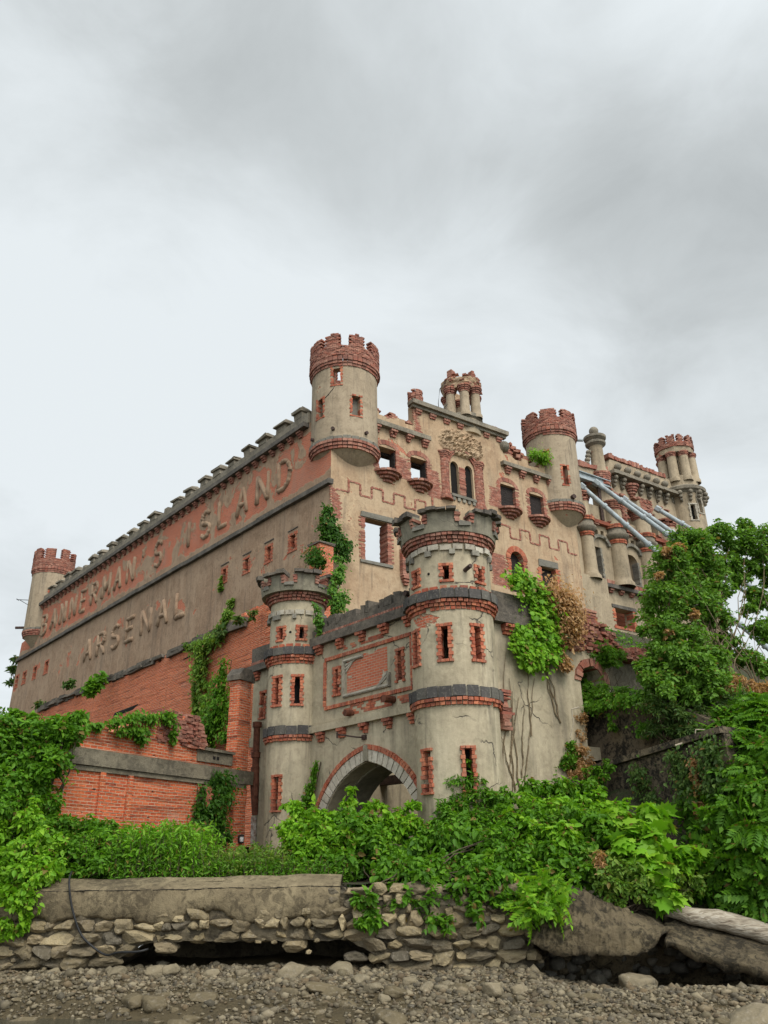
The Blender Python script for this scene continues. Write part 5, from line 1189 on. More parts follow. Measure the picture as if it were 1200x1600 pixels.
k = NT('river_water'); k.b.inputs['Roughness'].default_value = 0.12; k.set(k.b.inputs['Base Color'], (0.05, 0.047, 0.032)); k.b.inputs['Specular IOR Level'].default_value = 0.5
k.set(k.b.inputs['Normal'], k.bump(k.noise(k.mapv(k.pos, (1, 2.5, 1)), 3.0, 4, .5), 0.25, 0.1)); M_water = k.m
m = MB(); m.add([(-2000, -300, 0.03), (2000, -300, 0.03), (2000, 17.0, 0.03), (-2000, 17.0, 0.03)], [(0, 1, 2, 3)])
m.add([(-2000, 140, 0.03), (2000, 140, 0.03), (2000, 2500, 0.03), (-2000, 2500, 0.03)], [(0, 1, 2, 3)]); structure(m, 'water', M_water)
k = NT('wooded_hill'); n = k.noise(k.pos, 0.12, 9, 0.7); n2 = k.noise(k.pos, 0.02, 5, .6)
cc = k.mix(k.rng(n, 0.4, 0.65), (0.09, 0.115, 0.06), (0.17, 0.185, 0.11)); cc = k.mix(k.rng(n2, .5, .65, 0, .5), cc, (0.22, 0.2, 0.15)); k.set(k.b.inputs['Base Color'], cc); k.set(k.b.inputs['Normal'], k.bump(n, 1.0, 4.0)); M_hill = k.m
m = MB(); nx, ny = 160, 40; vs = []
for j in range(ny + 1):
    for i in range(nx + 1):
        x = -900 + 1800 * i / nx; y = 420 + 500 * j / ny; e = math.sin(math.pi * j / ny * 0.5)
        h = (55 + 60 * sstep(-x, 120, 330) - 40 * sstep(x, -100, 300)) * e * (1 + .25 * fbm(x * .006, y * .006, 0)) + 5 * fbm(x * .06, y * .06, 2) * e + 3 * fbm(x * .2, y * .2, 3) * e
        vs.append((x, y, max(-2, h)))
m.add(vs, [(j * (nx + 1) + i, j * (nx + 1) + i + 1, (j + 1) * (nx + 1) + i + 1, (j + 1) * (nx + 1) + i) for j in range(ny) for i in range(nx)]); structure(m, 'hills', M_hill)

# ---------------------------------------------------------------- the quay
def rock(m, c, r, squash=(1, 1, 1), rot=0.0, rough=0.28, sub=2, seed=None, facet=0.35):
    """a split boulder: an icosphere cut by a few flat faces and roughened"""
    key = sub
    if key not in ICO:
        b = bmesh.new(); bmesh.ops.create_icosphere(b, subdivisions=sub, radius=1.0); ICO[key] = ([v.co.copy() for v in b.verts], [[v.index for v in f.verts] for f in b.faces]); b.free()
    V, Fs = ICO[key]; sd = seed if seed is not None else random.uniform(0, 900)
    rr = random.Random(sd); cuts = [(Vector((rr.gauss(0, 1), rr.gauss(0, .8), rr.gauss(0, 1))).normalized(), rr.uniform(.62, 1.0)) for _ in range(11)]
    cs, sn = math.cos(rot), math.sin(rot); out = []; sh = rr.uniform(-.35, .35); bx = rr.uniform(.5, .9)
    for v in V:
        p = v / max(abs(v.x), abs(v.y), abs(v.z)) ** bx
        for n, d in cuts:
            q = p.dot(n)
            if q > d: p = p - n * (q - d)
        p = p * (1 + rough * 0.35 * mnoise.noise(p * 1.4 + Vector((sd, 0, 0))) + rough * 0.22 * mnoise.noise(p * 4.3 + Vector((0, sd, 0))))
        p.x += sh * p.z * .5
        x, y, z = p.x * squash[0] * r, p.y * squash[1] * r, p.z * squash[2] * r
        out.append((c[0] + x * cs - y * sn, c[1] + x * sn + y * cs, c[2] + z))
    m.add(out, Fs)
ICO = {}
M_rub = blocks('rubble_stone', [(0.27, 0.21, 0.115), (0.15, 0.12, 0.072), (0.37, 0.295, 0.17), (0.19, 0.148, 0.086), (0.10, 0.085, 0.06), (0.29, 0.225, 0.13)], dirt=(0.05, 0.042, 0.03), dirt_amt=0.5, scale=5.0, bump=0.05)
M_rubd = blocks('wet_stone', [(0.105, 0.10, 0.08), (0.15, 0.135, 0.10), (0.08, 0.075, 0.062), (0.20, 0.18, 0.135)], dirt_amt=0.45, scale=5.0, bump=0.04, rough=0.75)
M_mort = concrete('dark_mortar', (0.15, 0.122, 0.078), (0.08, 0.066, 0.043), dark=(0.025, 0.02, 0.014), amt=0.7)
quay = thing('quay_wall', 'old rubble stone quay wall with thick cracked concrete capping above the shore', 'wall')
QY = 17.0; WQ = Wall((0, QY), d=(1, 0), n=(0, -1))
m = MB()
def under(x):   # how high the undermined hollow reaches
    a = 0.50 * sstep(x, -5.6, -4.4) * (1 - sstep(x, -1.0, 0.4)) + .08 * fbm(x * .9, 4, 0) + 0.16 * sstep(x, -7.5, -6.8) * (1 - sstep(x, -6.2, -5.8)) + 0.12 * sstep(x, 0.4, 1.4)
    return 0.52 - 0.28 * sstep(x, -1.5, 2.5) + a + 0.05 * fbm(x * 2, 0, 0)
rows = [(0.38, .22), (0.58, .19), (0.78, .2), (0.98, .2), (1.18, .2), (1.36, .18), (1.54, .18), (1.72, .17)]
for z0, h0 in rows:
    x = -11.0 + random.uniform(0, .3)
    while x < 2.5:
        h = h0 * random.uniform(.8, 1.25); wd = h0 * random.uniform(0.8, 2.6) * (0.9 if z0 > 1.0 else 1.15)
        xc = x + wd / 2; z = z0 + 0.05 * fbm(x * 1.4, z0, 0) + h0 / 2
        lim = 1.50 - 0.06 * fbm(x * 1.1, 7, 0) - 0.12 * sstep(-xc, 4.5, 6.5) + 0.6 * sstep(xc, -1.3, -0.9)
        lim += 0.0
        if z + h * .3 > lim or z - h * 0.15 < under(xc) - 0.16 * random.random() - .05 + .25 * max(0, fbm(xc * 1.7, 6, 2)):
            if z + h * .3 > lim or random.random() > .13: x += wd; continue
        face = 0.02 * fbm(x * .8, z0, 2) - (0.1 if z < under(xc) + .15 else 0) + 0.10 * (1.5 - z) * 0.5
        rock(m, (xc, QY - face + 0.06, z), 1.0, (wd * 0.585, 0.2, h * 0.585), 0, 0.4, 3, None, 0.3)
        if random.random() < .35: rock(m, (xc + wd * .5, QY + 0.02, z + random.choice((-.5, .5)) * h), 0.06, (1.2, 1, .8), 0, .3, 1)
        x += wd * 1.0
q0 = m.build('rubble_stones', M_rub, quay)
m = MB()   # ragged mortar face between and behind the stones, hollow underneath
xs = np.linspace(-11, 2.6, 240); nz = 22; vs = []
for x in xs:
    u = under(x) - 0.03
    for j in range(nz + 1):
        z = u + (1.75 - u) * j / nz; vs.append((x, QY - 0.05 - 0.05 * fbm(x * 3, z * 5, 0) - .03 * fbm(x * 9, z * 11, 4) + 0.06 * (1 - j / nz), z))
n = nz + 1; m.add(vs, [(i * n + j, (i + 1) * n + j, (i + 1) * n + j + 1, i * n + j + 1) for i in range(len(xs) - 1) for j in range(nz)])
vs = []
for x in xs: u = under(x) - 0.03; vs += [(x, QY + 0.1, u), (x, QY + 2.4, u - .05 + .1 * fbm(x * 2, 1, 1)), (x, QY + 2.4, -0.2)]
m.add(vs, [(i * 3 + j, i * 3 + j + 1, (i + 1) * 3 + j + 1, (i + 1) * 3 + j) for i in range(len(xs) - 1) for j in range(2)])
m.build('mortar', M_mort, quay, True)
# concrete cap with a sloping top, broken at its lower edge
m = MB(); xs = np.linspace(-11.0, -0.95, 200); vs = []; prof = 9
for i, x in enumerate(xs):
    low = 1.50 - 0.09 * fbm(x * 1.3, 3, 0) - 0.07 * (fbm(x * .5, 9, 0) > 0.1) - 0.12 * sstep(-x, 4.5, 6.5) * 0 + 0.05 * fbm(x * 5, 1, 0)
    low = low - 0.10 * sstep(x, -3.5, -2.8) * (1 - sstep(x, -1.2, -.95)) - 0.1 * sstep(fbm(x * .9, 4.4, 0), 0.05, 0.2)
    e = 0.03 * fbm(x * 1.7, 0, 5); t = 0.02 * fbm(x * .9, 2, 2)
    rag = 0.05 * fbm(x * 2.6, 5, 5)
    fall = sstep(x, -1.15, -0.95)
    P = [(0.25, low + .05), (-0.06 - e, low), (-0.10 - e, low + .05), (-0.11 - e, low + .2), (-0.11 - e, 1.88 + t), (-0.07 - e, 1.915 + t), (0.05, 1.95 + t), (0.55, 2.09 + t + .03 * fbm(x, 3, 3)), (1.0, 2.05)]
    for y, z in P: vs.append((x + rag * (i in (0, len(xs) - 1)), QY + y, z))
n = len(P); fs = [(i * n + j, i * n + j + 1, (i + 1) * n + j + 1, (i + 1) * n + j) for i in range(len(xs) - 1) for j in range(n - 1)]
fs += [tuple(range(n)), tuple((len(xs) - 1) * n + j for j in range(n - 1, -1, -1))]
m.add(vs, fs); m.build('concrete_cap', M_conc, quay, True)
m = MB(); pts = [(-1.1 + .0 * i, QY - 0.113, 1.45 + .1 * i) for i in range(2)]
for x0, x1, z in ((-11, -0.97, 1.885),):
    x = x0
    while x < x1: m.wbox(WQ, x, x + .14, z - .006 + .02 * fbm(x, 0, 0) + 0.02 * fbm(x * .9, 2, 2), z + .006 + .02 * fbm(x, 0, 0) + 0.02 * fbm(x * .9, 2, 2), 0.0, 0.112 + 0.03 * fbm(x * 1.7, 0, 5), 0.003); x += .13
m.build('cap_crack', M_dark, quay)

# broken slabs to the right
def slab_thing(name, label, top, thick, mat, sub=60):
    """a broken concrete raft from its four top corners (near-left, near-right, far-right, far-left)"""
    m = MB(); A, B, Cc, D = [np.array(p, float) for p in top]; n = sub; vs = []
    for lay in (0, 1):
        for j in range(n + 1):
            for i in range(n + 1):
                u, v = i / n, j / n; p = A * (1 - u) * (1 - v) + B * u * (1 - v) + Cc * u * v + D * (1 - u) * v
                edge = min(u, 1 - u, v, 1 - v); 
                p = p + np.array([0.07 * fbm(u * 5, v * 5, 1), 0.12 * fbm(u * 4, v * 3, 5) * (1 - sstep(edge, 0, .2)) , 0.045 * fbm(p[0] * 1.5, p[1] * 1.5, 2) + .03 * fbm(p[0] * 6, p[1] * 6, 0) + .02 * fbm(p[0] * 15, p[1] * 15, 3) - (0.05 * (1 - sstep(edge, 0, .06)) if lay == 0 else 0)])
                if lay: p = p + np.array([0.04 * fbm(u * 9, v * 9, 8), 0.10 + .06 * fbm(u * 8, v * 8, 3), -thick * (0.75 + 0.5 * fbm(u * 6, v * 5, 7))])
                vs.append(tuple(p))
    N = (n + 1) * (n + 1); fs = []
    for j in range(n):
        for i in range(n):
            a = j * (n + 1) + i; q = (a, a + 1, a + n + 2, a + n + 1); fs.append(q); fs.append(tuple(N + x for x in reversed(q)))
    per = [i for i in range(n)] + [n + j * (n + 1) for j in range(n)] + [N - 1 - i for i in range(n)] + [(n - j) * (n + 1) for j in range(n)]
    for i in range(len(per)):
        a, b = per[i], per[(i + 1) % len(per)]; fs.append((a, N + a, N + b, b))
    m.add(vs, fs); return m.build(name, mat, None, True)
def at(u, v, Y): return tuple(atY(u, v, Y))
m = MB(); vs = []; N1 = 150; prof_t = [(825, 1462), (842, 1432), (862, 1402), (880, 1386), (905, 1389), (940, 1406), (985, 1424), (1022, 1437), (1044, 1446)]; prof_b = [(825, 1470), (850, 1484), (885, 1494), (930, 1490), (985, 1494), (1015, 1487), (1030, 1466), (1044, 1452)]
def interp(P, u):
    for (a, b), (c, d) in zip(P[:-1], P[1:]):
        if a <= u <= c: return b + (d - b) * (u - a) / (c - a)
    return P[-1][1]
for i in range(N1 + 1):
    u = 825 + 219 * i / N1; T = atY(u, interp(prof_t, u), 17.0); B = atY(u, interp(prof_b, u), 16.6)
    for j in range(13):
        if j <= 8: f = j / 8; q = B * (1 - f) + T * f; q = q + np.array([0, -.16 * math.sin(f * math.pi) - .03, 0])
        else: f = (j - 8) / 4; q = T + np.array([0, 1.3 * f, .12 * f - .5 * max(0, f - .6)])
        e = .05 * fbm(q[0] * 2, q[1] * 2, q[2] * 3) + .035 * fbm(q[0] * 7, q[1] * 7, q[2] * 8) + .03 * fbm(q[0] * 16, q[1] * 16, q[2] * 16); vs.append((q[0], q[1] - e, q[2] + e * .8 + (.05 * fbm(q[0] * 6, 0, 1) if j in (0, 8) else 0)))
    q = B + np.array([0, 1.4, .05]); vs.append(tuple(q))
n = 14; fs = [(i * n + j, (i + 1) * n + j, (i + 1) * n + (j + 1) % n, i * n + (j + 1) % n) for i in range(N1) for j in range(n)] + [tuple(range(n)), tuple(N1 * n + j for j in range(n - 1, -1, -1))]
m.add(vs, fs); s1 = m.build('concrete_slab', M_slab, None, True)
tag(s1, 'broken dark concrete slab tilted up at the end of the rubble wall', 'slab', 'broken concrete slabs on the shore')
s2 = slab_thing('concrete_slab', '', [at(1040, 1466, 16.5), at(1290, 1545, 15.7), at(1300, 1452, 17.6), at(1036, 1412, 18.0)], 0.26, M_slab)
tag(s2, 'low broken concrete slab under the pale driftwood log', 'slab', 'broken concrete slabs on the shore')
mass = thing('shore_bank', 'dark crumbling stone bank under the broken concrete slabs', 'bank')
m = MB(); xs = np.linspace(2.3, 9.5, 70); vs = []; n = 14
for x in xs:
    for j in range(n):
        t = j / (n - 1); z = -0.15 + 1.25 * t; y = 18.1 - .5 * t + 0.2 * (1 - t) * math.sin(t * 3) + 0.25 * fbm(x * 1.3, t * 3, 0) + .12 * fbm(x * 4, t * 8, 2) ; vs.append((x, y, z))
m.add(vs, [(i * n + j, (i + 1) * n + j, (i + 1) * n + j + 1, i * n + j + 1) for i in range(len(xs) - 1) for j in range(n - 1)]); m.build('earth_face', M_slab, mass, True)
m = MB()
for q in range(90):
    x = random.uniform(2.6, 8.5); z = random.uniform(0.15, 1.0); rock(m, (x, 17.75 + random.uniform(0, .5), z), random.uniform(.07, .2), (1.2, 1, .8), random.uniform(0, 6), .3, 1)
m.build('rubble_stones', M_rubd, mass, True)
# driftwood
k = NT('driftwood'); v = k.mapv(k.obj, (1.2, 9, 9)); n1 = k.noise(v, 2.5, 6, .6, .6)
cc = k.ramp(n1, [(.3, (0.13, 0.10, 0.07)), (.5, (0.34, 0.29, 0.22)), (.7, (0.50, 0.45, 0.37))]); k.set(k.b.inputs['Base Color'], cc); k.set(k.b.inputs['Normal'], k.bump(n1, .8, .05)); M_wood = k.m
m = MB(); a, b = np.array(at(1040, 1425, 17.2)), np.array(at(1260, 1472, 16.8)); pts = []; rs = []
for i in range(22):
    t = i / 21; p = a + (b - a) * t + np.array([0, .06 * fbm(t * 4, 0, 0), .05 * math.sin(t * 4.2) + .03 * fbm(t * 6, 1, 0)]); pts.append(p); rs.append((0.13 + .05 * math.sin(t * 2.6) + .02 * fbm(t * 9, 3, 0)) * (0.55 + .45 * min(1, t * 8)))
m.tube(pts, rs, 14); lg = m.build('driftwood_log', M_wood, None, True); tag(lg, 'pale weathered driftwood log lying on the low concrete slab', 'log')
# black hose over the quay
m = MB(); P = [at(112, 1362, 17.25), at(108, 1378, 16.86), at(112, 1415, 16.82), at(124, 1455, 16.82), at(140, 1475, 16.8), at(165, 1492, 16.75), at(185, 1488, 16.6), at(215, 1487, 16.5), at(235, 1482, 16.6)]
P = [Vector(p) for p in P]; Q = []
for i in range(len(P) - 1):
    for t in range(4):
        p0, p1, p2, p3 = P[max(0, i - 1)], P[i], P[i + 1], P[min(len(P) - 1, i + 2)]; t /= 4
        Q.append(0.5 * ((2 * p1) + (p2 - p0) * t + (2 * p0 - 5 * p1 + 4 * p2 - p3) * t * t + (3 * p1 - p0 - 3 * p2 + p3) * t ** 3))
m.tube(Q, 0.02, 7); tag(m.build('hose', M_iron, None, True), 'thin black hose hanging over the concrete quay cap', 'hose')
# rocks: big ones are things, the shingle is stuff
protos = []
M_rock = blocks('shore_rock', [(0.115, 0.09, 0.048), (0.085, 0.067, 0.037), (0.14, 0.11, 0.062)], dirt=(0.055, 0.046, 0.03), dirt_amt=0.55, scale=4.0, bump=0.05, rough=0.7)
M_rockp = blocks('pale_rock', [(0.20, 0.165, 0.10), (0.165, 0.135, 0.082), (0.225, 0.185, 0.12)], dirt=(0.09, 0.08, 0.055), dirt_amt=0.5, scale=4.0, bump=0.05)
def rock_mesh(sq, mat, nm='rock'):
    m = MB(); rock(m, (0, 0, 0), 1.0, sq, 0, .4, 3, None, .45); o = m.build(nm, mat, None, True); me = o.data; bpy.data.objects.remove(o); return me
RM = [rock_mesh((1.25, .9, .5), M_rock) for _ in range(5)] + [rock_mesh((1.1, .85, .6), M_rockp) for _ in range(4)]
def put_rock(x, y, r, me, label, group, sink=.3, tilt=.25):
    o = bpy.data.objects.new('rock', me); col.objects.link(o); o.location = (x, y, beach_z(x, y) + r * (0.5 - sink)); o.scale = (r, r, r); o.rotation_euler = (random.uniform(-tilt, tilt), random.uniform(-tilt, tilt), random.uniform(0, 6.28))
    tag(o, label, 'rock', group); return o
GP, GD, GM = 'pale boulders along the foot of the quay wall', 'dark flat rocks in the mud near the water', 'dark rocks half buried in the shingle'
for u, v, r in ((455, 1515, .27), (487, 1510, .2), (530, 1515, .24), (560, 1520, .16), (585, 1525, .17), (640, 1520, .15), (665, 1523, .15), (700, 1520, .13), (735, 1520, .12), (770, 1525, .2), (810, 1522, .14), (250, 1516, .22), (285, 1510, .2), (220, 1505, .17), (150, 1500, .14), (600, 1530, .12), (330, 1520, .14)):
    p = atZ_ = CAM + ray(u, v + 8) * ((0.45 - CAM[2]) / ray(u, v + 8)[2]); put_rock(p[0], min(p[1], 16.75), r, RM[5 + random.randrange(4)], 'pale grey boulder lying at the foot of the rubble quay wall', GP)
for q in range(80):
    x = random.uniform(-7.8, 1.2) if q < 66 else random.uniform(1.0, 5.0); y = random.uniform(13.3, 16.2); r = random.choice((.09, .11, .13, .16, .2, .25, .3)) * (0.55 if x > 1 else 0.75)
    put_rock(x, y, r, RM[random.randrange(5)], 'dark brown flat rock bedded in the mud of the shore', GD, .45, .15)
for u, v, r, lb in ((1000, 1530, .36, 'smooth tan boulder in the dark hollow between the two concrete slabs'), (1180, 1585, .4, 'large grey boulder at the right edge of the shore below the low slab')):
    rr = ray(u, v); p = CAM + rr * ((0.3 - CAM[2]) / rr[2]); put_rock(p[0], p[1], r, RM[5], lb, None, .2)
V, Fs = None, None
b = bmesh.new(); bmesh.ops.create_icosphere(b, subdivisions=1, radius=1.0); IV = np.array([v.co[:] for v in b.verts]); IF = np.array([[v.index for v in f.verts] for f in b.faces]); b.free()
def scatter_stones(n, name, mat):
    xs = rng.uniform(-9, 9, n * 3); ys = rng.uniform(12.6, 17.5, n * 3)
    dens = np.array([0.30 + 0.7 * sstep(x, -1.5, 2.0) * sstep(y, 13.2, 13.9) + 0.8 * sstep(y, 15.2, 16.3) + .35 * fbm(x * .7, y * .9, 4) for x, y in zip(xs, ys)])
    keep = rng.random(n * 3) < dens; xs, ys = xs[keep][:n], ys[keep][:n]; n = len(xs)
    r = rng.lognormal(math.log(0.027), 0.45, n).clip(.012, .1)
    zs = np.array([beach_z(x, y) for x, y in zip(xs, ys)]) + r * .25
    a = rng.uniform(0, 6.28, n); sq = rng.uniform(.55, 1.35, (n, 3)) * np.array([1.15, 1, .7])
    L = IV[None] * (1 + rng.normal(0, .22, (n, len(IV), 1))) * sq[:, None] * r[:, None, None]
    X = L[..., 0] * np.cos(a)[:, None] - L[..., 1] * np.sin(a)[:, None]; Y = L[..., 0] * np.sin(a)[:, None] + L[..., 1] * np.cos(a)[:, None]
    P = np.stack([X + xs[:, None], Y + ys[:, None], L[..., 2] + zs[:, None]], -1).reshape(-1, 3)
    F_ = (IF[None] + (np.arange(n) * len(IV))[:, None, None]).reshape(-1, 3)
    return tag(npmesh(name, P, F_, mat), kind='stuff')
def npmesh(name, P, F_, mat, parent=None, smooth=False):
    me = bpy.data.meshes.new(name); nv, nf, k = len(P), len(F_), F_.shape[1]
    me.vertices.add(nv); me.vertices.foreach_set('co', P.astype(np.float32).ravel()); me.loops.add(nf * k); me.loops.foreach_set('vertex_index', F_.astype(np.int32).ravel())
    me.polygons.add(nf); me.polygons.foreach_set('loop_start', np.arange(nf, dtype=np.int32) * k)
    try: me.polygons.foreach_set('loop_total', np.full(nf, k, dtype=np.int32))
    except Exception: pass
    me.update(calc_edges=True); me.validate()
    if smooth: me.polygons.foreach_set('use_smooth', np.ones(nf, bool))
    me.materials.append(mat); o = bpy.data.objects.new(name, me); col.objects.link(o)
    if parent is not None: o.parent = parent
    return o
M_shing = blocks('shingle', [(0.14, 0.115, 0.07), (0.088, 0.073, 0.046), (0.24, 0.20, 0.13), (0.125, 0.09, 0.05), (0.062, 0.054, 0.038), (0.17, 0.14, 0.09)], dirt_amt=0.3, bump=.01)
scatter_stones(32000, 'shingle', M_shing)

# retaining wall on the right bank
rp1, rp2 = atD(872, 1220, 23.5), atD(1165, 1132, 19.0)
dd = rp2[:2] - rp1[:2]; RL = np.linalg.norm(dd); dd /= RL; nn = np.array([-dd[1], dd[0]]); nn = nn if nn @ rp1[:2] < 0 else -nn
WT = Wall(rp1[:2], d=dd, n=nn)
ret = thing('retaining_wall', 'stained stepped concrete retaining wall climbing the bank right of the gatehouse', 'wall')
slp = (rp2[2] - rp1[2]) / RL
m = MB(); m.slab(WT, [(-.6, 1.2), (-.6, rp1[2] - .6 * slp - .05), (RL - .6, rp2[2] - .6 * slp - .05), (RL - .6, 1.2)], [], 0.0, 0.5); m.build('lower_wall', M_ret, ret)
m = MB(); m.slab(WT, [(-.65, rp1[2] - .65 * slp - .04), (-.65, rp1[2] - .65 * slp + .1), (RL - .6, rp2[2] - .6 * slp + .1), (RL - .6, rp2[2] - .6 * slp - .04)], [], 0.12, 0.7); m.build('ledge', M_ret, ret)
m = MB(); ut = [WT.sz(*q, -.55) for q in ((885, 1125), (930, 1112), (965, 1100), (1012, 1092), (1018, 1130))]
m.slab(WT, [(-.6, 2.0), (-.6, ut[0][1])] + ut[:4] + [(ut[3][0] + .5, ut[3][1] - .1), (ut[3][0] + 2.2, ut[3][1] - 1.0), (ut[3][0] + 2.4, 2.0)], [], -0.55, 0.5); m.build('upper_wall', M_ret, ret)

# ---------------------------------------------------------------- steel props holding the wing
def prop(u0, v0, u1, v1, o0, o1, label, ext=1.6):
    a = np.array(W2.P(*W2.sz(u0, v0, o0), o0)); b = np.array(W2.P(*W2.sz(u1, v1, o1), o1))
    st = (b - a) / np.linalg.norm(b - a) * .25; b = a + st
    for _ in range(160):
        if b[2] < ground_z(b[0], b[1]) - .1: break
        b = b + st
    pr = thing('steel_prop', label, 'steel prop', 'galvanised props bracing the castle wing')
    m = MB(); m.tube([a, b], 0.18, 14); m.build('tube', M_steel, pr)
    L = np.linalg.norm(b - a); d = (b - a) / L
    for k in range(1, int(L / 2.1) + 1):
        p = a + d * 2.1 * k; m = MB(); m.tube([p - d * 0.1, p + d * 0.1], 0.25, 14); m.build('collar', M_steel, pr)
    m = MB(); m.tube([a - d * 0.35, a + d * 0.1], 0.27, 6); m.build('head_plate', M_steel, pr)
    m = MB(); m.tube([b - d * .5, b + d * .1], 0.42, 6); m.build('base_plate', M_rustd, pr)
    return pr
prop(911, 762, 1018, 855, 0.6, 3.0, 'lowest steel prop, its head just right of the second castle turret')
prop(934, 756, 1052, 842, 0.7, 3.2, 'long steel prop fixed to the end of the steel beam', 1.5)
prop(978, 782, 1042, 826, 0.8, 2.4, 'steel prop close behind the long one, its head on the brick corbel', 1.9)
prop(1030, 797, 1082, 828, 0.8, 2.6, 'short steel prop below the round columned tower', 3.2)
sbm = thing('steel_beam', 'horizontal galvanised steel beam across the wing above the lowest prop', 'beam')
m = MB(); m.wbox(W2, 22.4, 26.0, 29.0, 29.06, 0.25, 0.65); m.wbox(W2, 22.4, 26.0, 29.55, 29.61, 0.25, 0.65); m.build('flange', M_steel, sbm)
m = MB(); m.wbox(W2, 22.4, 26.0, 29.06, 29.55, 0.42, 0.48); m.build('web', M_steel, sbm)
for s in (23.3, 24.9):
    m = MB(); m.wbox(W2, s, s + .3, 26.2, 28.99, 0.1, 0.2); m.build('post', M_rustd, sbm)

# ---------------------------------------------------------------- leaves
def tmpl_leaf(w=0.5, fold=0.12):
    V = np.array([(0, 0, 0), (-w * .42, .28, fold), (-w * .38, .62, fold), (0, 1, -.08), (w * .38, .62, fold), (w * .42, .28, fold)]); return V, np.array([(0, 3, 2, 1), (0, 5, 4, 3)])
def tmpl_pinnate(pairs=5, lw=.30, ll=.42):
    V, Fq = [], []
    def lf(b, d, L, W):
        n = np.array([-d[1], d[0], 0]); i = len(V); V.extend([b, b + d * L * .5 + n * W * .5 + (0, 0, .02), b + d * L + np.array([0, 0, -.06]), b + d * L * .5 - n * W * .5 + (0, 0, .02)]); Fq.append((i, i + 3, i + 2, i + 1))
    for k in range(pairs):
        y = .18 + .72 * k / pairs; z = -.18 * y * y
        for s in (-1, 1): lf(np.array([0, y, z]), np.array([s * .85, .5, -.12]), ll * (1 - .35 * abs(2 * k / pairs - .8)), lw * ll * 1.3)
    lf(np.array([0, .9, -.16]), np.array([0, 1, -.2]), ll * .7, lw * ll * 1.3)
    i = len(V); V.extend([np.array([-.008, 0, 0]), np.array([.008, 0, 0]), np.array([.006, .92, -.16]), np.array([-.006, .92, -.16])]); Fq.append((i, i + 1, i + 2, i + 3))
    return np.array(V, float), np.array(Fq)
def tmpl_lobed():
    V = [(0, 0, 0)]; out = [(.0, -.02), (.33, -.08), (.30, .12), (.55, .30), (.34, .42), (.36, .72), (.14, .66), (0, 1.0), (-.14, .66), (-.36, .72), (-.34, .42), (-.55, .30), (-.30, .12), (-.33, -.08)]
    V = [(0, .25, .05)] + [(x, y, -.08 * abs(x) - .06 * y * y) for x, y in out]; n = len(out)
    return np.array(V, float), np.array([(0, 1 + i, 1 + (i + 1) % n, 1 + (i + 1) % n) for i in range(0)] + [(0, 1 + 2 * i, 2 + 2 * i, 1 + (2 * i + 2) % n) for i in range(n // 2)])
T_OV, T_NA, T_PIN, T_FINE, T_LOB = tmpl_leaf(.62), tmpl_leaf(.36, .08), tmpl_pinnate(6, .32, .36), tmpl_pinnate(4, .5, .34), tmpl_lobed()
def leaves(name, pos, nrm, size, T, mat, parent=None, droop=0.35, var=.48, spread=.6):
    """one leaf per point: its blade faces nrm (loosely), its tip hangs down and outwards"""
    n = len(pos); V, Fq = T
    N = nrm + rng.normal(0, spread, (n, 3)); N /= np.linalg.norm(N, axis=1, keepdims=True) + 1e-9
    D = rng.normal(0, .8, (n, 3)) + np.array([0, 0, -droop * 2]) + nrm * .4
    D -= N * np.sum(D * N, 1, keepdims=True); D /= np.linalg.norm(D, axis=1, keepdims=True) + 1e-9
    X = np.cross(D, N); s = size * np.exp(rng.normal(0, var, n)).clip(.45, 1.9)
    P = pos[:, None] + s[:, None, None] * (V[None, :, 0:1] * X[:, None] + V[None, :, 1:2] * D[:, None] + V[None, :, 2:3] * N[:, None])
    F_ = (Fq[None] + (np.arange(n) * len(V))[:, None, None]).reshape(-1, Fq.shape[1])
    return npmesh(name, P.reshape(-1, 3), F_, mat, parent)
def clump_points(clumps, n, sub=14, shell=.55, subr=.33, flat=.8):
    """points on small puffs that sit on the bigger clumps (centre, radius), with outward normals"""
    C = np.array([c for c, r in clumps], float); Rr = np.array([r for c, r in clumps], float)
    pr = Rr ** 2 / (Rr ** 2).sum(); cs = []; rs = []; ns = []
    for c, r, p in zip(C, Rr, pr):
        k = max(4, int(sub * (r / Rr.mean()) ** 1.3)); d = rng.normal(0, 1, (k, 3)); d /= np.linalg.norm(d, axis=1, keepdims=True); d[:, 2] *= flat
        q = c + d * r * rng.uniform(shell, 1.05, (k, 1)); cs.append(q); rs.append(r * subr * rng.uniform(.6, 1.4, k)); ns.append(np.full(k, p / k))
    cs = np.concatenate(cs); rs = np.concatenate(rs); w = np.concatenate(ns) * rng.uniform(.5, 1.5, len(cs)); w /= w.sum()
    i = rng.choice(len(cs), n, p=w); d = rng.normal(0, 1, (n, 3)); d /= np.linalg.norm(d, axis=1, keepdims=True)
    rad = rng.random((n, 1)) ** .45; pos = cs[i] + d * rs[i][:, None] * rad; nr = d * .8 + np.array([0, -.15, .75])
    return pos, nr, cs
def stems(name, base, tips, r0, mat, parent, n=None, wob=.12, seg=5):
    m = MB(); tips = list(tips)
    if n and len(tips) > n: tips = [tips[i] for i in rng.choice(len(tips), n, replace=False)]
    for t in tips:
        b = np.array(base[random.randrange(len(base))] if isinstance(base, list) else base, float); t = np.array(t); pts = []
        for k in range(seg + 1):
            f = k / seg; p = b + (t - b) * f; p = p + np.array([random.gauss(0, wob), random.gauss(0, wob), random.gauss(0, wob) * .6]) * (0 < k < seg); p[2] += .25 * (t[2] - b[2]) * f * (1 - f); pts.append(p)
        m.tube(pts, [r0 * (1 - .8 * k / seg) for k in range(seg + 1)], 5, False)
    return m.build(name, mat, parent)
def px(u, v, Y): return np.array(atY(u, v, Y))
def pr(rpx, Y): return rpx * Y / 1330.0 * 1.02
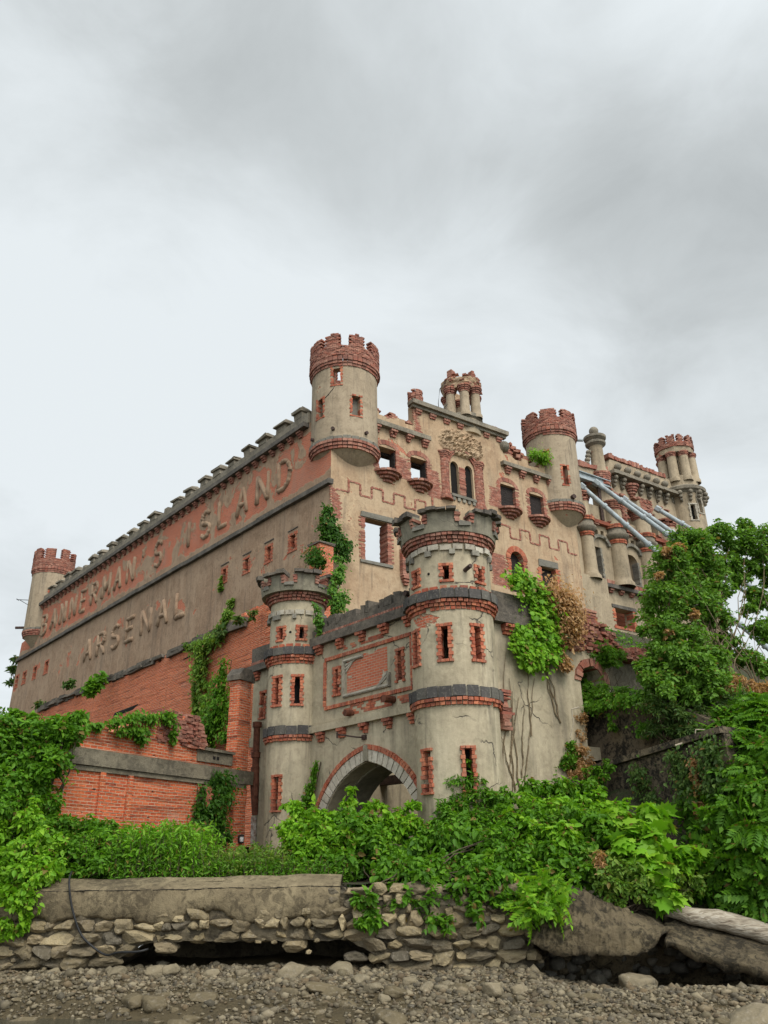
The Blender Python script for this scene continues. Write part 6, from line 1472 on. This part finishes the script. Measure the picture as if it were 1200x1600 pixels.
def bush(name, label, cat, specs, n, size, T, mat, base=None, group=None, sub=14, subr=.33, nst=22, r0=.02, droop=.35, part='foliage', stem_mat=None, flat=.8, **kw):
    """specs: (u, v, Y, radius in photo pixels) of each leafy clump, at its own distance Y"""
    t = thing(name, label, cat, group)
    cl = [(px(u, v, Y), pr(r, Y)) for u, v, Y, r in specs]
    pos, nr, cs = clump_points(cl, n, sub, subr=subr, flat=flat)
    # loose sprays that break the outline: leafy twigs running out of the clumps
    ns = max(6, int(n / 260)); i = rng.integers(0, len(cs), ns); ctr = np.array([c for c, r in cl]); rr_ = np.array([r for c, r in cl])
    j = np.argmin(((cs[i][:, None] - ctr[None]) ** 2).sum(-1), 1); d = cs[i] - ctr[j]; d /= np.linalg.norm(d, axis=1, keepdims=True) + 1e-6; d = d + rng.normal(0, .45, (ns, 3)) + np.array([0, -.1, .35 if droop < .5 else -.15]); d /= np.linalg.norm(d, axis=1, keepdims=True)
    L = rr_[j] * rng.uniform(.5, 1.15, ns); k = np.maximum(6, (L / (size * .22)).astype(int)); sp = []; sn = []; m = MB()
    for q in range(ns):
        f = rng.uniform(.15, 1.05, (k[q], 1)); bend = np.array([0, 0, -.35 * L[q]]) * f ** 2
        sp.append(cs[i[q]] + d[q] * L[q] * f + bend + rng.normal(0, size * .55, (k[q], 3)) * (1.2 - f)); sn.append(np.tile(d[q] * .3 + (0, -.1, .8), (k[q], 1)))
        if T is not T_PIN: m.tube([cs[i[q]] + d[q] * L[q] * t_ + np.array([0, 0, -.35 * L[q]]) * t_ ** 2 for t_ in (0, .5, 1)], [.006, .004, .002], 3, False)
    pos = np.concatenate([pos[: int(n * .9)]] + sp); nr = np.concatenate([nr[: int(n * .9)]] + sn)
    leaves(part, pos, nr, size, T, mat, t, droop, **kw)
    if m.v and nst: tag(m.build('twig', stem_mat or M_bark, t), kind='stuff')
    if nst:
        if base is None: lo = min(cl, key=lambda c: c[0][2])[0]; base = [(c[0][0] * .7 + lo[0] * .3, c[0][1] + .2, max(ground_z(c[0][0], max(17.7, c[0][1])) - .1, min(c[0][2], lo[2]) - c[1])) for c in cl]
        stems('stem', base, cs, r0, stem_mat or M_bark, t, nst)
    return t
L_mid = leafmat('mid_green_leaf', [(0.1098, 0.2752, 0.0132), (0.0739, 0.1984, 0.0110), (0.1736, 0.3712, 0.0198), (0.0504, 0.1472, 0.0110)])
L_lite = leafmat('bright_leaf', [(0.2016, 0.4416, 0.0176), (0.1456, 0.3520, 0.0154), (0.3024, 0.5248, 0.0308), (0.0840, 0.2304, 0.0132)])
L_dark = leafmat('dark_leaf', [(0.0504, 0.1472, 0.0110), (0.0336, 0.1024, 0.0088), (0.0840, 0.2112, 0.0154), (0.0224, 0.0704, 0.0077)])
L_ivy = leafmat('ivy_leaf', [(0.0784, 0.2176, 0.0220), (0.0560, 0.1600, 0.0176), (0.1232, 0.2816, 0.0275), (0.1680, 0.3200, 0.0330)])
L_yel = leafmat('yellow_green_leaf', [(0.1680, 0.3072, 0.0330), (0.1120, 0.2432, 0.0275), (0.2576, 0.3584, 0.0495), (0.0896, 0.1920, 0.0275)])
L_olive = leafmat('olive_leaf', [(0.0840, 0.1664, 0.0330), (0.0616, 0.1280, 0.0286), (0.1344, 0.2112, 0.0440), (0.0448, 0.0960, 0.0220)])
L_tree = leafmat('locust_leaf', [(0.1512, 0.3136, 0.0330), (0.1064, 0.2368, 0.0242), (0.2128, 0.3968, 0.0495), (0.0728, 0.1728, 0.0198)])
L_dry = leafmat('withered_leaf', [(0.52, 0.30, 0.125), (0.40, 0.21, 0.085), (0.60, 0.40, 0.20), (0.30, 0.16, 0.065)])
L_grass = leafmat('weed_leaf', [(0.1456, 0.3648, 0.0154), (0.1064, 0.2880, 0.0132), (0.2072, 0.4416, 0.0242), (0.2408, 0.4288, 0.0385)])
# creepers on walls
def vine(label, W, pts, n, size, mat, T=T_OV, off=.12, thick=.15, width=.25, parent=None, cyl=None, nst=True, stem_r=.015, cat='vine', group=None):
    """pts: (u, v, weight) along each run of the creeper, found on the wall W"""
    t = thing('vine', label, cat, group); P = []
    for run in pts:
        q = [np.array(W.P(*W.sz(u, v, off), off)) for u, v, *_ in run]; ws = [x[2] if len(x) > 2 else 1.0 for x in run]
        P.append((q, ws))
    pos = []
    tot = sum(sum(w) for q, w in P)
    for q, w in P:
        for i in range(len(q)):
            k = int(n * w[i] / tot); a = q[i]; b = q[min(i + 1, len(q) - 1)]
            f = rng.random((k, 1)); base = a + (b - a) * f
            wd = width * w[i] * (.4 + .6 * rng.random((k, 1))); s = rng.normal(0, .6, (k, 1)) * wd; z = rng.normal(0, .5, (k, 1)) * wd
            o = np.abs(rng.normal(0, 1, (k, 1))) * thick * w[i]
            pos.append(base + s * np.array([*W.d, 0]) + z * np.array([0, 0, 1.]) + o * np.array([*W.n, 0]))
    pos = np.concatenate(pos)
    g = np.array([fbm(p[0] * 3, p[1] * 3, p[2] * 3) for p in pos]); pos = pos[g > -.22]
    nr = np.tile(np.array([*W.n, .5]), (len(pos), 1))
    leaves('foliage', pos, nr, size, T, mat, t, .6, spread=.45)
    if nst:
        m = MB()
        for q, w in P:
            if len(q) > 1: m.tube([p - np.array([*W.n, 0]) * off * .8 for p in q], stem_r, 5, False)
        if m.v: m.build('stem', M_bark, t)
    return t
vine('dark ivy hanging on the castle corner beside the chimney stub', WA.moved(0, .4), [[(508, 795, .6), (505, 815, 1), (510, 835, 1), (518, 850, 1), (530, 860, .9), (538, 852, .6)], [(512, 795, .5), (520, 825, .8), (528, 845, .7), (535, 870, .6)]], 9360, 0.133, L_dark, off=.3, thick=.25, width=.55)
vine('round ivy clump growing on the brick chimney stub', Wall(WBp.P(0, 0, .45)[:2], d=WBp.d, n=WBp.n), [[(500, 865, 1.2), (498, 875, 1.2), (506, 880, 1)]], 2700, 0.105, L_dark, off=.15, thick=.3, width=.4)
vine('creeper trailing over the crown of the farther gate tower', Wall(GL - np.array([-.25, 1.15]), d=(math.cos(R_(25)), math.sin(R_(25))), n=(math.sin(R_(25)), -math.cos(R_(25)))), [[(522, 890, .6), (515, 925, .7), (520, 945, .9), (532, 930, .9), (525, 955, .8)], [(490, 945, .5), (497, 970, .7), (500, 988, .6)], [(520, 870, .5), (535, 880, .5), (528, 905, .5)]], 4680, 0.077, L_ivy, off=.05, thick=.16, width=.3)
vine('ivy runner beside the pointed arch on the farther gate tower', WG, [[(497, 1190, .35), (494, 1205, .6), (490, 1225, .7), (486, 1245, .8), (480, 1265, .8)]], 2700, 0.063, L_mid, off=.12, thick=.12, width=.2)
vine('long pale green creeper down the ruined brick wall', WR, [[(325, 1005, 1.1), (320, 1030, 1.2), (318, 1060, .8), (325, 1090, .8), (335, 1110, .9)], [(310, 1050, .5), (308, 1090, .5), (312, 1110, .5)], [(300, 1010, .8), (345, 1000, .6), (358, 960, .4)]], 7560, 0.140, L_yel, off=.1, thick=.2, width=.5)
vine('bright ivy climbing the ruined brick wall behind the brick pier', WR.moved(0, .3), [[(357, 1030, .5), (352, 1060, .9), (350, 1085, 1.1), (355, 1105, 1.1), (345, 1130, 1.3), (335, 1150, 1.3), (325, 1165, 1)], [(375, 1085, .6), (368, 1120, .7), (362, 1150, .7)], [(318, 1125, .9), (322, 1150, .9)]], 11700, 0.119, L_mid, off=.2, thick=.3, width=.5)
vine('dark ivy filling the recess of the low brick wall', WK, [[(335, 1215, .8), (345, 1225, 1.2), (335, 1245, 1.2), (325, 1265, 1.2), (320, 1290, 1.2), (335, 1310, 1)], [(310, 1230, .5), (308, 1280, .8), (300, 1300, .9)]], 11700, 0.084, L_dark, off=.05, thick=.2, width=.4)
vine('leafy creeper draped along the top of the low brick wall', WK, [[(168, 1130, .9), (190, 1126, 1), (212, 1120, 1), (235, 1122, 1), (258, 1118, .9), (266, 1135, .5), (268, 1158, .35)], [(182, 1142, .8), (205, 1140, .9), (225, 1145, .8), (215, 1155, .5)], [(130, 1136, .5), (150, 1134, .5)]], 3800, .085, L_mid, off=.06, thick=.14, width=.2)
vine('thin green tendril on the lettered castle side wall', WB, [[(352, 975, .5), (358, 955, .6), (364, 940, .4)], [(347, 900, .25), (345, 920, .25)]], 1260, 0.175, L_yel, off=.08, thick=.1, width=.5)
vine('bright maple-leaved creeper hanging from the gatehouse flank', WH.moved(0, .35), [[(800, 905, 1), (825, 915, 1.1), (840, 935, 1.2), (845, 960, 1.2), (840, 985, 1), (838, 1010, 1.2), (832, 1030, .9)], [(815, 985, .8), (812, 1010, .9), (822, 1025, .8)], [(860, 960, 1), (860, 1000, .9), (855, 1025, .7)]], 9500, .088, L_lite, T_LOB, off=.15, thick=.12, width=.40)
vine('withered orange creeper beside the bright one on the gatehouse flank', WH.moved(0, .35), [[(850, 925, 1), (868, 935, 1.2), (880, 950, 1.2), (885, 970, 1.1), (882, 985, .8)], [(875, 1020, .35), (882, 1040, .35)]], 15000, .07, L_dry, off=.18, thick=.16, width=.5)
vine('green tuft growing on the castle parapet left of the second turret', WA, [[(825, 712, .9), (835, 715, .9), (845, 722, .8)]], 2700, 0.140, L_lite, T_NA, off=-.2, thick=.5, width=.6)
dv = thing('bare_vine', 'leafless brown creeper stems climbing the stained gatehouse flank', 'vine'); m = MB()
for u0, v0, u1, v1 in ((785, 1235, 790, 1020), (800, 1240, 800, 1080), (812, 1230, 795, 1060), (820, 1230, 835, 1060), (830, 1150, 822, 1040), (870, 1120, 848, 1040), (876, 1130, 852, 1030), (865, 1090, 850, 1045), (795, 1200, 810, 1090), (805, 1235, 782, 1150), (815, 1215, 818, 1100)):
    W = WH.moved(0, .37); P = []
    for k in range(12):
        t = k / 11; s, z = W.sz(u0 + (u1 - u0) * t + 5 * fbm(t * 3, u0, 0), v0 + (v1 - v0) * t); P.append(W.P(s, z, .01))
    m.tube(P, [.022 * (1 - .7 * k / 11) for k in range(12)], 5, False)
m.build('stem', M_stem, dv)

vine('olive creeper straggling over the stained retaining wall', WT, [[(1000, 1200, .8), (1010, 1230, .9), (1030, 1260, .8)], [(1060, 1180, .9), (1070, 1210, 1), (1085, 1240, 1)], [(1110, 1165, 1.2), (1120, 1195, 1.2), (1125, 1230, 1)], [(940, 1225, .6), (950, 1260, .7), (940, 1290, .7)], [(895, 1230, .8), (900, 1260, .9)]], 7000, .075, L_olive, off=.1, thick=.16, width=.34)
vine('withered brown creeper patch on the retaining wall', WT, [[(1085, 1185, .6), (1095, 1210, .7), (1100, 1235, .6)], [(910, 1235, .5), (915, 1265, .5)]], 1500, .07, L_dry, off=.12, thick=.14, width=.25)
vine('green weeds hanging down the upper retaining wall', WT.moved(0, -.5), [[(905, 1110, .9), (935, 1105, 1), (970, 1098, 1), (1010, 1092, 1)], [(960, 1110, .5), (965, 1135, .5)], [(1005, 1110, .8), (1010, 1140, .7)]], 4200, .08, L_mid, off=.1, thick=.18, width=.26)
# trees and bushes on the right bank
bush('tree', 'leafy honey locust tree with fanning thin trunks on the right bank', 'tree',
     [(1075, 858, 21, 34), (1055, 900, 21, 42), (1100, 890, 21.5, 38), (1040, 940, 20.5, 36), (1085, 945, 21, 38), (1042, 985, 20.2, 30), (1040, 1020, 20.2, 26), (1130, 1005, 21.2, 20), (1165, 1025, 21.2, 20), (1195, 1040, 21.2, 20), (1105, 1025, 20.8, 18), (1090, 845, 21, 24), (1150, 845, 22, 26), (1185, 850, 22, 34), (1200, 880, 22, 26), (1140, 880, 22, 22), (1045, 872, 20.5, 26), (1125, 835, 21.6, 22), (1120, 965, 21, 22), (1070, 1000, 20.2, 34), (1180, 930, 22, 16), (1110, 925, 21.4, 24), (1195, 985, 21.5, 24), (1165, 820, 22, 14), (1155, 905, 22, 16), (1195, 935, 22.2, 18), (1170, 955, 21.8, 12), (1135, 925, 21.5, 14), (1215, 900, 22.5, 26), (1175, 885, 22, 16)],
     52000, .08, T_OV, L_tree, base=[tuple(px(1120, 1075, 20.6)), tuple(px(1150, 1085, 20.8)), tuple(px(1175, 1085, 21)), tuple(px(1100, 1070, 20.5)), tuple(px(1190, 1090, 21))], nst=42, r0=.02, sub=34, subr=.30, stem_mat=M_stem)
bush('shrub', 'browning leaf sprays at the edge of the locust tree', 'shrub', [(1040, 865, 20.3, 12), (1060, 855, 20.3, 9), (1030, 900, 20.1, 7), (1085, 960, 20.2, 7), (1045, 990, 19.9, 7)], 1500, .07, T_OV, L_dry, nst=6, r0=.008)
bush('shrub', 'dense fine leaved shrub below the locust tree on the bank', 'shrub',
     [(1030, 1050, 20, 32), (1060, 1045, 19.8, 42), (1105, 1050, 19.8, 40), (1040, 1075, 19.6, 34), (1000, 1050, 20.3, 16), (1090, 1085, 19.6, 28), (1030, 1020, 20.3, 18)], 24700, 0.086, T_OV, L_tree, nst=40, r0=.02)
bush('shrub', 'feathery green shrub tuft by the small brick arch', 'shrub', [(935, 1020, 22.5, 20), (955, 1025, 22.3, 18), (915, 1085, 22.4, 20), (945, 1085, 22, 18), (905, 1060, 22.8, 12), (970, 1085, 21.6, 18)], 8550, 0.073, T_FINE, L_mid, nst=16, r0=.012)
bush('shrub', 'olive brown shrub with thin stems above the retaining wall', 'shrub', [(1040, 1110, 19.8, 30), (1075, 1130, 19.5, 32), (1110, 1120, 19.5, 30), (1150, 1110, 19.5, 34), (1060, 1150, 19.4, 18), (1025, 1135, 19.9, 18), (1100, 1150, 19.3, 18)], 12350, 0.079, T_NA, L_olive, nst=80, r0=.014, stem_mat=M_stem)
bush('shrub', 'withered orange bush at the right edge below the locust tree', 'shrub', [(1165, 1075, 19.8, 26), (1190, 1085, 19.8, 22), (1140, 1085, 19.9, 14)], 6080, 0.066, T_NA, L_dry, nst=14, r0=.012)
bush('shrub', 'withered tan creeper at the left end of the retaining wall', 'shrub', [(905, 1125, 22.0, 14), (902, 1150, 22.0, 16), (908, 1180, 21.6, 18), (895, 1200, 21.4, 16), (912, 1205, 21.2, 12)], 4940, 0.056, T_NA, L_dry, nst=10, r0=.01)
bush('shrub', 'small green growth below the withered creeper', 'shrub', [(890, 1165, 21.8, 18), (882, 1190, 21.6, 22), (925, 1215, 21.0, 16), (945, 1205, 20.8, 14), (860, 1195, 21.8, 26), (835, 1215, 21.6, 26)], 8550, 0.066, T_OV, L_mid, nst=14, r0=.012)
bush('sumac', 'big feathery sumac overhanging the right edge of the shore', 'shrub',
     [(1190, 1190, 18.0, 45), (1150, 1200, 18.4, 36), (1195, 1260, 17.6, 48), (1150, 1280, 18.0, 44), (1200, 1330, 17.3, 46), (1130, 1320, 18.0, 40), (1170, 1380, 17.6, 38), (1110, 1250, 18.6, 34), (1120, 1370, 18.1, 30), (1195, 1140, 18.6, 40), (1145, 1150, 18.9, 34)],
     5200, .32, T_PIN, L_mid, nst=50, r0=.025, droop=.45, sub=16)
bush('sumac', 'bright sumac sprays at the right edge', 'shrub', [(1185, 1225, 17.3, 30), (1195, 1290, 17.0, 30), (1140, 1270, 17.6, 24), (1190, 1350, 16.9, 28), (1130, 1315, 17.6, 20)], 900, .29, T_PIN, L_mid, nst=12, r0=.012, droop=.45)
bush('shrub', 'withered brown sprigs among the sumac', 'shrub', [(1095, 1195, 18.8, 10), (1105, 1240, 18.6, 13), (1140, 1245, 18.4, 16), (1095, 1260, 18.4, 9), (1130, 1262, 18.2, 10)], 900, .10, T_NA, L_dry, nst=14, r0=.009)
# the mass of creepers over the quay
bush('creeper_mass', 'broad dark creeper mass spilling over the quay in front of the gate', 'creeper',
     [(560, 1310, 19.2, 44), (620, 1330, 18.8, 48), (690, 1330, 18.6, 52), (760, 1320, 18.6, 52), (830, 1310, 18.8, 50), (890, 1300, 19, 46), (600, 1370, 17.6, 36), (660, 1385, 17.4, 42), (720, 1385, 17.3, 44), (780, 1375, 17.4, 44), (840, 1360, 17.6, 40), (640, 1415, 17.0, 22), (690, 1425, 16.95, 22), (740, 1410, 17.0, 24), (790, 1405, 17.0, 20), (900, 1350, 18.0, 36), (540, 1345, 18.4, 26), (575, 1440, 16.85, 16), (570, 1410, 16.95, 18), (960, 1330, 18.2, 36), (840, 1250, 20.0, 36), (900, 1255, 20.0, 34), (780, 1265, 19.6, 30)], 49400, 0.102, T_OV, L_mid, nst=60, r0=.016, droop=.55, sub=18)
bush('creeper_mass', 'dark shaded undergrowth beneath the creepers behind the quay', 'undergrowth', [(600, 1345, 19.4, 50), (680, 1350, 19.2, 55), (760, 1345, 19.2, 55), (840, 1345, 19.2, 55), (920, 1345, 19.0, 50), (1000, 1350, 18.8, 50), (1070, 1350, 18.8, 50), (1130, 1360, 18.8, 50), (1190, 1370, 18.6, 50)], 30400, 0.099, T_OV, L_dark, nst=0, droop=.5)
bush('young_tree', 'bright box elder sapling in front of the pointed arch', 'sapling',
     [(470, 1289, 19.4, 26), (455, 1264, 19.5, 14), (500, 1299, 19.2, 30), (525, 1284, 19.4, 18), (560, 1294, 19.2, 24), (545, 1254, 19.5, 9), (590, 1294, 19.2, 18), (600, 1300, 18.9, 30), (640, 1299, 19.1, 24), (625, 1272, 19.4, 9), (645, 1259, 19.4, 7), (510, 1320, 18.9, 30), (480, 1330, 18.8, 30), (465, 1310, 19.0, 22), (550, 1310, 18.8, 26), (552, 1236, 19.6, 5), (585, 1264, 19.4, 14)], 18050, 0.096, T_OV, L_lite, nst=60, r0=.014, droop=.45, sub=12)
bush('weed', 'tall nettle-like weeds in front of the nearer gate tower', 'weed', [(718, 1225, 19.0, 16), (722, 1250, 18.9, 18), (715, 1280, 18.8, 24), (745, 1215, 19.0, 12), (748, 1245, 18.9, 16), (745, 1280, 18.8, 22), (700, 1265, 18.9, 16), (770, 1250, 18.9, 16), (775, 1285, 18.7, 24), (690, 1300, 18.6, 24), (800, 1270, 19, 20), (730, 1190, 19.1, 7)], 9880, 0.086, T_NA, L_mid, nst=40, r0=.01, droop=.5)
bush('creeper_mass', 'broad leaved creeper lit on top right of the gate tower', 'creeper', [(850, 1270, 19.2, 34), (810, 1300, 18.4, 30), (870, 1310, 18.2, 30), (920, 1290, 18.8, 36), (960, 1275, 19.0, 28), (940, 1250, 19.4, 20), (870, 1240, 20, 24), (990, 1300, 18.4, 26), (900, 1265, 19.3, 20), (780, 1335, 17.8, 22)], 12350, 0.106, T_OV, L_lite, nst=20, r0=.012, droop=.5)
bush('grape_vine', 'large leaved wild grape above the driftwood log', 'vine', [(985, 1320, 17.7, 26), (1015, 1310, 17.7, 26), (1045, 1330, 17.5, 22), (1010, 1350, 17.4, 24), (1040, 1370, 17.2, 20), (1040, 1400, 17.0, 14), (1075, 1345, 17.6, 22), (970, 1280, 18.4, 22), (1020, 1275, 18.3, 20)], 1300, .20, T_LOB, L_lite, nst=20, r0=.01, droop=.6)
bush('shrub', 'yellowish thorn bush by the broken slab', 'shrub', [(950, 1370, 17.3, 26), (985, 1375, 17.2, 26), (930, 1350, 17.6, 22), (1010, 1390, 17.2, 18), (965, 1400, 17.1, 14), (1075, 1380, 17.3, 22)], 4940, 0.073, T_OV, L_yel, nst=50, r0=.009, droop=.5)
bush('fern', 'bright feathery sprig growing at the edge of the tilted slab', 'fern', [(840, 1395, 16.6, 20), (865, 1385, 16.7, 18), (825, 1420, 16.5, 14), (855, 1410, 16.5, 14)], 330, .26, T_PIN, L_lite, base=[tuple(px(850, 1435, 16.7))], nst=14, r0=.007)
bush('shrub', 'single withered orange plume in front of the creepers', 'plant', [(937, 1335, 17.2, 6), (938, 1348, 17.2, 7), (939, 1360, 17.2, 6)], 420, .07, T_NA, L_dry, nst=6, r0=.006)
bush('shrub', 'low scrub on the slope below the arcaded wing', 'scrub', [(1005, 985, 28, 9), (1015, 965, 30, 10)], 1200, .08, T_OV, L_mid, nst=8, r0=.012)
bush('shrub', 'trailing green growth along the ledge of the retaining wall', 'shrub', [(905, 1212, 21.9, 10), (930, 1205, 21.6, 8), (1005, 1190, 20.7, 9), (1015, 1200, 20.5, 12), (1060, 1168, 19.9, 9), (1100, 1150, 19.4, 14), (1125, 1150, 19.1, 12)], 4200, .075, T_OV, L_olive, nst=14, r0=.008)
bush('sumac', 'feathery sumac reaching over the top of the retaining wall', 'shrub', [(1185, 1110, 18.8, 28), (1150, 1122, 19.0, 22), (1200, 1150, 18.4, 26)], 900, .28, T_PIN, L_mid, nst=12, r0=.012, droop=.45)
bush('shrub', 'tangled shrub at the right end of the retaining wall', 'shrub', [(1120, 1165, 18.9, 26), (1150, 1180, 18.6, 26), (1100, 1200, 18.9, 18), (1170, 1160, 18.5, 24), (1130, 1215, 18.6, 22), (1190, 1175, 18.3, 26), (1122, 1135, 19.2, 20), (1105, 1140, 19.3, 14), (1142, 1140, 18.6, 22), (1125, 1160, 18.5, 18), (1150, 1158, 18.3, 18), (1105, 1165, 18.7, 14), (1135, 1125, 18.9, 18)], 18000, .085, T_OV, L_mid, nst=30, r0=.012)
# left side
bush('tree', 'dense dark leaved tree at the left edge against the brick wall', 'tree',
     [(20, 1150, 19.2, 46), (70, 1150, 19.2, 44), (110, 1140, 19.4, 30), (30, 1215, 18.8, 50), (70, 1190, 19, 30), (10, 1270, 18.4, 48), (55, 1245, 18.6, 34), (-30, 1180, 19, 50), (-40, 1260, 18.6, 50), (100, 1152, 19.1, 20), (35, 1120, 19.5, 22)], 36100, 0.092, T_OV, L_mid, nst=40, r0=.035)
bush('creeper_mass', 'bright creeper tumbling over the left end of the quay', 'creeper', [(20, 1310, 17.8, 44), (60, 1330, 17.6, 34), (15, 1360, 17.2, 40), (50, 1370, 17.1, 30), (20, 1405, 16.9, 30), (45, 1400, 16.9, 20), (10, 1435, 16.85, 18), (-30, 1380, 17.0, 40), (75, 1350, 17.4, 22), (20, 1450, 16.8, 10), (40, 1435, 16.8, 10)], 17100, 0.086, T_OV, L_lite, nst=16, r0=.012, droop=.55)
bush('creeper_mass', 'mixed green thicket between the left tree and the quay', 'thicket', [(90, 1301, 18.6, 34), (130, 1316, 18.4, 34), (60, 1301, 18.7, 34), (110, 1346, 17.9, 26), (150, 1346, 17.9, 26), (160, 1311, 18.7, 28), (100, 1361, 17.7, 18)], 16150, 0.079, T_OV, L_mid, nst=20, r0=.012)
t = None
def weeds(label, u0, u1, v0, v1, Y0, Y1, n, mat, T=T_NA, size=.10, nm='weed'):
    """a stand of upright leafy stems"""
    t = thing(nm, label, 'weeds'); m = MB(); pos = []; nr = []
    for q in range(n):
        Y = random.uniform(Y0, Y1); u = random.uniform(u0, u1); g = px(u, 1360, Y); zb = ground_z(g[0], g[1]); top = px(u, random.uniform(v0, v1) - 8 * fbm(u * .02, Y, 0), Y)[2]; h = max(.25, top - zb)
        lean = np.array([random.gauss(0, .12), random.gauss(0, .12), 1]) * h; b = np.array([g[0], g[1], zb - .05]); m.tube([b, b + lean * .5, b + lean], [.009, .007, .003], 4, False)
        k = int(16 + h * 40); f = rng.uniform(.2, 1.02, k); a = rng.uniform(0, 6.28, k); rad = .13 * (1.15 - f)
        pos.append(b + lean * f[:, None] + np.stack([np.cos(a) * rad, np.sin(a) * rad, np.zeros(k)], 1)); nr.append(np.stack([np.cos(a) * .5, np.sin(a) * .5, np.full(k, .8)], 1))
    leaves('foliage', np.concatenate(pos), np.concatenate(nr), size, T, mat, t, .3); m.build('stem', M_bark, t); return t
weeds('tall bright green weeds in front of the low brick wall', 130, 330, 1283, 1328, 18.0, 21.0, 330, L_grass)
weeds('pale goldenrod weeds at the foot of the brick pier', 320, 450, 1312, 1345, 17.9, 19.6, 170, L_yel, size=.075)
weeds('low green weeds along the back of the concrete quay cap', 170, 540, 1335, 1356, 17.75, 18.3, 260, L_mid, size=.07)
weeds('mid green weeds between the quay cap and the left thicket', 100, 260, 1302, 1338, 17.8, 19.0, 170, L_mid, size=.085)
bush('shrub', 'small shrub rooted on the castle ledge above the ruined wall', 'shrub', [(150, 1068, 44, 9), (140, 1078, 44, 8), (157, 1060, 44, 6)], 700, .22, T_OV, L_mid, nst=8, r0=.02)
bush('shrub', 'little tufts of weed on top of the ruined brick wall', 'shrub', [(105, 1070, 50, 6), (112, 1068, 50, 6), (60, 1100, 54, 6), (395, 960, 33, 6), (375, 968, 33.5, 7), (345, 985, 35, 8), (290, 1010, 38, 5)], 900, .16, T_OV, L_olive, nst=0)
bush('shrub', 'thin shrub growing out of the far end of the long castle side', 'shrub', [(22, 1045, 88, 6), (18, 1065, 87, 5), (25, 1030, 88, 5)], 500, .4, T_NA, L_olive, nst=6, r0=.05)
bush('tree', 'distant tree glimpsed through the arcade window of the wing', 'tree', [(937, 893, 75, 6), (940, 885, 75, 5), (934, 900, 75, 6)], 900, .35, T_OV, L_dark, nst=4, r0=.08)
# twigs
m = MB()
for run in (((905, 1105), (893, 1108), (896, 1130), (890, 1155)), ((1055, 1165), (1085, 1155), (1087, 1140), (1105, 1140), (1135, 1152)), ((1150, 1140), (1152, 1110), (1165, 1090), (1178, 1080)), ((1110, 1240), (1140, 1225), (1165, 1210))):
    Y = 20.6 if run[0][0] < 1000 else 18.9; m.tube([px(u, v, Y) for u, v in run], [.022, .018, .014, .01, .008][:len(run)], 6)
tag(m.build('dead_twigs', plain('bleached_twig', (0.42, 0.36, 0.27), .9), None), 'bleached bare twigs sticking out of the bank on the right', 'twigs')

# low cover on the open slopes either side
n = 110000; gx = np.where(rng.random(n) < .6, rng.uniform(7, 34, n), rng.uniform(-40, -8.5, n)); gy = rng.uniform(17.6, 50, n)
ok = np.array([((np.array([x, y]) - WA.O) @ WA.n > .5 or (np.array([x, y]) - WB.O) @ WB.n > .5) for x, y in zip(gx, gy)]) & ~((gx < 0) & (gy > 24) & (gx > -26))
gx, gy = gx[ok], gy[ok]; gz = np.array([ground_z(x, y) for x, y in zip(gx, gy)]) + rng.random(len(gx)) * .35
tag(leaves('ground_cover', np.stack([gx, gy, gz], 1), np.tile(np.array([0, -.2, 1.]), (len(gx), 1)), .13, T_OV, L_mid, None, .2), kind='stuff')
